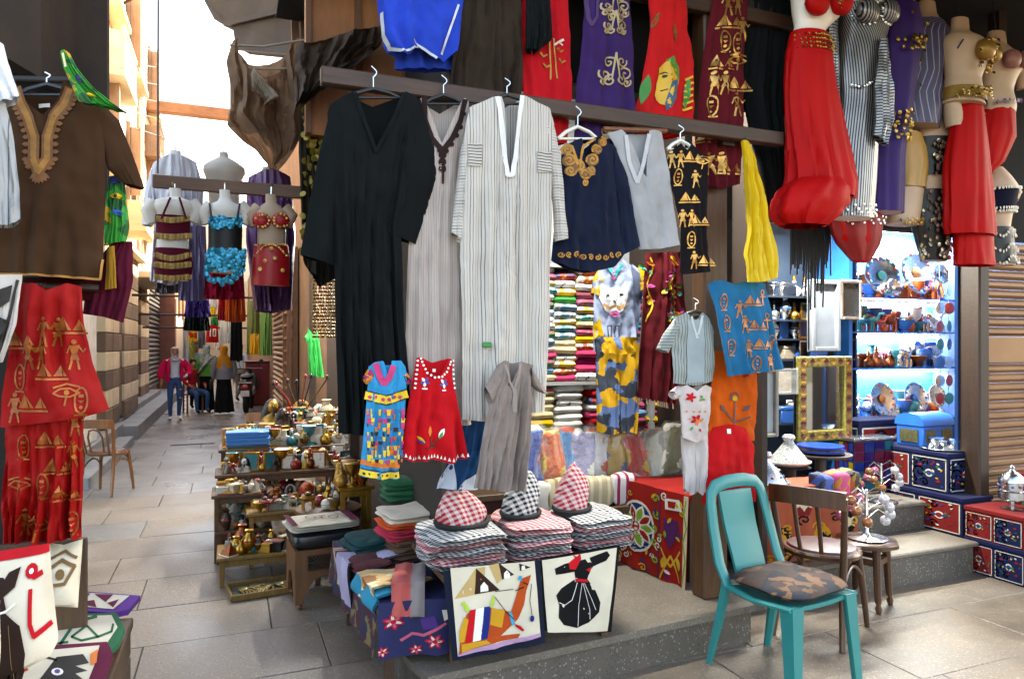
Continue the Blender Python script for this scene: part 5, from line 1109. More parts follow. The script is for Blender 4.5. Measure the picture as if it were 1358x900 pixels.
def short_hair(t, mat=HAIR):
    m = MB(); n = 18; rings = [(1.735,0,.01,.02,.02),(1.72,0,.01,.055,.065),(1.68,0,.012,.078,.092),(1.63,0,.02,.08,.09),(1.57,0,.035,.074,.07)]; vs = []; fs = []
    for (z, cx, cy, rx, ry) in rings:
        for i in range(n): a = 2*PI*i/n-PI/2; vs.append((cx+rx*math.cos(a), cy+ry*math.sin(a), z))
    for j in range(4):
        for i in range(n):
            if j >= 2 and (i < 4 or i >= n-4): continue
            k = (i+1) % n; fs.append((j*n+i, j*n+k, (j+1)*n+k, (j+1)*n+i))
    m.add(vs, fs); lpart('hair', m, mat, t); m = MB()
    for x in (-.073, .073): m.soft(.018,.035,.055,(x,.0,1.565),e=2,n=3,nz=5)
    lpart('ears', m, SKINP, t)
person('man in pale blue shirt facing us behind the woman in pink', PG(260, 541), 1.66, .35, reg(.98, 1.45, arm_cut=1.12), [SKINP, fab('#a9b8cf'), BLKF, BLKF], {}, lambda t: (eyes_mouth(t), short_hair(t)))
person('man in light blue shirt seen from behind beside the scooter', PG(319, 532), 1.62, PI-.5, reg(.98, 1.45, arm_cut=1.16), [SKINP, fab('#a3b4c9'), fab('#6e6a63'), BLKF], dict(rel=(.26,-.05,1.12), rwr=(.30,-.22,1.0), rha=(.31,-.30,.98)), lambda t: short_hair(t))
# seated man on a small chair, half hidden behind the woman in pink
ch_ = thing('small_chair', 'small wooden chair with a seated person behind the woman in pink', 'chair', PG(256, 547), .3)
m = MB(); m.box(-.19,.19,-.19,.19,.42,.45,bev=.01); lpart('seat', m, WOODL, ch_)
for sx in (-.17,.17):
    for sy in (-.17,.17): m = MB(); m.bar((sx,sy,0),(sx,sy,.42 if sy < 0 else .85),.035); lpart('leg', m, WOODL, ch_)
m = MB(); m.bar((-.17,.17,.8),(.17,.17,.8),.03,.07); lpart('backrest', m, WOODL, ch_)
sit = dict(pel=(0,.05,.54), wai=(0,.06,.68), che=(0,.04,.9), sho=(0,.03,1.02), nec=(0,.02,1.08), hd0=(0,0,1.16), hd1=(0,0,1.24), hd2=(0,0,1.29), lsh=(-.17,.03,1.0), lel=(-.24,-.06,.76), lwr=(-.18,-.26,.66), lha=(-.15,-.32,.64), rsh=(.17,.03,1.0), rel=(.24,-.06,.76), rwr=(.18,-.26,.66), rha=(.15,-.32,.64), lhi=(-.1,.02,.52), lkn=(-.13,-.42,.5), lan=(-.12,-.44,.09), lto=(-.12,-.58,.035), rhi=(.1,.02,.52), rkn=(.15,-.42,.5), ran=(.15,-.40,.09), rto=(.16,-.54,.035))
def rsit(c): return 3 if c.z < .085 else (2 if c.z < .6 and not (abs(c.x) > .2 and c.y > -.1) else (0 if (c.y < -.22 or c.z > 1.06) else 1))
def hairs(t):
    m = MB(); m.loft([(1.335,0,.01,.02,.02),(1.31,0,.01,.06,.07),(1.26,0,.02,.078,.085),(1.2,0,.03,.07,.07)], 16); lpart('hair', m, HAIR, t)
person('seated person in red top and jeans on a small chair behind the woman in pink', PG(256, 547), 1.65, .5, rsit, [SKINP, fab('#9a1c22'), JEAN, BLKF], sit, hairs)
# scooter from behind
sc_ = thing('scooter', 'dark motor scooter parked on the right of the alley', 'scooter', PG(326, 547), -.12)
BDY = plain('#2a2c30', .3, coat=.5); GRYB = plain('#8d9094', .4)
m = MB(); m.tube([(0,.05+.21*math.cos(a),.25+.21*math.sin(a)) for a in [2*PI*k/20 for k in range(20)]], .055, 8, closed=True); lpart('rear_wheel', m, plain('#121212', .8), sc_)
m = MB(); m.tube([(0,1.25+.2*math.cos(a),.24+.2*math.sin(a)) for a in [2*PI*k/20 for k in range(20)]], .05, 8, closed=True); lpart('front_wheel', m, plain('#121212', .8), sc_)
m = MB(); m.loft([(.38,0,.25,.12,.30),(.5,0,.22,.17,.38),(.66,0,.22,.18,.42),(.76,0,.24,.15,.40),(.8,0,.26,.12,.36)], 18); lpart('body', m, BDY, sc_)
m = MB(); m.soft(.30,.75,.14,(0,.28,.78),e=3,n=6); lpart('seat', m, plain('#17161a', .6), sc_)
m = MB(); m.soft(.2,.06,.13,(0,-.2,.55),e=3,n=4); lpart('tail_light', m, plain('#8f1a18', .25), sc_)
m = MB(); m.box(-.1,.1,-.235,-.22,.40,.54,bev=.005); lpart('number_plate', m, plain('#b9bcc0', .5), sc_)
m = MB(); m.box(-.16,.16,-.2,-.14,.70,.735,bev=.01); lpart('rear_rail', m, GRYB, sc_)
for s_ in (-1, 1): m = MB(); m.soft(.07,.36,.22,(s_*.17,.12,.42),e=2.6,n=4); lpart('side_panel', m, GRYB, sc_)
m = MB(); m.tube([(0,1.2,.4),(0,1.0,.85),(0,.95,1.02)], .05, 8); m.tube([(-.3,.88,1.02),(0,.95,1.03),(.3,.88,1.02)], .018, 8); lpart('handlebar', m, BDY, sc_)
m = MB(); m.soft(.4,.08,.55,(0,1.02,.4),e=3,n=5); lpart('leg_shield', m, BDY, sc_)
for s_ in (-1, 1): m = MB(); m.tube([(s_*.22,.92,1.04),(s_*.26,.93,1.2)], .008, 6); m.soft(.1,.02,.08,(s_*.27,.93,1.18),e=2.4,n=3); lpart('mirror', m, BLACKM, sc_)
bx_ = PG(343, 541); rbx = thing('red_cabinet', 'dark red cabinet behind the scooter on the right of the alley', 'cabinet', (bx_.x+.05, bx_.y+1.0, 0))
m = MB(); m.box(-.35,.35,-.3,.3,0,1.15,bev=.02); lpart('case', m, plain('#5c1018', .5), rbx); m = MB(); m.box(-.38,.38,-.33,.33,1.15,1.19,bev=.01); lpart('top', m, plain('#4a0c12', .5), rbx); m = MB(); m.box(-.32,-.02,-.312,-.3,.08,1.1,bev=.004); m.box(.02,.32,-.313,-.3,.08,1.1,bev=.004); lpart('doors', m, plain('#5c1018', .4), rbx)
# ================================================================ chairs and stools
CW = wood('#8a5427', '#4f2b10', rough=.35, coat=.3); CWD = wood('#5a341a', '#2e180b', rough=.35, coat=.3)
def bent_pts(a, b, c, n=8): a, b, c = Vector(a), Vector(b), Vector(c); return [a*(1-t)**2+b*2*t*(1-t)+c*t*t for t in [k/n for k in range(n+1)]]
def cafe_chair(label, loc, rot, wd, seatmat, back='splat', sc=1.):
    t = thing('bentwood_chair', label, 'chair', loc, rot, 'bentwood cafe chairs'); t.scale = (sc, sc, sc)
    m = MB(); m.lathe([(.0,.43),(.19,.43),(.205,.435),(.21,.455),(.20,.465)], 28, sq=.95); lpart('seat_ring', m, wd, t)
    m = MB(); m.lathe([(.19,.462),(.18,.478),(.12,.487),(.0,.49)], 24, sq=.95); lpart('seat_pad', m, seatmat, t)
    for s_ in (-1, 1):
        m = MB(); m.tube([(s_*.15,-.15,.45),(s_*.175,-.18,.2),(s_*.19,-.2,0)], [.02,.018,.015], 10); lpart('leg', m, wd, t)
        m = MB(); m.tube([(s_*.18,.26,0),(s_*.165,.20,.25),(s_*.165,.18,.45),(s_*.18,.22,.65),(s_*.19,.255,.80)], [.016,.019,.02,.018,.017], 10); lpart('back_leg', m, wd, t)
        m = MB(); m.tube(bent_pts((s_*.168,-.17,.33), (s_*.12,-.15,.43), (s_*.02,-.17,.425)), .009, 8); m.tube(bent_pts((s_*.17,-.16,.3), (s_*.15,0,.46), (s_*.165,.18,.3)), .009, 8); lpart('brace', m, wd, t)
    m = MB(); n = 12; vs = []; fs = []
    for k in range(n+1):
        a = -1+2*k/n; x = .2*a; y = .262+.045*(1-a*a); zt = .835+.012*(1-a*a)
        for (dy, z) in ((-.012,zt-.095),(.012,zt-.095),(.014,zt),(-.01,zt)): vs.append((x, y+dy, z))
    for k in range(n):
        for i in range(4): j = (i+1) % 4; fs.append((k*4+i, k*4+j, k*4+4+j, k*4+4+i))
    fs += [(0,1,2,3), tuple(n*4+i for i in (3,2,1,0))]; m.add(vs, fs); lpart('top_rail', m, wd, t)
    if back == 'loop':
        m = MB(); m.tube([(-.07,.20,.48),(-.075,.25,.65),(-.05,.275,.72),(0,.285,.735),(.05,.275,.72),(.075,.25,.65),(.07,.20,.48)], .010, 8); lpart('back_loop', m, wd, t)
    for s_ in (-1, 1):
        m = MB(); m.tube([(s_*.055,.19,.48),(s_*.06,.235,.62),(s_*.06,.28,.75)] if back != 'loop' else [(s_*.12,.19,.46),(s_*.13,.24,.62),(s_*.13,.275,.75)], .012, 8); lpart('back_slat', m, wd, t)
    return t
LEA = M('maroon_leather', '#3a1418', rough=.4, var=.15, bump=.08, bscale=60)
p = PG(143, 655); cafe_chair('light bentwood chair facing away on the left of the alley', (p.x-.02, p.y+.12, 0), PI-.35, CW, plain('#4a2c26', .5), 'loop', .97)
p = PG(1075, 838); chair2 = cafe_chair('dark bentwood chair with maroon seat behind the turquoise chair', (p.x+.10, p.y+.02, 0), PI*.95, CWD, LEA)
chair2.rotation_euler[2] = math.radians(118)
p = PD(357, 560, 8.2); cafe_chair('bentwood chair half hidden behind the blue boxes', (p.x, p.y, 0), 2.9, CW, plain('#4a2c26', .5), 'loop', 1.0)
# small round stool
p = PG(1160, 806); st_ = thing('round_stool', 'small dark wooden stool carrying a glass ornament stand', 'stool', (p.x, p.y+.06, 0), .4)
m = MB(); m.lathe([(.0,.375),(.175,.375),(.185,.385),(.185,.40),(.175,.408),(0,.41)], 8); lpart('seat', m, CWD, st_)
for k in range(4):
    a = PI/4+k*PI/2; m = MB(); m.tube([(.12*math.cos(a),.12*math.sin(a),.376),(.14*math.cos(a),.14*math.sin(a),.07),(.145*math.cos(a),.145*math.sin(a),.05),(.145*math.cos(a),.145*math.sin(a),.03),(.148*math.cos(a),.148*math.sin(a),0)], [.024,.02,.013,.02,.014], 8); lpart('leg', m, CWD, st_)
for k in range(4):
    a, b = PI/4+k*PI/2, PI/4+(k+1)*PI/2; m = MB(); m.bar((.125*math.cos(a),.125*math.sin(a),.29), (.125*math.cos(b),.125*math.sin(b),.29), .022, .035); lpart('stretcher', m, CWD, st_)
# turquoise plastic chair
TQ = M('turquoise_plastic', '#087573', rough=.38, var=.05, bump=.03, bscale=300, spec=.5)
fl = PG(932, 872); pc = thing('plastic_chair', 'turquoise plastic chair with patterned cushion on its seat', 'chair', (0,0,0), 0)
# local frame: x across, -y front; seat height .43
m = MB(); n = 10; vs = []; fs = []
for j in range(n+1):
    v = j/n; y = -.21+.42*v; w = .215-.03*v; z = .435-.025*v-.012*math.sin(PI*v)
    for i in range(n+1): a = -1+2*i/n; vs.append((w*a, y, z-.012*(1-a*a)))
k0 = len(vs); vs += [(x, y, z-.02) for x, y, z in vs]
for j in range(n):
    for i in range(n): a = j*(n+1)+i; fs.append((a,a+1,a+n+2,a+n+1)); fs.append((k0+a,k0+a+n+1,k0+a+n+2,k0+a+1))
for j in range(n): a = j*(n+1); fs.append((a,a+n+1,k0+a+n+1,k0+a)); a += n; fs.append((a,k0+a,k0+a+n+1,a+n+1))
for i in range(n): fs.append((i,k0+i,k0+i+1,i+1)); a = n*(n+1)+i; fs.append((a,a+1,k0+a+1,k0+a))
m.add(vs, fs); lpart('seat', m, TQ, pc)
def cleg(name, a, b, wa, wb, ta=.05, tb=.04, sgn=1):     # angled channel leg: L-section
    m = MB(); a, b = Vector(a), Vector(b); vs = []
    for p, w, tt in ((a, wa, ta), (b, wb, tb)): vs += [p+Vector((0,0,0)), p+Vector((-sgn*w,0,0)), p+Vector((-sgn*w,.012,0)), p+Vector((-sgn*.012,.012,0)), p+Vector((-sgn*.012,tt,0)), p+Vector((0,tt,0))]
    m.add(vs, [(i, (i+1) % 6, 6+(i+1) % 6, 6+i) for i in range(6)]+[tuple(range(6)), tuple(range(6, 12))]); lpart(name, m, TQ, pc)
for s_ in (-1, 1):
    cleg('leg', (s_*.225,-.22,.43), (s_*.24,-.245,0), .075, .045, .07, .05, s_)
    m = MB(); m.tube([(s_*.185,.20,.42),(s_*.20,.245,.2),(s_*.215,.29,0)], [.034,.028,.02], 6, flat=.8); lpart('leg', m, TQ, pc)
    # side frame of the backrest sweeping up from the seat
    m = MB(); m.tube([(s_*.222,-.215,.425),(s_*.222,0,.405),(s_*.21,.17,.42),(s_*.21,.225,.52),(s_*.202,.27,.68),(s_*.19,.30,.80),(s_*.178,.31,.845),(s_*.145,.316,.878),(s_*.07,.32,.892),(0,.32,.894)], [.022,.022,.026,.03,.03,.03,.032,.034,.036,.036], 8, flat=.55); lpart('back_frame', m, TQ, pc)
m = MB(); n = 26; vs = []; fs = []
for j in range(n+1):
    v = j/n; z = .425+.42*v; y = lerp1([(0,.19),(.25,.222),(.6,.272),(1,.31)], v); w = .105+.012*v
    rz = .0035*math.sin(v*n*PI*.999) if 3 < j < n-4 else 0
    for i in range(5): a = -1+i/2; vs.append((w*a, y+.006*(a*a)-(.004 if (j % 2 and 0 < i < 4) else 0), z))
k0 = len(vs); vs += [(x, y+.016, z) for x, y, z in vs]
for j in range(n):
    for i in range(4): a = j*5+i; fs.append((a,a+1,a+6,a+5)); fs.append((k0+a,k0+a+5,k0+a+6,k0+a+1))
    for a in (j*5, j*5+4): fs.append((a,a+5,k0+a+5,k0+a))
m.add(vs, fs); lpart('back_panel', m, TQ, pc)
pc.rotation_euler[2] = math.radians(8)
A = math.radians(8); rl = Matrix.Rotation(A, 3, 'Z') @ Vector((-.215, .29, 0)); pc.location = (fl.x-rl.x, fl.y-rl.y-.05, 0)
cu = thing('seat_cushion', 'dark brown and navy patterned cushion on the turquoise chair', 'cushion', (pc.location.x, pc.location.y, .432), A)
CUM = M('mottled_cushion', '#3a261f', rough=.8, var=.3, scale=9, bump=.15, bscale=200, kind='voro', col2='#151a26', col3='#6b4a33', per=.07, duty=.45)
m = MB(); m.soft(.45,.42,.075,(0,-.02,0),e=5,n=12,nz=8,amp=.012,seed=4); lpart('pad', m, CUM, cu)
# inlaid ottoman stool with leather top
a, b = PG(392, 812), PG(468, 800); OT = wood('#8a5c38', '#5a3822', rough=.45)
cx_, cy_ = (a.x+b.x)/2, (a.y+b.y)/2+.2; an = math.atan2(b.y-a.y, b.x-a.x)
ot = thing('ottoman_stool', 'carved wooden ottoman with black leather top and folded cloth', 'stool', (cx_, cy_, 0), an)
hw = .185
def arch_side(name, fn):
    m = MB(); poly = [(-hw,.0+.04),(-hw,.36),(hw,.36),(hw,.04),(hw-.05,.04),(hw-.06,.10)]+[((hw-.075)*math.cos(q)*.98, .10+.10*math.sin(q)) for q in [PI*k/12 for k in range(13)]]+[(-hw+.06,.10),(-hw+.05,.04)]
    m.prism(poly, -hw-.001, -hw+.018); m.v = [fn(p) for p in m.v]; return lpart(name, m, OT, ot)
sides = [arch_side('side_panel', lambda p: p), arch_side('side_panel', lambda p: (-p[1]*.999, p[0]*.9, p[2])), arch_side('side_panel', lambda p: (p[1]*.999, p[0]*.9, p[2])), arch_side('side_panel', lambda p: (-p[0], -p[1], p[2]))]
m = MB(); m.box(-.11,.11,-hw-.006,-hw-.002,.24,.325); lpart('lattice_back', m, plain('#120c08', .8), ot)
m = MB()
for k in range(-4, 13):
    for dx in (-.085, .085):
        x0, x1_ = -.11+k*.02, -.11+k*.02+dx
        pts = [(x0, .24), (x1_, .325)]
        if -.11 <= min(x0, x1_) and max(x0, x1_) <= .11: m.bar((x0,-hw-.009,.24), (x1_,-hw-.009,.325), .005, .005)
for z_ in (.24,.2825,.325): m.bar((-.11,-hw-.009,z_),(.11,-hw-.009,z_),.006,.006)
for x_ in (-.11,.11): m.bar((x_,-hw-.009,.24),(x_,-hw-.009,.325),.006,.006)
lpart('lattice', m, wood('#4f3019', '#2d1a0d'), ot)['kind'] = 'stuff'
for sx in (-1,1):
    for sy in (-1,1): m = MB(); m.lathe([(.018,.045),(.012,.03),(.02,.018),(.012,0)], 10, c=(sx*(hw-.03), sy*(hw-.03), 0)); lpart('foot', m, OT, ot)
m = MB(); m.soft(.40,.40,.10,(0,0,.362),e=7,n=10,nz=8,ez=3.5); lpart('leather_top', m, M('black_leather', '#1c1c1f', rough=.32, var=.2, bump=.1, bscale=50), ot)
fc = thing('folded_hanging', 'folded cream cloth with maroon figures on the ottoman', 'folded cloth', (cx_, cy_, .463), an+.05)
for k in range(3): m = MB(); m.soft(.43-.02*k,.36-.015*k,.016,(.01*k,0,k*.013),e=9,n=10,nz=4,amp=.004,seed=k); lpart('fold', m, CRM, fc)
m = MB(); z_ = .0465
def fl_map(px, py, off): return Vector((px, py, z_+off))
shp_ = [([(.15,-.16),(.205,-.16),(.205,.16),(.15,.16)], MARC), ([(-.205,-.16),(-.17,-.16),(-.17,.16),(-.205,.16)], MARC)]+[(q, M('brown_thread','#5a2a1c'), 1) for q in stroke(scroll(-.05,.02,.06,1.2), .008)+stroke(scroll(.06,-.03,.07,1.3,2), .008)+stroke([(-.15,-.1),(.1,.1),(.14,-.08)], .007)]
decal(fc, fl_map, shp_, 'figure_print', maxlen=.05, off=.002)
# ================================================================ front tables of the clothes stall
ORD = ['lowest','second','third','fourth','fifth','sixth','seventh','eighth','ninth','tenth','eleventh','twelfth','thirteenth','fourteenth','fifteenth','sixteenth','seventeenth','eighteenth']
KB = M('keffiyeh_black', '#c9c8c6', rough=.9, kind='plaid', col2='#0d0d10', per=.027, duty=.5, var=.1, bump=.15, bscale=300)
KR = M('keffiyeh_red', '#cbb9b8', rough=.9, kind='plaid', col2='#a30f22', per=.027, duty=.5, var=.1, bump=.15, bscale=300)
ft = wthing('display_table', 'low trestle table under the chequered scarves and hanging pictures', 'table', (1.3, 3.2, .2))
MB().box(.86, 1.74, 2.93, 3.52, .565, .595, bev=.005).build('top', CR, ft, smooth=False)
for x_ in (.9, 1.66):
    for y_ in (2.98, 3.46): MB().box(x_, x_+.05, y_, y_+.04, .2, .565).build('leg', CR, ft, smooth=False)
MB().box(.95, 1.66, 3.0, 3.03, .28, .34).build('stretcher', CR, ft, smooth=False)
rk = random.Random(12)
for si, (pxc, w, sy, lab) in enumerate(((610, .37, 3.16, 'left'), (703, .33, 3.18, 'middle'), (783, .33, 3.2, 'right'))):
    p = PY(pxc, 740, sy); z = .596
    for k in range(5):
        h = .03 if k < 4 else .038; red = (k+si) % 2 == 1
        t = thing('folded_scarf', '%s chequered scarf, %s from bottom of the %s scarf stack' % ('red and white' if red else 'black and white', ORD[k] if k else 'first', lab), 'scarf', (p.x+rk.uniform(-.008,.008), sy+rk.uniform(-.01,.01), z), rk.uniform(-.05,.05), 'chequered scarves stacked on the front table')
        m = MB()
        for q in range(2): m.soft(w*rk.uniform(.94,1.03), .42*rk.uniform(.95,1.02), h*.66, (rk.uniform(-.008,.008),rk.uniform(-.008,.008),h*.46*q), e=5, n=16, nz=6, amp=.013, seed=k+si*9+40*q)
        m.uv = [(q[0]*.93+q[1]*.2, q[1]+q[2]*1.3-q[0]*.15) for q in m.v]
        m.v = [(x, y, zz_+.012*noise.noise(Vector((x*7+si*5, y*7, 3)))-(.5*max(0, abs(x)-w*.36)**1.3 if k > 1 else 0)) for x, y, zz_ in m.v]; lpart('fold', m, KR if red else KB, t); z += h
def scarf_hat(label, px, py, Y, w, h, red, lean):
    b = PY(px, py, Y); b.z = .752; t = thing('wrapped_scarf', label, 'scarf', b, 0, 'headscarves folded upright with black cords')
    m = MB(); n = 28; vs = []; uv = []; fs = []; R = 14
    for j in range(R+1):
        v = j/R; r = (1-v**2.1)**.62*(1+.14*math.sin(PI*v))*(.93+.07*v)
        for i in range(n):
            a = 2*PI*i/n; k = 1+.10*math.sin(3*a+v*4+w*30)+.07*math.sin(7*a+v*2)+.05*noise.noise(Vector((math.cos(a)*2, math.sin(a)*2, v*3+w*40)))+.12*(1-v)*math.cos(a*2)
            x = r*w/2*k*math.cos(a)+lean*v*h; y = r*w*.34*k*math.sin(a); vs.append((x, y, v*h*(1-.05*math.cos(a)))); uv.append((x*.8+y*.4+v*h*.35, v*h*1.1+y*.5-x*.3))
    for j in range(R):
        for i in range(n): q = (i+1) % n; fs.append((j*n+i, j*n+q, (j+1)*n+q, (j+1)*n+i))
    fs.append(tuple(range(n))); m.add(vs, fs, 0, uv); lpart('scarf', m, KR if red else KB, t)
    m = MB()
    for k in range(2): m.tube([((w*.54+.01*k)*math.cos(a), w*.40*math.sin(a)-.004*k, .014+.016*k+.012*math.sin(a)) for a in [2*PI*q/28 for q in range(28)]], .0105, 8, closed=True)
    lpart('cord', m, plain('#0c0b0b', .8), t)
scarf_hat('red chequered headscarf with black cord on the left scarf stack', 612, 703, 3.14, .215, .20, True, -.10)
scarf_hat('black chequered headscarf with black cord on the middle scarf stack', 690, 697, 3.2, .165, .255, False, .12)
scarf_hat('red chequered headscarf with black cord on the right scarf stack', 758, 692, 3.2, .165, .25, True, .08)
# appliqué pictures hanging in front
def wall_cloth(name, label, poly, Y, border, inner, shapes, seed):
    xs = [p[0] for p in poly]; L = [(poly[0][1], poly[0][0]), (poly[3][1], poly[3][0])]; R = [(poly[1][1], poly[1][0]), (poly[2][1], poly[2][0])]
    th, sh = garment(name, label, 'wall hanging', border, L, R, [(0, poly[0][1]), (1, poly[1][1])], [(0, poly[3][1]), (1, poly[2][1])], Y, thick=.012, fold=.006, nf=2, seed=seed, wr=.004, m=20, n=20, group='applique pictures hanging from the front table')
    decal(th, sh, [(inner, CRM)]+shapes, 'applique', off=.004, lay=.0009); return th
NV = fab('#141a2a'); BKF = fab('#101012'); RU = fab('#a8431c'); TAN = fab('#b09462'); DBR = fab('#33201a'); WTF = fab('#d6d2cc'); RDF = fab('#b3161f'); BLF = fab('#15296e'); OCH = fab('#bd8a28'); LIM = fab('#9dba3a'); CYF = fab('#2a8fb0'); LIL = fab('#a884a3')
X = lambda pts: [(440+x/3.214, 620+y/3.214) for x, y in pts]
sp = [(X([(520,555),(610,425),(650,418),(645,530)]), TAN, 1), (X([(612,425),(712,516),(606,536)]), DBR, 2), (X([(630,525),(630,500),(645,482),(662,500),(664,520)]), WTF, 3), (X([(665,412),(712,402),(722,470),(700,490)]), TAN, 1), (X([(708,402),(775,452),(722,472)]), DBR, 2), (X([(730,468),(730,445),(742,432),(756,448),(757,464)]), WTF, 3), (X([(795,405),(845,420),(800,436)]), DBR, 2), (X([(805,432),(806,415),(818,412),(822,430)]), WTF, 3)]
sp += [(X([(540,790),(545,700),(570,620),(590,600),(680,590),(760,610),(790,520),(805,470),(845,452),(838,480),(825,520),(815,580),(790,640),(740,690),(715,710),(800,702),(790,720),(700,735),(560,780)]), RU, 4),
       (X([(582,602),(610,596),(595,735),(565,745)]), RDF, 5), (X([(610,596),(645,588),(632,728),(597,736)]), WTF, 5), (X([(645,588),(672,584),(660,720),(630,730)]), BLF, 5), (X([(675,590),(735,600),(720,675),(668,660)]), OCH, 5), (X([(548,745),(655,728),(672,740),(550,782)]), OCH, 6), (X([(548,570),(560,562),(583,600),(572,612)]), LIM, 6), (X([(682,535),(690,540),(682,585),(668,588)]), LIM, 6), (X([(750,612),(762,608),(778,662),(764,668)]), CYF, 6), (X([(795,456),(808,458),(806,478),(790,474)]), CYF, 6), (X([(775,660),(800,668),(816,685),(808,692),(780,672)]), RDF, 6), (circ(440+848/3.214, 620+636/3.214, 3, 10, 4.5), BLF, 6), (X([(540,690),(560,630),(578,640),(560,735),(540,740)]), OCH, 5)]
sp += [(X(q), BKF, 7) for q in stroke([(845,490),(838,560),(847,620)], 3)+stroke([(690,545),(740,610),(772,640)], 3)+stroke([(780,520),(815,505)], 4)+stroke([(812,485),(830,492)], 4)+stroke([(690,520),(770,514)], 3)]
sp += [(X([(535,800),(540,775),(888,700),(888,716)]), LIL, 3)]
wall_cloth('camel_picture', 'cream picture cloth with seated camel and pyramids, navy border', [(587,757),(716,742),(724,852),(600,876)], 2.85, NV, X([(503,425),(862,395),(888,708),(535,800)]), sp, 91)
sp = [(X([(945,425),(990,405),(1080,385),(1170,352),(1182,370),(1165,392),(1110,418),(1100,430),(1085,470),(1120,520),(1140,570),(1135,610),(1090,655),(1040,678),(985,665),(962,635),(965,580),(952,540),(975,510),(1020,480),(1035,470),(1030,440),(985,448),(950,452)]), BKF, 1), (X([(1005,402),(1032,380),(1020,365),(1040,375),(1055,360),(1058,385),(1035,430),(1010,428)]), RDF, 2), (X([(1078,430),(1105,418),(1095,440)]), RDF, 2), (X([(1035,468),(1088,472),(1085,484),(1033,480)]), RDF, 3)]
sp += [(X(q), WTF, 3) for q in stroke([(1042,485),(1020,560),(990,582),(965,570)], 2.5)+stroke([(1062,488),(1048,580),(1044,670)], 2)+stroke([(1072,488),(1105,560),(1120,600)], 2)+stroke([(1066,488),(1095,600),(1095,640)], 2)]
wall_cloth('dervish_picture', 'cream picture cloth with black whirling dervish, black border', [(716,741),(822,722),(811,838),(722,836)], 2.862, BKF, X([(893,392),(1212,338),(1174,694),(918,698)]), sp, 92)
# ---------------------------------------------------------------- blue patterned side table with folded shawls
KH = M('navy_floral_cloth', '#161a48', rough=.85, var=.2, bump=.12, bscale=250)
bt = wthing('side_table', 'low table draped with navy and red floral cloth', 'table', (.8, 3.5, 0))
ca, cb_, cc = Vector((.60,3.06,0)), Vector((.92,3.0,0)), Vector((.55,4.15,0))
ztop, zlow = .475, .24
def drape(a, b, z1, z0, out, nm, mat, parent, seed, amp=.012):
    m = MB(); n, k = 20, 8; vs = []; fs = []; uv = []; d = (b-a); nn = Vector((d.y, -d.x, 0)).normalized()*out
    for j in range(k+1):
        for i in range(n+1):
            u, v = i/n, j/k; p = a+d*u; ln = d.length*u; q = amp*v*(math.sin(ln*28+seed)+.6*math.sin(ln*47+seed*2))
            vs.append((p.x+nn.x*(q+.02*v), p.y+nn.y*(q+.02*v), z1+(z0-z1)*v+.006*math.sin(ln*9))); uv.append((ln, z1-(z1-z0)*v))
    for j in range(k):
        for i in range(n): s_ = j*(n+1)+i; fs.append((s_, s_+1, s_+n+2, s_+n+1))
    m.add(vs, fs, 0, uv); o = m.build(nm, mat, parent, recalc=False); return o
def dmap(a, b, z1, z0, out, seed, amp):   # (u,v) -> point on the drape
    d = (b-a); nn = Vector((d.y, -d.x, 0)).normalized()*out
    def f(u, v, off): p = a+d*u; ln = d.length*u; q = amp*v*(math.sin(ln*28+seed)+.6*math.sin(ln*47+seed*2))+.02*v+off; return Vector((p.x+nn.x*q, p.y+nn.y*q, z1+(z0-z1)*v+.006*math.sin(ln*9)))
    return f
MB().prism([(ca.x,ca.y),(cb_.x,cb_.y),(.95,4.15),(cc.x,cc.y)], ztop-.03, ztop, ax='z').build('top', KH, bt, smooth=False)
for (x_, y_) in ((.64,3.1),(.86,3.1),(.62,4.08),(.88,4.08)): MB().box(x_, x_+.04, y_, y_+.04, 0 if x_ < .74 else .2, ztop-.03).build('leg', CR, bt, smooth=False)
drape(ca, cb_, ztop, zlow, 1, 'front_cloth', KH, bt, 1); drape(cc, ca, ztop, zlow, 1, 'side_cloth', M('maroon_floral_cloth', '#3c1426', kind='voro', col2='#6e5a36', col3='#1b1b3a', per=.05, duty=.3, rough=.85), bt, 2)
fm = dmap(ca, cb_, ztop, zlow, 1, 1, .012)
KRD, KWH, KPK = fab('#b01a2a'), fab('#cfc4b4'), fab('#b5566a')
sp = []
for (u, v, s_) in ((.2,.35,.16),(.75,.75,.14),(.05,.85,.10),(.5,.9,.1)):
    for a in range(6): sp.append((petal(u, v, a*PI/3+u*7, s_, s_*.5), KRD)); sp.append((petal(u, v, a*PI/3+u*7, s_*.75, s_*.28), KWH if a % 2 else KPK, 1))
    sp.append((circ(u, v, s_*.25, 10), KRD, 2))
sp += [(q, KPK) for q in stroke([(.3,.7),(.45,.6),(.6,.65),(.9,.45)], .05)]+[([(.55,.35),(.75,.3),(.8,.5),(.6,.55)], fab('#4a2f6e'))]+[([(.85,.2),(.98,.2),(.98,.35),(.88,.4)], KWH)]
decal(bt, lambda u, v, off: fm(min(max(u,0),1), min(max(v,0),1), off), sp, 'floral_print', maxlen=.12, off=.003)
def shawl(name, label, px, py, Y, sx, sy, sz, mat, rot=0, seed=0, z=None, e=5, layers=1, cat='shawl'):
    p = PY(px, py, Y); t = thing(name, label, cat, (p.x, Y, z if z is not None else p.z), rot, 'folded shawls on the side table')
    layers = max(2, layers*2)
    for k in range(layers): m = MB(); m.soft(sx*(1-.012*k), sy*(1-.01*k), sz/layers*1.3, (.006*math.sin(k*2+seed),.006*math.cos(k*3),k*sz/layers), e=max(e, 6), n=12, nz=6, amp=.013, seed=seed+k*.6, ez=3.6); lpart('fold', m, mat, t)
    return t
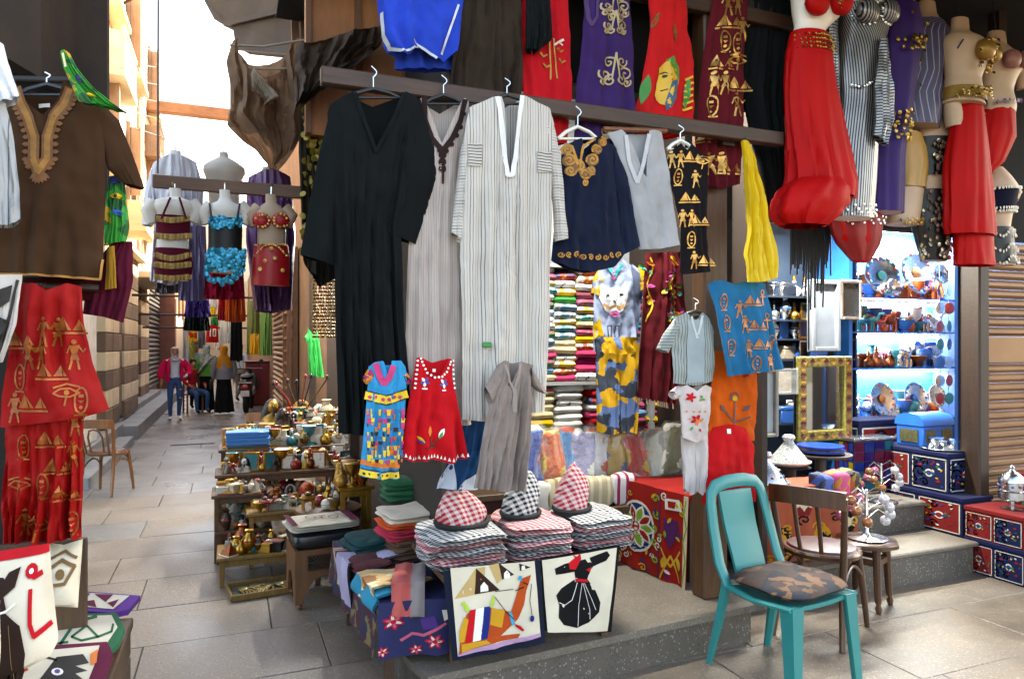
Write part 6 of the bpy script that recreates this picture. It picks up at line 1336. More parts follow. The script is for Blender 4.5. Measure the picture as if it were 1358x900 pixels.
shawl('teal_shawl', 'dark teal folded shawl at the left end of the side table', 497, 740, 3.82, .32, .28, .10, fab('#0d3a3c'), .2, 1, ztop, 3, 2)
shawl('maroon_shawl', 'maroon folded shawl hanging at the left of the lilac one', 492, 760, 3.55, .2, .22, .05, fab('#4e2426'), .1, 2, ztop, 5)
shawl('brown_shawl', 'brown folded shawl under the orange shawl', 548, 735, 3.72, .34, .34, .12, fab('#5a4234'), .15, 3, ztop, 5, 3)
shawl('pink_shawl', 'pink fringed shawl in the stack behind the scarves', 545, 715, 3.72, .33, .32, .05, fab('#b52a44'), .12, 4, ztop+.12, 5, 2)
shawl('orange_shawl', 'orange folded shawl on top of the pink shawl', 543, 700, 3.73, .32, .31, .03, fab('#c04a1c'), .15, 5, ztop+.165, 5)
shawl('cream_shawl', 'cream folded shawl topmost of the side table stack', 541, 690, 3.75, .31, .30, .045, fab('#c3b5a4'), .1, 6, ztop+.193, 6)
shawl('green_camouflage_shawl', 'green shiny folded cloth behind the cream shawl', 540, 660, 4.1, .3, .25, .12, fab('#1f5a3c'), 0, 7, ztop+.22, 3, 2)
shawl('camouflage_stack', 'dark folded cloths supporting the green shiny cloth', 540, 680, 4.1, .34, .3, .22, fab('#2b2a22'), 0, 8, ztop, 5, 4)
def draped_cloth(name, label, ridge_a, ridge_b, drop, mat, w_top, seed, shapes=None, cat='shawl'):
    # cloth lying over the table edge: flat run then a fall
    a, b = Vector(ridge_a), Vector(ridge_b); d = (b-a); nn = Vector((d.y, -d.x, 0)).normalized()
    t = wthing(name, label, cat, (a+b)/2, 'folded shawls on the side table'); m = MB(); n, k = 14, 16; vs = []; fs = []; uv = []
    prof = lambda v: (-w_top*(1-v/.5), .012+.010*math.sin(v*9+seed)) if v < .5 else (.018+.012*math.sin((v-.5)*7+seed), -(v-.5)*2*drop+.012)
    for j in range(k+1):
        v = j/k; o_, h_ = prof(v)
        for i in range(n+1): u = i/n; p = a+d*u; q = .008*math.sin(u*11+seed+v*2); vs.append((p.x+nn.x*(o_+q*(v > .5)), p.y+nn.y*(o_+q*(v > .5)), p.z+h_+q*.6)); uv.append((d.length*u, v*(drop+w_top)))
    for j in range(k):
        for i in range(n): s_ = j*(n+1)+i; fs.append((s_, s_+1, s_+n+2, s_+n+1))
    c0_ = len(vs); vs += [Vector(p)-nn*.008-Vector((0,0,.008)) for p in vs]; fs += [tuple(c0_+i for i in reversed(f)) for f in fs]; uv += uv
    m.add(vs, fs, 0, uv).build('cloth', mat, t, recalc=False); return t
zt = ztop+.01
draped_cloth('lilac_shawl', 'pale lilac shawl hanging over the edge of the side table', (.545,3.72,zt+.03), (.57,3.52,zt+.03), .24, fab('#9c93ac'), .30, 1)
draped_cloth('striped_brown_shawl', 'reddish brown shawl edge hanging left of the lilac shawl', (.54,3.85,zt+.02), (.545,3.73,zt+.02), .18, M('brown_striped_shawl', '#5a2f2a', kind='stripe', col2='#b09a82', per=.05, duty=.25), .2, 2)
draped_cloth('cream_swirl_shawl', 'cream shawl with tan swirls at the near corner of the side table', (.575,3.36,zt+.035), (.60,3.1,zt+.035), .10, M('swirl_cloth', '#b99b6c', kind='voro', col2='#cbbf9a', col3='#8a5a34', per=.09, duty=.4, rough=.85), .26, 3)
draped_cloth('grey_coral_scarf', 'grey scarf with coral border hanging over the table corner', (.66,3.07,zt+.06), (.80,3.03,zt+.06), .14, M('grey_coral', '#7a706f', kind='stripe', col2='#a84a44', per=.3, duty=.28, rough=.85), .3, 4)
draped_cloth('turquoise_edge_cloth', 'turquoise cloth edge showing under the cream swirl shawl', (.57,3.42,zt+.01), (.60,3.07,zt+.01), .07, fab('#137a96'), .2, 5)
# ================================================================ inside the clothes stall
ct = wthing('counter', 'long counter along the back of the clothes stall', 'counter', (2, 4.4, .2))
MB().box(1.05, 2.94, 3.98, 4.84, .66, .70, bev=.004).build('top', CR, ct, smooth=False); MB().box(1.07, 2.94, 4.02, 4.05, .2, .66).build('front_board', plain('#4a2420', .8), ct, smooth=False)
cb2 = wthing('corner_table', 'table draped with red appliqué cloth at the right end of the stall', 'table', (2.65, 3.7, .2))
RK = fab('#8f1a14'); A0, A1, A2 = Vector((2.34,3.97,0)), Vector((2.455,3.375,0)), Vector((2.93,3.34,0))
MB().prism([(A0.x,A0.y),(A1.x,A1.y),(2.95,3.4),(2.95,3.97)], .70, .735, ax='z').build('top', RK, cb2, smooth=False)
drape(A0, A1, .735, .205, 1, 'side_cloth', RK, cb2, 3, .010)
for (x_, y_) in ((2.42,3.9),(2.52,3.46),(2.88,3.46)): MB().box(x_, x_+.04, y_, y_+.04, .2, .70).build('leg', CR, cb2, smooth=False)
km = dmap(A0, A1, .735, .205, 1, 3, .010); KW, KG, KN, KYl, KPu = fab('#c9c3b6'), fab('#6b8a2e'), fab('#1b2a5a'), fab('#b5902c'), fab('#4a1f4e')
sp = []; cu_, cv_ = .30, .50; rs2 = random.Random(14)
def ell(r, n=24): return [(cu_+r*.86*math.cos(2*PI*k/n), cv_+r*math.sin(2*PI*k/n)) for k in range(n)]
sp += [(ell(.30), KW), (ell(.27), KN, 1)]
for k in range(10): a = k*PI/5; sp += [(petal(cu_, cv_, a, .26, .13), KW, 2), (petal(cu_+.06*math.cos(a), cv_+.06*math.sin(a), a, .17, .075), RK if k % 2 else KG, 3)]
sp += [(ell(.06), RK, 4), (ell(.1), KW, 3)]
for k in range(5): sp += [(q, KG, 1) for q in stroke(scroll(.56+.02*math.sin(k*2), .12+k*.17, .05, 1.1, k, 1 if k % 2 else -1), .022)]
for s_ in ((.63,.02,.98),): sp += [(q, KN, 1) for q in stroke([(.62,0),(.62,1)], .012)]
for k in range(60):
    u, v = rs2.uniform(.02,.94), rs2.uniform(.04,.97); c_ = rs2.choice((KW,KG,KN,KYl,KPu,KYl))
    if ((u-cu_)/.29)**2+((v-cv_)/.33)**2 > 1: sp += [(q, c_, 1) for q in stroke(scroll(u, v, rs2.uniform(.025,.05), 1.1, k, 1, 9), .014)] if k % 3 else [(petal(u, v, k, .08, .035), c_, 2)]
sp += [([(.68,.3),(.86,.3),(.84,.5),(.77,.62),(.70,.5)], KPu, 1), ([(.69,.08),(.88,.06),(.92,.18),(.7,.2)], KW, 1), ([(.73,.1),(.84,.09),(.82,.17),(.74,.17)], RK, 2)]
sp += [(q, KYl, 1) for q in stroke([(.66,.98),(.78,.7),(.9,.96)], .02)+stroke([(.66,.64),(.78,.82),(.9,.62)], .02)]+[(petal(.72,.72,1.8,.14,.07), KYl, 2), (petal(.86,.70,1.3,.14,.07), KYl, 2), ([(.94,.0),(1,.0),(1,1),(.96,1)], fab('#b5a48a'), 2)]+[(q, KG, 3) for q in stroke([(.97,.05),(.95,.2),(.99,.35),(.95,.5),(.99,.7),(.96,.95)], .018)]
decal(cb2, lambda u, v, off: km(min(max(u,0),1), min(max(v,0),1), off), sp, 'applique', maxlen=.1, off=.004, lay=.0012)
# shelves with folded shirts
shf = wthing('shelf_unit', 'white shelves holding folded shirts at the back of the stall', 'shelf', (2.1, 4.6, .7))
SHW = plain('#9a9c9e', .6); YS = 4.46
zs = [PY(760, 577, YS).z, PY(760, 506, YS).z, PY(760, 357, YS).z]
for z in zs[:2]+[zs[2]+.03]: MB().box(1.3, 2.94, YS-.02, 4.86, z-.022, z).build('board', SHW, shf, smooth=False)
MB().box(1.3, 1.33, YS, 4.86, .70, zs[2]+.05).build('side', SHW, shf, smooth=False)
MB().box(2.9, 2.935, YS, 4.86, .70, zs[2]+.05).build('side', SHW, shf, smooth=False)
rs_ = random.Random(21)
SHC = {'orange':'#b5481c','pink':'#b3375f','red':'#a01620','yellow':'#c39a1d','turquoise':'#11808f','white':'#c3c3c0','navy':'#1a2450','olive':'#6d7030','magenta':'#8a1a5e','sky blue':'#5d86a8','cream':'#bfae8c','multicoloured':'#7a3d4a','green':'#2f7a3c'}
PRN = {k: M('printed_shirt_'+k.replace(' ','_'), v, kind='voro', col2=rs_.choice(['#c9b37a','#c9c9c6','#1f2f5a','#b3375f']), col3=rs_.choice(['#17181c','#c39a1d','#11808f']), per=.03, duty=.4, rough=.6) for k, v in SHC.items()}
def shirt_stack(pxc, w, z0, z1, names, where, plainp, seed):
    r = random.Random(seed); z = z0; k = 0; P0 = PY(pxc, 458, YS+.13)
    while z < z1-.03:
        h = r.uniform(.045, .06); nm = names(k, r); mt = fab(SHC[nm]) if r.random() < plainp else PRN[nm]
        t = thing('folded_shirt', '%s folded shirt, %s from bottom in %s' % (nm, ORD[k] if k else 'first', where), 'shirt', (P0.x+r.uniform(-.008,.008), YS+.15+r.uniform(-.012,.012), z), r.uniform(-.04,.04), 'folded shirts on the stall shelves')
        m = MB(); m.soft(w*r.uniform(.95,1.02), .30, h*1.16, (0,0,0), e=6, n=7, nz=6, amp=.008, seed=seed*17+k, ez=3.6); lpart('fold', m, mt, t); z += h; k += 1
bright = lambda k, r: r.choice(['orange','pink','red','yellow','turquoise','multicoloured','white','sky blue','cream','white','green','sky blue'])
def warm(k, r): return (['white','pink','magenta','pink','orange','yellow','pink','cream','turquoise','yellow'][k] if k < 10 else r.choice(['sky blue','turquoise','orange','multicoloured','white','yellow']))
whites = lambda k, r: r.choice(['white','white','white','cream','sky blue'])
shirt_stack(741, .20, zs[1], zs[2], bright, 'the upper stack beside the striped robe', .35, 1)
shirt_stack(770, .215, zs[1], zs[2], warm, 'the upper stack left of the cat shirt', .5, 2)
shirt_stack(712, .22, zs[1], zs[2], bright, 'the upper stack behind the striped robe', .3, 3)
shirt_stack(746, .235, zs[0], zs[1]-.03, whites, 'the lower stack beside the striped robe', .9, 4)
shirt_stack(783, .16, zs[0], zs[1]-.03, lambda k, r: r.choice(['white','red','white','white','pink']), 'the lower stack left of the printed trousers', .8, 5)
shirt_stack(712, .2, zs[0], zs[1]-.03, lambda k, r: r.choice(['olive','yellow','cream']), 'the lower stack behind the striped robe', .8, 6)
shirt_stack(868, .26, zs[0], zs[1]-.0, bright, 'the lower stack right of the printed trousers', .5, 7)
shirt_stack(905, .22, zs[0], zs[1]-.0, bright, 'the lower stack below the grey child shirt', .5, 8)
shirt_stack(830, .24, zs[0], zs[1]-.03, bright, 'the lower stack behind the printed trousers', .5, 9)
shirt_stack(812, .24, zs[1], zs[2], bright, 'the upper stack behind the cat shirt', .4, 10)
shirt_stack(862, .26, zs[1], zs[2], bright, 'the upper stack behind the maroon shawl', .4, 11)
shirt_stack(905, .26, zs[1], zs[2]-.3, bright, 'the upper stack below the black print tunic', .4, 12)
# packets in clear film leaning on the counter
FILM = M('clear_film', '#e8ecf0', rough=.12, alpha=.06, var=0, bump=.5, bscale=18, dist=.008, spec=.9)
pk = [('blue',706,'#1b3a8a'),('red and white',722,'#a01c26'),('orange',738,'#c0561c'),('blue and orange',752,'#1d6aa0'),('lilac',772,'#8d8cb0'),('white',790,'#c4c4c8'),('golden',818,'#a88a3c'),('maroon',838,'#6a1626'),('red and orange',850,'#b03018'),('silver grey',872,'#82867e'),('olive grey',890,'#6d6a48'),('grey',906,'#8a8c8c')]
for k, (nm, px, cl) in enumerate(pk):
    p = PY(px, 648, 4.08); t = thing('wrapped_garment', '%s garment wrapped in clear film on the counter, %s' % (nm, 'beneath the shirt stacks' if px < 800 else 'right of the printed trousers'), 'wrapped garment', (p.x, 4.10+.02*(k % 2), .70), rs_.uniform(-.2,.2), 'wrapped garments leaning on the counter')
    h = rs_.uniform(.32,.38); m = MB(); m.soft(.17, .06, h, (0,0,0), e=6, n=10, nz=12, amp=.03, seed=k, ez=6); sl_ = rs_.uniform(-.35,.35); m.v = [(x+sl_*z*.6, y+.12*z, z) for x, y, z in m.v]
    lpart('garment', m, M('packed_'+cl.strip('#'), cl, rough=.35, coat=1., bump=.7, bscale=26, dist=.014, kind='voro', col2=rs_.choice(['#c9c4b8','#b5481c','#1d4a8a','#c3a13a']), per=.1, duty=.35), t)
    m = MB(); m.soft(.19, .085, h*1.06, (0,0,0), e=7, n=12, nz=14, amp=.035, seed=k, ez=6); m.v = [(x+sl_*z*.6, y+.12*z-.0, z) for x, y, z in m.v]; lpart('film', m, FILM, t)
# rolled scarves on the counter edge
rl_ = [('white',708,'#bdb9b0',None),('cream crochet',745,'#b5a88a','#8f7a4e'),('beige patterned',790,'#a89a7c','#c4b89c'),('white and magenta',826,'#c6c2c4','#8f1340')]
for k, (nm, px, cl, c2_) in enumerate(rl_):
    p = PY(px, 672, 3.92); t = thing('folded_textile', '%s folded textile on the front edge of the counter' % nm, 'textile', (p.x, 3.93, .585), 0, 'folded textiles on the counter edge')
    m = MB(); m.soft(.23 if k < 3 else .18, .10, .19, (0,0,0), e=7, n=10, nz=10, amp=.016, seed=k+3, ez=5); m.uv = [(q[0], q[2]) for q in m.v]
    lpart('fold', m, fab(cl) if not c2_ else M('textile_'+nm.replace(' ','_'), cl, kind='stripe', col2=c2_, per=.06, duty=.35, rough=.85, bump=.2, bscale=120), t)
ledge = MB().box(1.1, 2.36, 3.86, 3.975, .54, .585, bev=.004).build('ledge', CR, ct, smooth=False)
# garments displayed inside
th, sh = garment('cat_shirt', 'blue white shirt printed with a cat face inside the stall', 'shirt', M('cat_shirt_blue', '#8f9fc0', rough=.8, var=.1), [(345,800),(372,790),(400,786),(468,786)], [(345,836),(372,858),(400,846),(468,842)], [(0,356),(.3,344),(.5,352),(.65,344),(1,356)], [(0,466),(1,462)], 4.02, thick=.05, fold=.014, nf=3, seed=101,
    sleeves=[([(798,352),(788,366),(784,388)], [(806,370),(800,384),(797,396)]), ([(838,350),(868,372),(866,388)], [(836,376),(842,386),(848,392)])], smat=M('sleeve_print', '#c49a1a', kind='voro', col2='#6d7a98', col3='#1c1c22', per=.05, duty=.4))
sp = [([(795,372),(803,382),(818,382),(826,372),(829,395),(822,412),(811,418),(800,412),(793,395)], plain('#c6c9d2', .7)), ([(835,352),(858,372),(850,400),(845,440),(842,440),(838,400)], fab('#55607a'), 1), ([(846,352),(862,362),(858,378),(848,372)], fab('#c49a1a'), 2), ([(786,430),(795,420),(798,445),(786,450)], fab('#c49a1a'), 2)]
sp += [(q, fab('#b08a5a'), 1) for q in stroke([(798,404),(806,409),(812,406),(818,409),(828,402)], 4)]+[(circ(803,392,3,8,1.6), BK, 2), (circ(820,391,3,8,1.6), BK, 2), ([(809,398),(814,398),(811.5,402)], BK, 2), (petal(806,416,.0,12,8), plain('#c2458f', .6), 3)]+[(q, BK, 2) for q in stroke([(804,432),(804,450),(808,450),(808,432)], 1.2, True)+stroke([(813,432),(813,450),(817,450),(817,432)], 1.2, True)]+[(q, fab('#2aa0a8'), 2) for q in stroke([(803,352),(812,366),(822,352)], 4)]+[(q, plain('#c2458f', .6), 3) for q in stroke([(811,362),(811,370)], 5)]
decal(th, sh, sp, 'cat_print', off=.006)
PANT = M('trouser_print', '#5a78ab', kind='voro', col2='#d6a214', col3='#2f3a4a', per=.10, duty=.42, rough=.75, var=.2)
t = wthing('printed_trousers', 'blue grey trousers with yellow print hanging under the cat shirt', 'trousers', PY(820, 452, 4.0))
for L, R, s_ in (([(452,790),(575,792)], [(452,822),(500,820),(575,820)], 111), ([(452,820),(500,822),(575,824)], [(452,850),(500,850),(575,846)], 112)):
    q = Sheet(L, R, [(0,452),(1,452)], [(0,572),(.5,576),(1,574)], 4.0, thick=.06, fold=.016, nf=2, seed=s_, n=18, m=14); mb = MB(); q.add(mb); mb.build('trouser_leg', PANT, t)
q = Sheet([(446,789),(470,790)], [(446,851),(470,850)], [(0,447),(1,447)], [(0,466),(.5,470),(1,466)], 4.0, thick=.075, fold=.008, seed=113, n=6); mb = MB(); q.add(mb); mb.build('waistband', PANT, t)
MAR = fab('#521018')
th, sh = garment('maroon_shawl', 'maroon shawl with bright floral embroidery and fringe inside the stall', 'shawl', MAR, [(335,856),(420,850),(540,845)], [(335,905),(420,910),(540,892)], [(0,336),(1,334)], [(0,527),(.5,532),(1,536)], 3.86, thick=.05, fold=.04, nf=4, seed=102)
rf = random.Random(6); sp = []
for k in range(34):
    x = rf.choice((858,864,884,890,895))+rf.uniform(-4,4); y = rf.uniform(345,430); sp.append((petal(x, y, rf.uniform(0,6), rf.uniform(7,13), 5), rf.choice((Y_, plain('#c2458f', .6), GRN, O_, plain('#128a7c', .6))), k % 3))
for xs in (860, 888): sp += [(q, Y_) for q in stroke([(xs+4*math.sin(k*.9), 342+k*7) for k in range(13)], 1.8)]
decal(th, sh, sp, 'floral_embroidery', off=.006)
m = MB()
for k in range(22): p = sh.at(847+k*2.1, lerp1([(845,526),(870,531),(892,535)], 847+k*2.1), 0); m.tube([p, p+Vector((0,-.002,-.035))], .003, 4)
m.build('fringe', fab('#b59a80'), th)['kind'] = 'stuff'
# ---- clothes on the right-hand post
YP = 3.08
STG2 = M('grey_fine_stripe', '#8c938f', kind='stripe', col2='#5f6562', per=.016, duty=.3, rough=.85)
th, sh = garment('grey_child_shirt', 'grey striped child shirt with short sleeves beside the post', 'shirt', STG2, [(415,897),(440,890),(508,893)], [(415,938),(440,948),(508,946)], addy([(0,6),(.25,0),(.3,2),(.48,16),(.72,2),(.76,0),(1,5)], 414), [(0,508),(.5,511),(1,504)], YP, thick=.04, fold=.008, nf=2, seed=121, Tb=addy([(0,6),(.5,4),(1,5)], 413),
    sleeves=[([(898,420),(882,442),(873,462)], [(896,440),(892,454),(887,468)])], hang=(922, 412, dict(w=36, top=395, drop=8)))
decal(th, sh, [([(907,424),(930,424),(930,506),(908,508)], fab('#8f9a9c'))]+[(q, fab('#b9bfbd'), 1) for q in stroke([(913,420),(918,436),(921,448),(925,436),(928,419)], 3)], 'front_panel', off=.005)
TQF = fab('#0f5f86')
th, sh = garment('turquoise_print_shirt', 'turquoise shirt with copper hieroglyph print tilted on the post', 'shirt', TQF, [(370,937),(400,946),(450,955),(498,963)], [(370,1014),(400,1020),(450,1030),(490,1038)], [(0,378),(.2,371),(.45,378),(.75,372),(1,376)], [(0,499),(.5,494),(1,489)], YP-.05, thick=.04, fold=.014, nf=3, seed=122)
COP = M('copper_print', '#a0653a', rough=.45, metal=.4, var=.4, scale=20)
gold_print(th, sh, [(958,400),(978,410),(995,398),(1010,395),(962,428),(985,430),(1002,430),(1016,426),(968,460),(990,462),(1008,455),(1024,455),(1000,482),(1018,480)], mat=COP, s=24, seed=5, kinds=('cart','fig','pyr','ankh'))
th, sh = garment('orange_tunic', 'orange tunic with grey flower embroidery on the post', 'tunic', fab('#b84a10'), [(462,948),(500,945),(560,940),(600,935)], [(462,1000),(500,1004),(560,1002),(600,996)], [(0,464),(.5,470),(1,462)], [(0,580),(1,584)], YP+.065, thick=.02, fold=.01, nf=2, seed=123)
GRYE = fab('#5e4a4a')
decal(th, sh, [(q, GRYE) for q in stroke([(972,560),(972,530)], 2)+stroke([(972,560),(960,545),(955,538)], 2)+stroke([(972,560),(984,556),(992,552)], 2)+stroke([(966,530),(968,522),(974,520),(979,528)], 2)]+[(circ(972,528,4,8), OCH), (petal(958,545,-2,10,5), GRYE), (petal(985,545,-.8,12,5), GRYE), (petal(984,500,-.6,10,4), fab('#7a2a2c'))], 'embroidery', off=.005)
th, sh = garment('white_embroidered_top', 'white child top with red flower embroidery beside the orange tunic', 'top', fab('#b8aaa6'), [(510,898),(540,902),(582,904)], [(510,944),(540,942),(582,938)], [(0,514),(.25,510),(.5,518),(.75,510),(1,514)], [(0,580),(.5,586),(1,580)], YP-.01, thick=.04, fold=.012, nf=2, seed=124, sleeves=[([(900,511),(892,518)], [(902,528),(895,530)])])
decal(th, sh, [(petal(912,526,a,7,3.5), RDF) for a in (0,1.3,2.6,3.9,5.2)]+[(petal(920,556,a,8,4), RDF if a > 2 else O_) for a in (.2,1.4,2.7,3.9,5.2)]+[(petal(928,528,a,5,3), GRN) for a in (.5,2.5,4.5)]+[(circ(908+k*4, 545+(k % 2)*10, 1.3, 6), O_) for k in range(7)]+[(petal(912,570,-1,6,3), GRN), (petal(926,572,-2,6,3), RDF)], 'embroidery', off=.005)
t = wthing('white_trousers', 'white child trousers hanging under the white embroidered top', 'trousers', PY(920, 580, YP))
for L, R, s_ in (([(578,904),(650,908)], [(578,922),(650,924)], 131), ([(578,920),(650,922)], [(578,940),(620,938),(650,934)], 132)):
    q = Sheet(L, R, [(0,578),(1,578)], [(0,648),(.5,656),(1,650)], YP+.04, thick=.04, fold=.014, nf=2, seed=s_, n=14, m=12); mb = MB(); q.add(mb); mb.build('trouser_leg', fab('#b3aaa8'), t)
th, sh = garment('red_child_tunic', 'plain red child tunic behind the turquoise chair', 'tunic', fab('#ae1116'), [(564,946),(590,934),(700,930)], [(564,988),(590,1000),(700,1001)], [(0,566),(.4,562),(.6,562),(1,568)], [(0,668),(1,664)], YP+.05, thick=.03, fold=.012, nf=2, seed=125)
decal(th, sh, [([(961,568),(966,568),(966,574),(961,574)], WT)], 'label_tag', off=.006)
# ================================================================ souvenir display beside the alley
NTH = ['first','second','third','fourth','fifth','sixth','seventh','eighth','ninth','tenth','eleventh','twelfth','thirteenth','fourteenth','fifteenth','sixteenth','seventeenth','eighteenth','nineteenth','twentieth','twenty-first','twenty-second','twenty-third','twenty-fourth','twenty-fifth','twenty-sixth']
PR = {}
def proto(kind):
    """returns list of (part name, MB, slot) in local coords, unit height about 1"""
    if kind in PR: return PR[kind]
    P = []
    def add(n, m, s=0): P.append((n, m, s))
    if kind == 'vase': add('body', MB().lathe([(.16,0),(.17,.03),(.13,.06),(.22,.2),(.30,.42),(.31,.55),(.24,.72),(.14,.82),(.12,.9),(.2,1.0),(.17,.99),(.10,.9)], 18)); add('band', MB().lathe([(.312,.5),(.32,.52),(.32,.56),(.312,.58)], 18), 1)
    elif kind == 'bowl': add('body', MB().lathe([(.25,0),(.27,.06),(.2,.12),(.5,.45),(.72,.95),(.75,1.0),(.7,.97),(.45,.5),(0,.25)], 20)); add('rim', MB().lathe([(.74,.96),(.78,.99),(.76,1.04),(.71,1.01)], 20), 1)
    elif kind == 'bottle': add('body', MB().lathe([(.2,0),(.24,.04),(.3,.2),(.26,.4),(.1,.52),(.08,.68),(.11,.72),(.07,.74)], 14)); add('stopper', MB().lathe([(.05,.72),(.05,.78),(.1,.83),(.05,.9),(.07,.94),(.0,1.0)], 12), 1)
    elif kind == 'pharaoh bust':
        m = MB(); m.loft([(0,0,0,.42,.26),(.08,0,0,.42,.26),(.12,0,0,.36,.22),(.35,0,0,.36,.2),(.48,0,.02,.2,.14),(.52,0,.02,.16,.14),(.62,0,-.02,.2,.2),(.78,0,-.02,.2,.22),(.9,0,0,.17,.18),(.98,0,0,.06,.08)], 18); add('figure', m)
        m = MB(); m.loft([(.3,0,.04,.42,.12),(.5,0,.05,.40,.16),(.7,0,.05,.34,.2),(.88,0,.04,.25,.2),(1.0,0,.03,.1,.1)], 16); add('headcloth', m, 1)
        m = MB(); m.tube([(0,-.2,.6),(0,-.2,.4)], [.05,.06], 8); m.soft(.1,.08,.1,(0,-.22,.68),e=2,n=3); add('beard', m, 1)
    elif kind == 'cat figure':
        m = MB(); m.loft([(0,0,.05,.22,.34),(.1,0,.06,.24,.36),(.3,0,.08,.2,.28),(.5,0,.04,.16,.2),(.64,0,-.02,.12,.14),(.7,0,-.06,.14,.17),(.8,0,-.08,.15,.18),(.88,0,-.06,.1,.12)], 16); add('body', m)
        m = MB(); [m.tube([(s*.08,-.03,.84),(s*.11,-.02,1.0)], [.06,.008], 6) for s in (-1,1)]; add('ears', m)
        m = MB(); [m.tube([(s*.09,-.14,.5),(s*.1,-.22,.2),(s*.1,-.3,.02)], [.06,.05,.06], 8) for s in (-1,1)]; add('forelegs', m); m = MB(); m.lathe([(.14,.60),(.17,.62),(.14,.66)], 14, c=(0,-.02,0)); add('collar', m, 1)
    elif kind == 'pyramid': m = MB(); m.add([(-.6,-.6,.08),(.6,-.6,.08),(.6,.6,.08),(-.6,.6,.08),(0,0,1)], [(0,1,4),(1,2,4),(2,3,4),(3,0,4),(3,2,1,0)]); add('pyramid', m); add('base', MB().box(-.68,.68,-.68,.68,0,.08,bev=.02), 1)
    elif kind == 'camel figure':
        m = MB(); m.soft(.9,.36,.4,(0,0,.42),e=2.2,n=6,nz=8); m.soft(.4,.3,.35,(.02,0,.62),e=2,n=5,nz=6); m.tube([(.4,0,.6),(.58,0,.62),(.66,0,.8),(.72,0,.95)], [.12,.09,.07,.07], 8); m.soft(.3,.14,.14,(.82,0,.88),e=2,n=4); add('body', m)
        for sx in (-.3,.3):
            for sy in (-.1,.1): add('leg', MB().tube([(sx,sy,.5),(sx*1.05,sy,.25),(sx,sy,0)], [.08,.05,.06], 7))
        add('saddle', MB().soft(.4,.42,.2,(.02,0,.72),e=3,n=4), 1)
    elif kind == 'inlaid box': add('case', MB().box(-.7,.7,-.5,.5,0,.7,bev=.03)); add('lid', MB().box(-.72,.72,-.52,.52,.71,.95,bev=.05)); add('inlay', MB().box(-.5,.5,-.34,.34,.95,.965), 1)
    elif kind == 'jewellery bust':
        m = MB(); m.loft([(0,0,.05,.3,.14),(.05,0,.05,.32,.15),(.2,0,.02,.42,.13),(.45,0,0,.5,.12),(.58,0,.02,.42,.11),(.66,0,.04,.17,.1),(.95,0,.05,.13,.1),(1.0,0,.05,.13,.1)], 18); add('bust', m); m = MB(); m.tube([(.36*math.sin(a)*.8,-.13-.02*math.cos(a),.42-.2*math.cos(a)+.1) for a in [-1.9+3.8*k/16 for k in range(17)]], .022, 6); add('necklace', m, 1)
    elif kind == 'ball': add('ball', MB().soft(1,1,1,(0,0,0),e=2,n=6,nz=12)); add('band', MB().lathe([(.495,.47),(.51,.5),(.495,.53)], 20), 1)
    elif kind == 'goblet': add('cup', MB().lathe([(.3,0),(.3,.03),(.08,.1),(.06,.4),(.14,.48),(.26,.6),(.32,.85),(.34,1.0),(.3,.98),(.2,.6),(0,.55)], 16)); add('rim', MB().lathe([(.33,.96),(.36,.985),(.33,1.01)], 16), 1)
    elif kind == 'elephant figure':
        m = MB(); m.soft(.95,.55,.62,(0,0,.3),e=2.2,n=6,nz=8); m.soft(.42,.4,.45,(.5,0,.5),e=2,n=5,nz=6); m.tube([(.66,0,.62),(.82,0,.4),(.8,0,.15),(.9,0,.08)], [.12,.08,.06,.05], 8); add('body', m)
        for sx in (-.28,.28):
            for sy in (-.15,.15): add('leg', MB().tube([(sx,sy,.4),(sx,sy,0)], [.13,.12], 8))
        [add('ear', MB().soft(.1,.1,.36,(.4,s*.26,.5),e=2,n=4), 1) for s in (-1,1)]
    elif kind == 'frame': add('frame', MB().box(-.4,.4,-.05,.05,0,1,bev=.02)); add('picture', MB().box(-.3,.3,-.06,-.05,.12,.88), 1)
    PR[kind] = P; return P
PM = {}
def souvenir(kind, colname, m0, m1, loc, h, rot, label, group, cat=None):
    key = (kind, m0.name, m1.name)
    if key not in PM: PM[key] = [(n, m.mesh(n, (m0, m1)[s])) for n, m, s in proto(kind)]
    t = thing(kind.replace(' ', '_'), label, cat or kind.split()[-1], loc, rot, group); t.scale = (h, h, h)
    for n, me in PM[key]: flatpart(n, me, t)
    return t
SM = {'golden': M('souvenir_gold', '#a67a35', rough=.35, metal=.7, var=.3, scale=9), 'brass': BRASS, 'alabaster': M('alabaster', '#b8a686', rough=.4, var=.15, scale=8), 'black': M('basalt', '#16130f', rough=.35, var=.2), 'brown': wood('#54301a', '#2b170b', rough=.4), 'red': plain('#8a1f18', .3, coat=.4), 'teal': plain('#1a6a70', .3, coat=.4), 'white': plain('#c9c0b2', .45), 'green': plain('#2d5c36', .3, coat=.4), 'copper': M('copper', '#8f4f2d', rough=.35, metal=.9, var=.3, scale=12), 'silver': SILVER, 'blue': plain('#1c4f94', .35), 'orange': plain('#b5501c', .35), 'stone': M('stone_grey', '#7d7264', rough=.7, var=.25, scale=12)}
TW = wood('#6e4a2c', '#3b2413', rough=.5); TY = wood('#94702f', '#5f431a', rough=.5)
tiers = [('the low front shelf', 5.08, .20, 300, 380, 6, TY), ('the yellow bench tier', 5.42, .40, 338, 448, 7, TY), ('the left table tier', 5.66, .50, 292, 352, 5, TW), ('the middle tier', 5.95, .60, 296, 470, 13, TW), ('the upper tier', 6.4, .73, 300, 474, 13, TW), ('the back tier', 6.85, .84, 372, 478, 9, TW), ('the lowest left board', 5.62, .24, 296, 350, 5, TW), ('the lower middle board', 5.92, .34, 300, 450, 10, TW), ('the lower bench board', 5.40, .18, 385, 446, 4, TY)]
rq = random.Random(33)
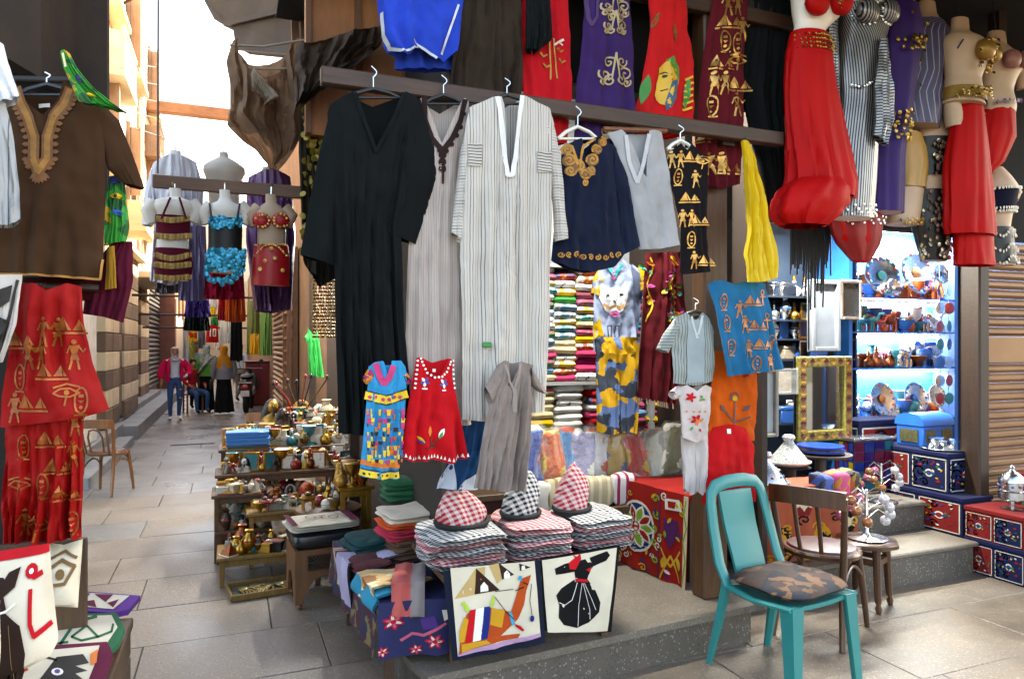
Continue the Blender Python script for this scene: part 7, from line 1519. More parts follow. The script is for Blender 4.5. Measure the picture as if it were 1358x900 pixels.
def shelf_table(label, x0, x1, y0, y1, z, mt, cat='table'):
    t = wthing('side_stand', label, cat, ((x0+x1)/2, (y0+y1)/2, 0), 'small wooden stands of the souvenir display')
    MB().box(x0, x1, y0, y1, z-.025, z, bev=.005).build('top', mt, t, smooth=False)
    for a in (x0+.02, x1-.05):
        for b in (y0+.02, y1-.05): MB().box(a, a+.03, b, b+.03, 0, z-.025).build('leg', mt, t, smooth=False)
    MB().box(x0+.05, x1-.05, y0+.03, y0+.05, z-.07, z-.025).build('apron', mt, t, smooth=False); return t
kinds_by = [['vase','bowl','pyramid','bottle','inlaid box'], ['camel figure','bowl','cat figure','inlaid box','pharaoh bust'], ['ball','elephant figure','inlaid box','pyramid'], ['cat figure','pharaoh bust','bottle','camel figure','inlaid box','goblet','frame','bowl'], ['jewellery bust','vase','pharaoh bust','cat figure','goblet','bottle','frame','camel figure','jewellery bust'], ['vase','pharaoh bust','goblet','ball','cat figure'], ['vase','bottle','elephant figure','ball'], ['cat figure','vase','bowl','pharaoh bust','inlaid box'], ['bowl','ball','inlaid box']]
for ti, (tn, Yt, z, p0, p1, n, mt) in enumerate(tiers):
    a, b = PY(p0, 600, Yt), PY(p1, 600, Yt); x1_ = min(b.x+.06, .92)
    shelf_table('wooden stand carrying %s of souvenirs' % tn, a.x-.06, x1_, Yt-.08, Yt+.28, z, mt)
    for rowi in range(3 if 2 < ti < 6 else 2):
        nn_ = int(n*1.75)
        for k in range(nn_):
            kind = kinds_by[ti][(k*3+rowi*2+rq.randint(0,2)) % len(kinds_by[ti])]
            cn = rq.choice(['golden','brass','brown','black','alabaster','copper','red','teal','white','golden','stone','brown','brown','alabaster','orange','stone','brass'] if kind != 'jewellery bust' else ['white','alabaster'])
            h = {'ball':.06,'bowl':.055,'inlaid box':.065,'pyramid':.08,'camel figure':.10,'elephant figure':.09}.get(kind, .14)*rq.uniform(.72,1.2)*(1.15 if ti > 3 else 1)
            xx = a.x+(b.x-a.x)*(k+.5)/nn_+rq.uniform(-.012,.012)
            lab = '%s %s, %s from left in %s row of %s' % (cn, kind, NTH[k], ('the front','the second','the back')[rowi], tn)
            souvenir(kind, cn, SM[cn], SM[rq.choice(['black','golden','white','red','teal'])], (xx, Yt-.01+rowi*(.15 if ti < 3 or ti > 5 else .11)+rq.uniform(-.015,.02), z+.0005), h, rq.uniform(-.8,.8) if kind not in ('jewellery bust','frame') else rq.uniform(-.3,.3), lab, 'souvenirs on '+tn)
# blue gift boxes
bb = PY(332, 602, 6.25)
gt = shelf_table('low stand under the blue gift boxes', bb.x-.19, bb.x+.17, 6.13, 6.45, PY(330,607,6.2).z, TW)
z = PY(330,607,6.2).z
for k, (c_, nm, h) in enumerate((('#1a5f9c','blue',.05),('#7a5c34','brown cardboard',.035),('#3a4a52','dark grey',.025),('#1a6fb4','bright blue',.06),('#1a6fb4','light blue glossy',.05))):
    t = thing('gift_box', '%s flat box, %s from bottom of the box pile by the alley' % (nm, NTH[k]), 'box', (bb.x-.01+rq.uniform(-.01,.01), 6.28, z), rq.uniform(-.08,.08), 'flat boxes piled by the alley')
    m = MB(); m.box(-.165,.165,-.12,.12,0,h*.62,bev=.004); lpart('base', m, plain(c_, .4), t); m = MB(); m.box(-.169,.169,-.124,.124,h*.5,h-.001,bev=.004); lpart('lid', m, plain(c_, .3), t); z += h
t = thing('red_packet', 'red packet lying right of the blue gift boxes', 'packet', (bb.x+.25, 6.5, .7305), .2); m = MB(); m.soft(.14,.2,.09,(0,0,0),e=6,n=5,amp=.008); lpart('packet', m, plain('#a01c34', .4), t)
# canes and red-capped sticks standing at the back
cp = thing('cane_stand', 'pot holding dark walking canes at the back of the souvenirs', 'cane stand', (PY(398, 560, 6.95).x, 7.02, .8405))
m = MB(); m.lathe([(.07,0),(.075,.14),(.08,.15),(.07,.14),(.06,.02),(0,.02)], 14); lpart('pot', m, SM['brown'], cp)
for k in range(7):
    a = rq.uniform(-.25,.25); b = rq.uniform(-.2,.2); L_ = rq.uniform(.36,.48); m = MB(); m.tube([(rq.uniform(-.03,.03),0,.03),(a*.5,b*.5,.25),(a,b,L_)], .008, 7); m.soft(.035,.03,.05,(a,b,L_-.01),e=2,n=3); lpart('cane', m, (SM['black'],SM['brown'],SM['red'])[k % 3], cp)
for k, (px, py, hh, cn, kind) in enumerate(((405,600,.24,'golden','cat figure'),(312,600,.18,'golden','pharaoh bust'),(384,600,.22,'alabaster','vase'),(435,600,.24,'alabaster','ball'),(437,600,.2,'black','cat figure'))): pass
for (px, Yt, z, kind, cn, h, lab) in ((362,6.95,.8405,'pharaoh bust','golden',.26,'large golden pharaoh bust behind the jewellery busts'),(400,7.0,.8405,'pharaoh bust','black',.24,'large black and gold bust at the back of the souvenirs'),(420,6.75,.8405,'ball','alabaster',.10,'round alabaster ball on the back tier'),(433,6.95,.8405,'vase','alabaster',.24,'tall alabaster vase at the back of the souvenirs')):
    souvenir(kind, cn, SM[cn], SM['black' if cn == 'golden' else 'golden'], (PY(px, 560, Yt).x, Yt, z), h, 0, lab, 'large pieces at the back of the souvenirs')
gt = shelf_table('dark stand under the large golden bust', PY(362,560,6.95).x-.12, PY(362,560,6.95).x+.045, 6.8, 7.15, .84, TW)
# round inlaid table, cream vase, brass-legged table, tray
rt_ = thing('round_table', 'small round inlaid table holding a golden tray of charms', 'table', (PY(436, 680, 5.0).x, 5.02, 0))
m = MB(); m.lathe([(.21,.44),(.225,.45),(.225,.475),(.21,.485),(0,.487)], 24); lpart('top', m, TW, rt_); m = MB(); m.lathe([(.195,.36),(.205,.36),(.205,.44),(.195,.44)], 12); lpart('apron', m, wood('#7a5a36', '#4a3018'), rt_)
for k in range(6): a = k*PI/3; m = MB(); m.bar((.17*math.cos(a),.17*math.sin(a),.44),(.18*math.cos(a),.18*math.sin(a),0),.035); lpart('leg', m, TW, rt_)
for k in range(9): kind = ['bowl','ball','cat figure','bottle','ball','camel figure','ball','bowl','pharaoh bust'][k]; cn = ['golden','orange','brass','black','red','golden','white','golden','alabaster'][k]; a = k*.7; souvenir(kind, cn, SM[cn], SM['black'], (rt_.location.x+.15*math.cos(a)*(.4+.6*(k % 2)), 5.02+.13*math.sin(a), .4875), .07 if kind in ('ball','bowl') else .12, a, '%s %s on the small round inlaid table, number %s around its edge' % (cn, kind, NTH[k]), 'charms on the round table')
t = shelf_table('tall brass-legged stand between souvenirs and shawls', PY(468,640,4.75).x-.1, PY(468,640,4.75).x+.14, 4.72, 5.0, .66, BRASS)
for k in range(6): kind = ['bottle','goblet','vase','cat figure','goblet','bottle'][k]; cn = ['golden','brass','copper','golden','alabaster','copper'][k]; souvenir(kind, cn, SM[cn], SM['golden'], (PY(468,640,4.75).x-.07+.07*(k % 3), 4.79+.13*(k//3), .6605), .15, k, '%s %s on the tall brass stand, %s row' % (cn, kind, 'front' if k < 3 else 'back'), 'pieces on the tall brass stand')
souvenir('vase', 'cream', SM['alabaster'], SM['copper'], (PG(330,716).x, PG(330,716).y+.02, .0), .30, 0, 'tall cream alabaster vase standing on the floor by the low shelf', None)
q = PG(345, 785); tr = thing('floor_tray', 'wooden tray on the paving holding brass pieces', 'tray', (q.x+.02, q.y+.04, 0), .12)
m = MB(); m.box(-.2,.2,-.13,.13,0,.012); lpart('base', m, plain('#57503f', .7), tr)
for (a, b, c, d) in ((-.215,.215,-.145,-.13),(-.215,.215,.13,.145)): m = MB(); m.box(a,b,c,d,0,.04,bev=.004); lpart('side', m, TY, tr)
for (a, b) in ((-.215,-.2),(.2,.215)): m = MB(); m.box(a,b,-.13,.13,0,.04,bev=.004); lpart('side', m, TY, tr)
for k in range(4):
    t = thing('brass_hand', 'brass hand-shaped piece, %s from left in the floor tray' % NTH[k], 'ornament', (q.x-.10+.075*k, q.y+.02+.03*(k % 2), .0125), rq.uniform(-.6,.6), 'brass pieces in the floor tray')
    m = MB(); m.soft(.06,.09,.03,(0,0,0),e=3,n=4)
    for f_ in range(4): m.tube([(-.022+.015*f_,-.04,.015),(-.03+.02*f_,-.08,.02),(-.034+.022*f_,-.11,.012)], [.008,.007,.005], 6)
    m.tube([(.025,0,.015),(.05,-.03,.02),(.055,-.055,.014)], [.009,.008,.005], 6); lpart('hand', m, M('tarnished_brass', '#8a7a4e', rough=.4, metal=.8, var=.3, scale=20), t)
# ================================================================ dance costumes on mannequins at the upper right
STM = M('silver_stripe_lame', '#8e8b8a', rough=.3, metal=.45, kind='stripe', col2='#1c191b', per=.017, duty=.45, var=.3)
VIOL = satin('#4a4468', rough=.45); PURP = satin('#2e1557', rough=.6, spec=.2); REDC2 = satin('#ac0709', rough=.62, spec=.15, sheen=0); GOLDF = satin('#8f6a28', rough=.35, metal=.4)
COIN = M('coin_gold', '#86672f', rough=.25, metal=.9, var=.3, scale=40); COINS = M('coin_silver', '#c4c6ca', rough=.2, metal=.95, var=.3, scale=40)
GRPD = 'dance costumes hanging at the upper right'
def hangwire(t, px, py, Y): P = PY(px, py, Y); MB().tube([P+Vector((0,0,-.02)), Vector((P.x, min(Y+.03, 3.17), P.z+.3)), Vector((P.x, 3.19, max(3.43, P.z+.35)))], .004, 5).build('wire', SILVER, t)
def shell(t, lf, y0, y1, infl, mat, name, fold=0., nf=9, rows=12, seed=0, n=72): mb = MB(); lf.add(mb, y0, y1, infl, rows=rows, fold=fold, nf=nf, cap=False, seed=seed, n=n); return mb.build(name, mat, t)
def cups(t, lf, xs, y, mat, s=1., dep=.02):
    for x in xs: P = lf.at(x, y, 0); m = MB(); m.soft(.12*s,.08*s,.11*s,(0,-dep,-.055*s),e=2,n=6,nz=8); m.build('bra_cup', mat, t, origin=-(P-Vector(t['wb'])))
def trim(t, lf, pts, r, mat, name, infl=.02, rd=None): m = MB(); lf.inf_ = infl; discs(m, [lf.at(x, y, .006) for x, y in pts], r, rd=rd or random.Random(4)); m.build(name, mat, t)['kind'] = 'stuff'
# 1: red skirt
Y1 = 3.0
t, lf = mannequin('mannequin in red jewelled bra and long red gathered skirt', [(-40,1068,1096),(-8,1052,1112),(20,1054,1110),(38,1056,1092),(52,1052,1094),(76,1048,1098)], Y1); t['group'] = GRPD; hangwire(t, 1082, -40, Y1)
cups(t, lf, (1066,1096), 14, REDC2, 1.25); shell(t, lf, 46, 78, .012, REDC2, 'belt')
rd = random.Random(9); trim(t, lf, [(1050+k*3.2, 50+r_*6+k*.5) for k in range(15) for r_ in range(4)], .008, COIN, 'belt_jewels', .02); trim(t, lf, [(x+rd.uniform(-12,12), 14+rd.uniform(-10,10)) for x in (1066,1096) for _ in range(26)], .007, COIN, 'bra_jewels', .05)
sk = Loft([(70,1046,1100),(110,1044,1104),(180,1048,1116),(240,1050,1128),(262,1046,1124)], Y1, .6); shell(t, sk, 70, 262, .0, REDC2, 'skirt', .11, 14, 20, 2)
kn = Loft([(240,1056,1112),(252,1040,1116),(270,1032,1112),(288,1030,1100),(300,1040,1088)], Y1-.03, .75); shell(t, kn, 240, 300, 0, REDC2, 'gathered_hem', .16, 7, 12, 5)
# 2: silver striped gown
Y2 = 3.06
t, lf = mannequin('mannequin in silver and black striped gown', [(-30,1130,1152),(0,1116,1176),(25,1117,1174),(60,1118,1166),(100,1114,1158),(130,1116,1160),(200,1112,1158),(290,1106,1152)], Y2); t['group'] = GRPD; hangwire(t, 1141, -30, Y2)
shell(t, lf, 14, 290, .008, STM, 'gown', .04, 6, 20, 1); cups(t, lf, (1132,1158), 26, STM, 1.25, .012)
trim(t, lf, [(1118+k*2.6, 118+6*math.sin(k*.4)-k*.6) for k in range(17)]+[(1108+k*3, 276+k % 3*5) for k in range(15)]+[(1133+14*math.cos(a), 28+14*math.sin(a)) for a in [k*.4 for k in range(16)]]+[(1158+14*math.cos(a), 28+14*math.sin(a)) for a in [k*.4 for k in range(16)]], .009, COINS, 'silver_coins', .02)
s_ = Sheet([(20,1100),(140,1106)], [(20,1112),(140,1117)], [(0,22),(1,20)], [(0,140),(1,146)], Y2-.09, thick=.02, fold=.01, seed=141, n=14, m=8); mb = MB(); s_.add(mb, uvmode='zx'); mb.build('hanging_sash', STM, t)
# 3: purple robe with coins
Y3 = 3.1
t, lf = mannequin('mannequin in dark purple robe with gold coins and striped sash', [(-20,1180,1200),(12,1172,1214),(40,1172,1218),(90,1174,1212),(136,1176,1206),(200,1160,1194),(282,1156,1192)], Y3, SKIN2); t['group'] = GRPD; hangwire(t, 1190, -20, Y3)
shell(t, lf, 8, 282, .008, PURP, 'robe', .06, 6, 18, 3)
s_ = Sheet([(50,1168),(120,1160),(190,1158)], [(50,1178),(120,1184),(160,1186),(190,1176)], [(0,52),(1,50)], [(0,178),(1,194)], Y3-.16, thick=.03, fold=.012, seed=142, n=16, m=10); mb = MB(); s_.add(mb, uvmode='zx'); mb.build('striped_sash', STM, t)
rd = random.Random(10); trim(t, lf, [(1180+rd.uniform(-4,30), 56+rd.uniform(0,18)) for _ in range(26)]+[(1172+rd.uniform(0,30), 150+rd.uniform(0,40)) for _ in range(44)]+[(1188,26),(1210,40),(1214,58),(1214,84),(1214,115)], .014, COIN, 'gold_coins', .03, rd)
# 4: violet gown
Y4 = 3.18
t, lf = mannequin('mannequin in grey violet striped sleeveless gown', [(4,1220,1238),(22,1218,1240),(36,1212,1252),(50,1212,1254),(100,1206,1244),(130,1204,1246),(168,1202,1240)], Y4, SKIN2); t['group'] = GRPD; hangwire(t, 1229, 4, Y4)
shell(t, lf, 30, 168, .008, M('violet_stripe', '#3d3956', rough=.45, kind='stripe', col2='#8a86a0', per=.045, duty=.16), 'gown', .05, 5, 14, 2)
# 5: gold bra, long red skirt
Y5 = 3.08
t, lf = mannequin('mannequin in gold bra and belt with long red skirt', [(26,1264,1282),(44,1263,1283),(54,1253,1300),(66,1252,1308),(84,1256,1302),(104,1258,1296),(120,1256,1298),(140,1254,1300)], Y5, SKIN2, arms=[[(1262,136,.05),(1264,152,.055),(1265,168,.05)]]); t['group'] = GRPD; hangwire(t, 1273, 26, Y5)
cups(t, lf, (1281,1302), 76, GOLDF, 1.2); rd = random.Random(12); trim(t, lf, [(x+rd.uniform(-10,9), 78+rd.uniform(-14,22)) for x in (1281,1300) for _ in range(26)]+[(1256+k*3, 128+rd.uniform(-6,8)) for k in range(15) for _ in range(2)], .012, COIN, 'gold_coins', .04, rd); shell(t, lf, 120, 136, .012, GOLDF, 'belt')
sk = Loft([(134,1274,1300),(160,1266,1302),(220,1256,1306),(300,1258,1312),(330,1264,1313)], Y5, .55); shell(t, sk, 134, 312, 0, REDC2, 'skirt', .08, 8, 18, 4); sk2 = Loft([(300,1268,1312),(352,1270,1314)], Y5+.02, .5); shell(t, sk2, 300, 352, 0, REDC2, 'underskirt', .07, 9, 8, 6)
MB().tube([PY(1270,64,Y5-.12), PY(1280,48,Y5-.06)], .005).build('strap', PURP, t)
# 6: coral bra, red skirt, right edge
Y6 = 3.14
t, lf = mannequin('mannequin in pink beaded bra and red skirt at the right edge', [(44,1312,1330),(60,1311,1332),(74,1300,1344),(84,1298,1352),(104,1303,1342),(120,1304,1338),(140,1303,1342),(158,1306,1340)], Y6, SKIN2, arms=[[(1306,150,.045),(1310,166,.055),(1311,180,.05)],[(1344,84,.045),(1354,100,.04),(1356,118,.035)]]); t['group'] = GRPD; hangwire(t, 1321, 44, Y6)
cups(t, lf, (1316,1337), 88, satin('#8f5a52'), 1.1); trim(t, lf, [(1302+k*5, 140) for k in range(8)], .016, M('bead_violet', '#4a2a4c', rough=.3, metal=.4), 'hip_beads', .02)
sk = Loft([(146,1306,1340),(180,1300,1340),(215,1304,1326),(228,1306,1314)], Y6, .6); shell(t, sk, 146, 228, .005, REDC2, 'skirt', .08, 7, 12, 3)
# lower row
Y7 = 3.24
t, lf = mannequin('yellow cloth hip form with gold coins under the purple robe', [(176,1190,1216),(196,1188,1222),(220,1190,1226),(245,1186,1222),(275,1180,1218),(298,1178,1214)], Y7-.02, SKIN2); t['group'] = GRPD; shell(t, lf, 178, 250, .01, satin('#a87c35'), 'cloth', .07, 6, 8, 2); hangwire(t, 1204, 176, Y7-.02); rd = random.Random(2); trim(t, lf, [(1182+k*2.6, 294+(k % 2)*5) for k in range(13)], .013, COIN, 'coins', .02, rd)
t, lf = mannequin('wooden torso in black sequinned top and coin skirt', [(150,1232,1250),(162,1226,1256),(176,1218,1262),(205,1220,1262),(250,1218,1254),(300,1216,1256),(346,1226,1250)], Y7, SKIN2, arms=[[(1260,176,.045),(1268,196,.05),(1266,210,.045)]]); t['group'] = GRPD; hangwire(t, 1241, 150, Y7)
shell(t, lf, 186, 236, .01, BLACKM, 'top', .04, 6, 8, 3); shell(t, lf, 254, 346, .01, BLACKM, 'skirt', .06, 7, 10, 3); rd = random.Random(7)
trim(t, lf, [(rd.uniform(1224,1262), rd.uniform(188,240)) for _ in range(70)]+[(rd.uniform(1216,1256), rd.uniform(256,344)) for _ in range(110)], .014, M('mixed_coin', '#b0a48c', rough=.25, metal=.8, var=.5, scale=30), 'sequins', .025, rd)
t, lf = mannequin('torso in navy top with white trim at the lower right edge', [(222,1314,1328),(232,1310,1336),(246,1306,1344),(270,1308,1340),(300,1311,1336),(352,1312,1342)], Y7, SKIN2, arms=[[(1340,246,.04),(1346,256,.045),(1342,264,.04)]]); t['group'] = GRPD; hangwire(t, 1321, 222, Y7)
shell(t, lf, 252, 282, .01, fab('#0e1226'), 'top'); shell(t, lf, 302, 350, .01, BLACKM, 'skirt', .04); trim(t, lf, [(1308+k*2.4, y) for y in (252,278,282) for k in range(14)]+[(1312+k*2.2, y+5*math.sin(k*.8)) for y in (310,330,346) for k in range(14)], .011, M('white_trim', '#c9bdae', rough=.4), 'white_trim', .02)
t, lf = mannequin('red lace skirt with bead edge below the silver gown', [(190,1128,1160),(230,1120,1164),(290,1104,1162),(320,1112,1160),(348,1134,1150)], Y7-.03, REDC2); t['group'] = GRPD; shell(t, lf, 192, 346, .006, satin('#8f0d12', rough=.55), 'skirt', .1, 7, 14, 3); hangwire(t, 1144, 190, Y7-.03); trim(t, lf, [(1106+k*3.4, 292+(k % 3)*4) for k in range(17)], .009, COINS, 'bead_edge', .03)
t, lf = mannequin('bare cream torso half hidden behind the red skirt', [(150,1036,1052),(165,1030,1064),(185,1028,1066),(240,1044,1066)], Y7+.1, SKIN2); t['group'] = GRPD; hangwire(t, 1044, 150, Y7+.1)
# ================================================================ goods of the silver shop
BLG = M('blue_glass_shelf', '#1565c8', rough=.1, var=.05, trans=.3, bump=0); BLW = M('shop_blue_wall', '#1a74c8', rough=.35, var=.15)
def bx(px0, px1, Y): return PY(px0, 450, Y).x, PY(px1, 450, Y).x
# blue display niche
YN = 4.62; x0, x1 = bx(1128, 1300, YN); zs_ = [PY(1200, y, YN).z for y in (395, 440, 487, 556)]
nc = wthing('display_niche', 'brightly lit blue display niche with glass shelves', 'display case', ((x0+x1)/2, YN, .43))
MB().box(x0, x1, 4.98, 5.02, .43, 2.7).build('back', BLW, nc, smooth=False); MB().box(x0-.04, x0, YN-.02, 5.02, .43, 2.7).build('side', BLW, nc, smooth=False)
for z in zs_: MB().box(x0, x1, YN, 4.98, z-.014, z).build('shelf', BLG, nc, smooth=False)
MB().box(x0-.04, x1, YN-.03, YN+.05, .43, zs_[3]-.1).build('plinth', plain('#16305c', .5), nc, smooth=False)
tube_lamp((x0+.1, 4.72, 2.66), (x1-.05, 4.72, 2.66), 26, 'cool tube lamp at the top of the blue niche', (.72,.88,1))
for z in zs_[:3]: tube_lamp((x0+.12, 4.9, z-.045), (x1-.2, 4.9, z-.045), 4, 'short cool tube lamp under a glass shelf, %s from top' % NTH[zs_.index(z)], (.6,.82,1), .008)
def plate(label, px, py, Y, r, mat, stone=None, sq=1., tilt=.2, group='silver plates in the shop'):
    P = PY(px, py, Y); t = thing('plate', label, 'plate', P); t.rotation_euler = (PI/2-tilt, 0, 0)
    m = MB(); m.lathe([(0,.0),(.6*r,.004),(.72*r,.014),(.98*r,.02),(r,.026),(.97*r,.03),(.74*r,.022),(.6*r,.012),(0,.009)], 32, wob=.012, sq=sq); lpart('dish', m, mat, t)
    m = MB(); m.lathe([(0,.012),(.25*r,.02),(.2*r,.026),(0,.028)], 16, sq=sq); lpart('boss', m, stone or COP, t)
    for k in range(14): a = k*2*PI/14; m = MB(); m.soft(.16*r,.16*r,.012,(.85*r*math.cos(a), .85*r*sq*math.sin(a), .022), e=2, n=3, nz=4); lpart('stone', m, (SM['blue'],SM['red'],SM['teal'])[k % 3], t)
    return t
plate('large oval silver tray with coloured stones at the top left of the niche', 1168, 366, 4.66, .22, SILVER, SM['teal'], .82)
plate('round silver plate with dark stones at the top of the niche', 1214, 362, 4.72, .21, SILVER, COP)
plate('small silver dish in front of the oval tray', 1183, 382, 4.6, .08, SILVER, SM['white'])
plate('ornate round silver mirror at the top right of the niche', 1245, 364, 4.64, .10, SILVER, GLASSD)
plate('round silver plaque standing on the bottom glass shelf', 1168, 529, 4.66, .15, SILVER, COP)
plate('pale arched plate behind the red figures', 1206, 468, 4.9, .16, SM['white'], SM['blue'])
plate('violet stone set plate on the bottom glass shelf', 1212, 528, 4.7, .15, SILVER, SM['blue']); plate('pale enamel plate at the right of the bottom shelf', 1240, 525, 4.66, .11, SM['white'], SM['teal'])
rn = random.Random(77); n_ = 0
for zi, z in enumerate(zs_):
    for k in range(22):
        rw = k//11; px = 1150+(k % 11)*9.2+rw*4; kind = rn.choice(['goblet','vase','bowl','bottle','elephant figure','inlaid box'] if zi != 1 else ['bottle','bowl','goblet','camel figure']); cn = rn.choice(['silver','silver','silver','red','teal','blue','white','copper','orange'])
        if zi == 2 and k < 4: kind, cn = 'bottle', 'copper'
        souvenir(kind, cn, SM[cn], SM[rn.choice(['silver','blue','red','golden'])], (PY(px, 450, 4.72).x, 4.68+rw*.14+rn.uniform(0,.05), z+.001), rn.uniform(.13,.2)*(1+.35*rw)*(.6 if kind in ('bowl','inlaid box') else 1), rn.uniform(0,6), '%s %s, %s from left in the %s row of the %s glass shelf' % (cn, kind, NTH[k % 11], ('front','back')[rw], ['top','second','third','bottom'][zi]), 'pieces on the glass shelves')
# strings of medallions on the right of the niche
for si, px in enumerate((1246, 1258)):
    t = wthing('medallion_string', 'string of enamel medallions hanging in the niche, %s from left' % NTH[si], 'ornament', PY(px, 385, 4.6), 'medallion strings'); a, b = PY(px, 385, 4.6), PY(px, 540, 4.6)
    MB().tube([a+Vector((0,0,.45)), b], .003, 5).build('cord', SILVER, t)
    for k in range(7): p = a+(b-a)*(k/6.5); m = MB(); m.lathe([(0,0),(.05,.002),(.055,.008),(.03,.014),(0,.016)], 12); o = m.build('medallion', SM[['blue','silver','red','teal'][(k+si) % 4]], t, origin=(0,0,0)); o.location = p-Vector(t['wb']); o.rotation_euler = (PI/2, 0, rn.uniform(-.3,.3))
# left wall of the shop: frames, boxes, shelves
YW = 4.7; xa, xb = bx(1012, 1132, YW); wsz = [PY(1060, y, YW).z for y in (393, 424, 449, 476, 560)]
wsf = wthing('wall_shelves', 'dark shelves of silver boxes on the shop wall', 'shelf', ((xa+xb)/2, YW, .43))
for z in wsz: MB().box(xa, xb, YW-.02, 4.98, z-.015, z).build('shelf', plain('#1b2430', .4), wsf, smooth=False)
MB().box(xa, xb, 4.98, 5.03, .43, 2.6).build('back', plain('#2b3a4c', .5), wsf, smooth=False); MB().box(xa-.02, xa, YW-.02, 5.0, .43, 2.6).build('side', plain('#1b2430', .5), wsf, smooth=False); MB().box(xb, xb+.02, YW-.02, 5.0, .43, 2.6).build('side', plain('#1b2430', .5), wsf, smooth=False)
for zi, z in enumerate(wsz):
    for k in range(8):
        px = 1026+k*13.5; kind = rn.choice(['inlaid box','frame','frame','vase','bottle']); cn = rn.choice(['silver','silver','white','blue','brass','stone']); souvenir(kind, cn, SM[cn], SM[rn.choice(['blue','black','white','golden'])], (PY(px, 450, 4.78).x, 4.78, z+.001), rn.uniform(.15,.2)*(.75 if kind == 'inlaid box' else 1), rn.uniform(-.3,.3), '%s %s, %s from left on the %s wall shelf' % (cn, kind, NTH[k], ['top','second','third','fourth','bottom'][zi]), 'pieces on the wall shelves')
def framed(name, label, px0, px1, py0, py1, Y, fw, fm, inner, cat, tilt=0, extra=None):
    a, b = PY(px0, py1, Y), PY(px1, py0, Y); t = wthing(name, label, cat, ((a.x+b.x)/2, Y, a.z))
    MB().box(a.x, b.x, Y+.004, Y+.03, a.z, b.z).build('panel', inner, t, smooth=False)
    for q in ((a.x,a.x+fw,a.z,b.z),(b.x-fw,b.x,a.z,b.z),(a.x+fw,b.x-fw,a.z,a.z+fw),(a.x+fw,b.x-fw,b.z-fw,b.z)): MB().box(q[0], q[1], Y-.03, Y+.03, q[2], q[3], bev=.008).build('frame_bar', fm, t, smooth=False)
    return t, a, b
MIR = M('mirror_glass', '#9aa4a8', rough=.04, metal=1., var=0, bump=0); FG = M('carved_gilt', '#8a7d3e', rough=.4, metal=.45, var=.5, scale=40, bump=.4, bscale=60, dist=.004)
t, a, b = framed('ornate_mirror', 'standing mirror with carved gold and red frame in the shop', 1056, 1127, 472, 586, 4.3, .085, FG, MIR, 'mirror')
m = MB(); mr = MB()
for k in range(13):
    z = a.z+.05+(b.z-a.z-.1)*k/12
    for x in (a.x+.042, b.x-.042): (m if k % 2 else mr).add([(x-.03,4.268,z),(x,4.264,z-.035),(x+.03,4.268,z),(x,4.264,z+.035)], [(0,1,2,3)])
for k in range(7):
    x = a.x+.06+(b.x-a.x-.12)*k/6
    for z in (a.z+.042, b.z-.042): (mr if k % 2 else m).add([(x-.03,4.268,z),(x,4.264,z-.03),(x+.03,4.268,z),(x,4.264,z+.03)], [(0,1,2,3)])
m.build('gold_inlay', GOLD, t, smooth=False)['kind'] = 'stuff'; mr.build('red_inlay', plain('#5e1a1c', .4), t, smooth=False)['kind'] = 'stuff'
framed('picture_frame', 'grey framed pendant picture leaning above the ornate mirror', 1074, 1112, 372, 466, 4.5, .04, plain('#6a6f78', .5), plain('#6b747e', .4), 'picture')
framed('silver_picture', 'silver framed glass panel left of the blue niche', 1112, 1140, 372, 424, 4.52, .03, SILVER, GLASSD, 'frame'); framed('grey_picture', 'grey frame leaning behind the orange tunic', 1004, 1030, 488, 580, 4.25, .03, plain('#7b776f', .5), plain('#8d9598', .4), 'frame')
framed('silver_tray', 'stacked rectangular silver trays behind the tagines', 1018, 1056, 488, 524, 4.3, .02, SILVER, SILVER, 'tray')
# black lace fringe hanging under the red gathered skirt
t = wthing('black_fringe', 'black beaded fringe hanging under the red skirt', 'fringe', PY(1075, 290, 3.3)); m = MB()
for k in range(26): px = 1048+k*2.1; L_ = 345+rn.uniform(0,70)*(1 if 8 < k < 22 else .3); m.tube([PY(px, 285, 3.3), PY(px+1, (285+L_)/2, 3.31), PY(px+rn.uniform(-2,2), L_, 3.3)], .006, 4)
m.build('strands', BLACKM, t)['kind'] = 'stuff'; MB().tube([PY(1040,286,3.3), PY(1106,288,3.3)], .012).build('rod', BLACKM, t)
# ---------------------------------------------------------------- painted boxes on the right
def ornament(parent, mp, ground, seed):     # khayamiya-like scrolls in a unit square
    r = random.Random(seed); sp = [([(.05,.06),(.95,.06),(.95,.94),(.05,.94)], ground)]; wcol = fab('#b9b2a6'); c2_ = (fab('#7a1a1c'), fab('#1a3a6e'), fab('#2a5e3c'))
    for sx in (1,-1):
        for (u, v, q) in ((.25,.5,.2),(.12,.25,.12),(.12,.75,.12),(.38,.22,.12),(.38,.78,.12)): sp += [(k, wcol, 1) for k in stroke([(.5+sx*(.5-x) if sx < 0 else x, y) for x, y in scroll(u, v, q, 1.2, u*9, 1, 12)], .035)]
        for (u, v) in ((.33,.5),(.2,.3),(.2,.7)): uu = u if sx > 0 else 1-u; sp.append((petal(uu, v, 0 if sx > 0 else PI, .12, .08), c2_[r.randint(0,2)], 2))
    for k in range(16): sp.append((petal(r.uniform(.1,.9), r.uniform(.12,.88), r.uniform(0,6), .09, .05), (wcol, *c2_, fab('#a8801c'))[k % 5], 2))
    sp += [(circ(.5,.5,.11,12), wcol, 1), (circ(.5,.5,.07,10), c2_[seed % 3], 2)]+[(k, wcol, 1) for k in stroke([(.06,.07),(.94,.07),(.94,.93),(.06,.93)], .025, True)]
    o = decal(parent, mp, sp, 'painted_ornament', maxlen=.5, off=.002, lay=.0012); return o
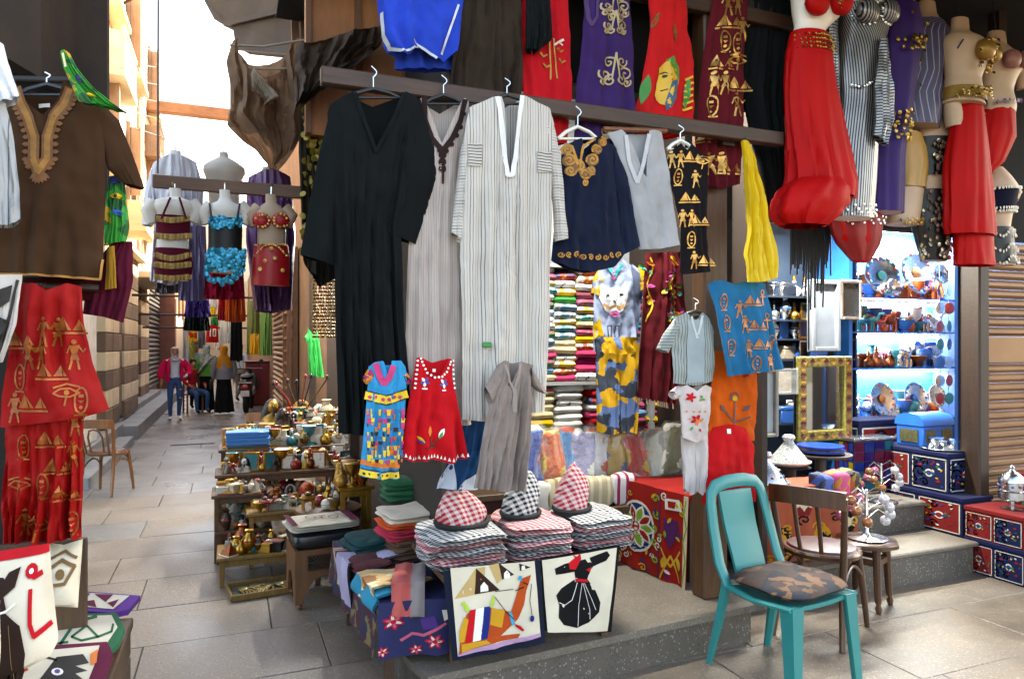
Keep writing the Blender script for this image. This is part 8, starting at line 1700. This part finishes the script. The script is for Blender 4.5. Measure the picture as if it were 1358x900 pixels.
def painted_box(label, x0, x1, y0, y1, z0, z1, col, grounds, seed, faces='LF'):
    t = wthing('painted_box', label, 'box', ((x0+x1)/2, (y0+y1)/2, z0), 'painted boxes beside the shop steps')
    MB().box(x0, x1, y0, y1, z0, z1-.03, bev=.004).build('case', col, t, smooth=False); MB().box(x0-.006, x1+.006, y0-.006, y1+.006, z1-.03, z1, bev=.004).build('lid', col, t, smooth=False)
    zc, h = z0, z1-.03-z0
    nF = max(1, round((x1-x0)/h)); nL = max(1, round((y1-y0)/h/1.3))
    for k in range(nF):
        if 'F' in faces: w = (x1-x0)/nF; ornament(t, lambda u, v, off, k=k, w=w: Vector((x0+w*(k+u), y0-off, z0+h*(1-v))), grounds[k % len(grounds)], seed+k)
    for k in range(nL):
        if 'L' in faces: w = (y1-y0)/nL; ornament(t, lambda u, v, off, k=k, w=w: Vector((x0-off, y1-w*(k+u), z0+h*(1-v))), grounds[(k+1) % len(grounds)], seed+k+5)
    return t
NVY, KRD_, KOR = fab('#141a3c'), fab('#6e1a1a'), fab('#8a3c14')
painted_box('navy painted box with red panels standing lowest by the steps', 4.88, 5.25, 3.05, 3.46, 0, .24, NVY, [NVY, KRD_], 1)
painted_box('red and navy painted box on top of the lowest one', 4.88, 5.25, 3.06, 3.46, .2405, .46, KRD_, [NVY, KRD_], 2)
painted_box('long red painted box lying along the upper step', 4.885, 5.2, 3.48, 4.2, .2225, .5, NVY, [KRD_, NVY], 3, 'L')
painted_box('navy and white painted box behind the long red box', 4.93, 5.3, 3.62, 4.24, .501, .8, NVY, [NVY, KRD_], 4)
painted_box('white patterned painted box under the niche shelves', 4.80, 5.45, 4.3, 4.55, .433, .98, NVY, [KRD_, NVY], 5)
painted_box('red painted box cut by the right edge of the picture', 5.3, 5.7, 3.0, 3.42, 0, .68, KRD_, [NVY, KRD_], 6)
# blue domed chest
a = PY(1226, 622, 4.05); t = wthing('domed_chest', 'bright blue small chest with domed lid and brass panels', 'chest', (a.x, 4.05, .801)); BLC = plain('#1560b4', .35)
MB().box(a.x-.17, a.x+.17, 3.93, 4.17, .801, .96, bev=.006).build('case', BLC, t)
prof = [(3.92,.962),(3.925,1.0),(3.96,1.045),(4.05,1.062),(4.14,1.045),(4.175,1.0),(4.18,.962)]; m = MB(); m.prism(prof, a.x-.18, a.x+.18, ax='x'); m.build('lid', BLC, t)
for k in (-.09, .09): MB().box(a.x+k-.05, a.x+k+.05, 3.922, 3.93, .83, .93).build('brass_panel', M('dull_brass', '#6d6a4a', rough=.4, metal=.6, var=.4, scale=50), t)
MB().box(a.x-.181, a.x-.172, 3.97, 4.13, .83, .93).build('brass_panel', MC['dull_brass'], t)
# stained-glass lantern box
a, b = PY(1133, 640, 4.1), PY(1186, 580, 4.1); t = wthing('glass_lantern', 'square lantern box of coloured glass on the shop floor step', 'lantern', ((a.x+b.x)/2, 4.2, .433)); w = b.x-a.x
rn2 = random.Random(5); SGL = [M('stained_%s' % c, c, rough=.15, trans=.2, var=.3, bump=.2, bscale=30) for c in ('#142c7a','#5e1438','#1a5a6e','#8a7a1c','#2a1a5e')]
zb_ = .433; zt_ = b.z
for k in range(4):
    for q in range(5):
        MB().box(a.x+w*k/4+.004, a.x+w*(k+1)/4-.004, 4.1, 4.106, zb_+.02+(zt_-zb_-.04)*q/5+.004, zb_+.02+(zt_-zb_-.04)*(q+1)/5-.004).build('pane', rn2.choice(SGL), t, smooth=False)
        MB().box(a.x-.001, a.x+.005, 4.11+.19*k/4+.004, 4.11+.19*(k+1)/4-.004, zb_+.02+(zt_-zb_-.04)*q/5+.004, zb_+.02+(zt_-zb_-.04)*(q+1)/5-.004).build('pane', rn2.choice(SGL), t, smooth=False)
MB().box(a.x+.008, b.x-.004, 4.108, 4.3, zb_, zt_-.01).build('core', plain('#2a2c34', .5), t, smooth=False); MB().box(a.x-.01, b.x+.01, 4.09, 4.32, zt_-.01, zt_+.01, bev=.003).build('cap', SILVER, t, smooth=False); MB().box(a.x-.01, b.x+.01, 4.09, 4.32, zb_, zb_+.016).build('base', SILVER, t, smooth=False)
# silverware
def silver_tier(label, x, y, z, s):
    t = thing('sugar_box', label, 'silver box', (x, y, z)); t.scale = (s, s, s); m = MB(); m.lathe([(.10,0),(.11,.01),(.03,.03),(.03,.09),(.12,.11),(.13,.12),(.13,.2),(.14,.21),(.12,.22),(.12,.30),(.13,.31)], 24); lpart('body', m, SILVER, t)
    m = MB(); m.lathe([(.13,.31),(.12,.36),(.07,.41),(.03,.43),(.02,.45),(.03,.47),(.0,.5)], 24); lpart('lid', m, SILVER, t)
    for k in range(10): a = k*PI/5; m = MB(); m.soft(.03,.03,.03,(.128*math.cos(a),.128*math.sin(a),.25),e=2,n=3); lpart('stone', m, SM[['blue','red'][k % 2]], t)
silver_tier('tiered silver box with coloured stones on the painted boxes', 5.06, 3.25, .4605, .62); silver_tier('tall lidded silver pot behind the tea tray', 5.18, 4.0, .801, .5)
plate_t = thing('tea_tray', 'round silver tray of small tea pieces on the navy box', 'tray', (5.1, 3.78, .801)); m = MB(); m.lathe([(0,0),(.15,0),(.165,.012),(.16,.016),(.145,.006),(0,.006)], 28); lpart('tray', m, SILVER, plate_t)
for k in range(5): a = k*1.25; souvenir(['goblet','bowl','bottle','goblet','bowl'][k], 'silver', SILVER, SM['blue'], (5.1+.09*math.cos(a), 3.78+.09*math.sin(a), .8075), .07, a, 'small silver tea piece on the round tray, %s around it' % NTH[k], 'tea pieces on the tray', 'tea piece')
# glass ball trees
def ball_tree(label, x, y, z, s, seed):
    t = thing('ornament_stand', label, 'ornament stand', (x, y, z)); t.scale = (s, s, s); r = random.Random(seed); m = MB(); m.lathe([(.11,0),(.12,.008),(.03,.02),(.012,.04),(.01,.3),(0,.3)], 20); arms = []
    for k in range(10): a = k*PI*2/10*3.1; h = .12+.018*k; R = .16-.006*k; p = [(0,0,h),(R*.6*math.cos(a),R*.6*math.sin(a),h+.05),(R*math.cos(a),R*math.sin(a),h+.02)]; m.tube(p, .0035, 5); arms.append(p[2])
    lpart('stand', m, SILVER, t)
    for k, p in enumerate(arms): m = MB(); m.soft(.062,.062,.062,(p[0],p[1],p[2]-.075),e=2,n=5,nz=9); m.tube([(p[0],p[1],p[2]-.016),p], .004, 5); lpart('glass_ball', m, BALL[k % 3], t)
BALL = [M('glass_pearl', '#b9b4b8', rough=.08, metal=.3, var=.1, bump=0), M('glass_pink', '#a05068', rough=.08, metal=.25, var=.1, bump=0), M('glass_amber', '#8a5a3c', rough=.08, metal=.4, var=.1, bump=0)]
ball_tree('metal stand with hanging glass balls on the round stool', st_.location.x, st_.location.y, .4105, 1.0, 1); q = PY(1170, 676, 3.85); ball_tree('second stand of glass balls on the upper step', q.x, 3.86, .4325, .95, 2)
# ---------------------------------------------------------------- cloth-covered table with tagines
xa, xb = PY(1000, 600, 3.55).x, PY(1122, 600, 3.55).x; zt2 = PY(1050, 640, 3.6).z
tb = wthing('display_table', 'table covered with orange and black patterned cloth behind the wooden chair', 'table', ((xa+xb)/2, 3.65, .222)); OC = M('orange_khayamiya', '#8f3a18', rough=.85, var=.15, bump=.12, bscale=250)
MB().box(xa, xb, 3.48, 3.75, zt2-.02, zt2, bev=.004).build('top', OC, tb, smooth=False); MB().box(xa+.02, xb-.02, 3.52, 3.73, .2225, zt2-.02).build('trestle', CR, tb, smooth=False)
F0, F1, FL = Vector((xa,3.478,0)), Vector((xb,3.478,0)), Vector((xa,3.75,0))
drape(F0, F1, zt2, .23, 1, 'front_cloth', OC, tb, 5, .012); drape(FL, F0, zt2, .23, 1, 'side_cloth', OC, tb, 6, .01); fm2 = dmap(F0, F1, zt2, .23, 1, 5, .012); KK, KYo, KCr = fab('#151010'), fab('#b07a1c'), fab('#b9a88a'); sp = []
for (u, v, r, cols) in ((.42,.2,.17,(KRD_,KCr)),(.2,.72,.15,(KK,KYo)),(.62,.75,.16,(KYo,KK)),(.9,.55,.12,(KK,KCr))):
    sp += [(circ(u, v, r*.62, 20, r*1.3), cols[0]), (circ(u, v, r*.3, 14, r*.62), cols[1], 2)]
    for k in range(8): a = k*PI/4; sp.append((petal(u, v, a, r*.8, r*.22), cols[1], 1))
for k in range(6): sp += [(q, KYo if k % 2 else KK, 1) for q in stroke(scroll(.08+k*.17, .45+.1*(k % 2), .07, 1.2, k, 1, 12), .022)]+[(q, KYo, 1) for q in stroke(scroll(.05+k*.18, .92, .06, 1.2, k, -1, 10), .02)]
decal(tb, lambda u, v, off: fm2(min(max(u,0),1), min(max(v,0),1), off), sp, 'applique', maxlen=.1, off=.003)
def tagine(label, x, y, z, s, base, lid, stones):
    t = thing('tagine', label, 'tagine', (x, y, z), 0, 'lidded pots on the patterned table'); t.scale = (s, s, s); m = MB(); m.lathe([(.5,0),(.72,.05),(1.0,.2),(1.02,.26),(.92,.25),(.5,.1),(0,.08)], 28); lpart('dish', m, base, t); m = MB(); m.lathe([(.88,.25),(.8,.4),(.5,.75),(.28,1.05),(.2,1.2),(.26,1.26),(.3,1.36),(.22,1.48),(0,1.52)], 28); lpart('lid', m, lid, t)
    if stones: [lpart('stone', MB().soft(.13,.13,.13,(.72*math.cos(a),.72*math.sin(a),.42),e=2,n=3), SM[['blue','red','teal'][k % 3]], t) for k, a in enumerate([2*PI*q/10 for q in range(10)])]
tagine('silver tagine pot with coloured stones on the patterned table', PY(1016,636,3.55).x, 3.56, zt2+.002, .15, SILVER, SILVER, True); tagine('white painted tagine on the patterned table', PY(1046,610,3.9).x, 3.9, .745, .15, plain('#b5b3ac', .3), M('tagine_paint', '#b5b3ac', rough=.3, kind='voro', col2='#3a5c6e', col3='#b5b3ac', per=.03, duty=.3), False)
tagine('blue and white tagine at the back of the patterned table', PY(1014,585,3.8).x, 3.85, .72, .13, SM['white'], M('tagine_blue', '#b8bcc4', rough=.3, kind='voro', col2='#1c3f8a', per=.03, duty=.4), True)
m = MB(); m.lathe([(.16,0),(.14,.02),(.05,.04),(.05,.295),(.15,.31),(.0,.312)], 20); tag(m.build('pedestal', DW, None, origin=(0,0,0)), 'dark pedestal carrying the white painted tagine', 'pedestal').location = (PY(1046,610,3.9).x, 3.9, .4325)
m = MB(); m.lathe([(.16,0),(.14,.02),(.05,.04),(.05,.27),(.15,.285),(.0,.287)], 20); tag(m.build('pedestal', DW, None, origin=(0,0,0)), 'dark pedestal carrying the blue and white tagine', 'pedestal').location = (PY(1014,585,3.8).x, 3.85, .4325)
for k, (nm, px, Yc, cl, c2_) in enumerate((('blue',1078,3.56,'#173f8a','#101828'),('pink and orange',1098,3.58,'#b53a6a','#b5701c'),('black and gold',1114,3.62,'#12100f','#8a6a1c'))):
    p = PY(px, 640, Yc); t = thing('folded_cloth', '%s embroidered cloth folded over the patterned table' % nm, 'cloth', (p.x, Yc-.065, zt2-.1), .1*k, 'embroidered cloths on the patterned table'); m = MB(); m.soft(.12,.14,.17,(0,0,0),e=7,n=8,nz=8,amp=.02,seed=k,ez=5); lpart('fold', m, M('emb_'+nm.replace(' ','_'), cl, kind='voro', col2=c2_, per=.05, duty=.4, rough=.7), t)
q = PY(1088, 606, 4.0); t = thing('round_tray', 'dark round tray with blue edged plates behind the tagines', 'tray', (q.x, 4.0, .78)); m = MB(); m.lathe([(.08,-.345),(.04,-.3),(.04,-.02),(.2,0),(.22,.01),(.22,.02),(0,.015)], 28); lpart('tray', m, DW, t); m = MB(); m.lathe([(.1,.02),(.17,.035),(.175,.05),(.1,.035),(0,.03)], 24); m.lathe([(.1,.05),(.16,.065),(.165,.08),(.1,.065),(0,.06)], 24); lpart('plates', m, plain('#173f9a', .2), t)
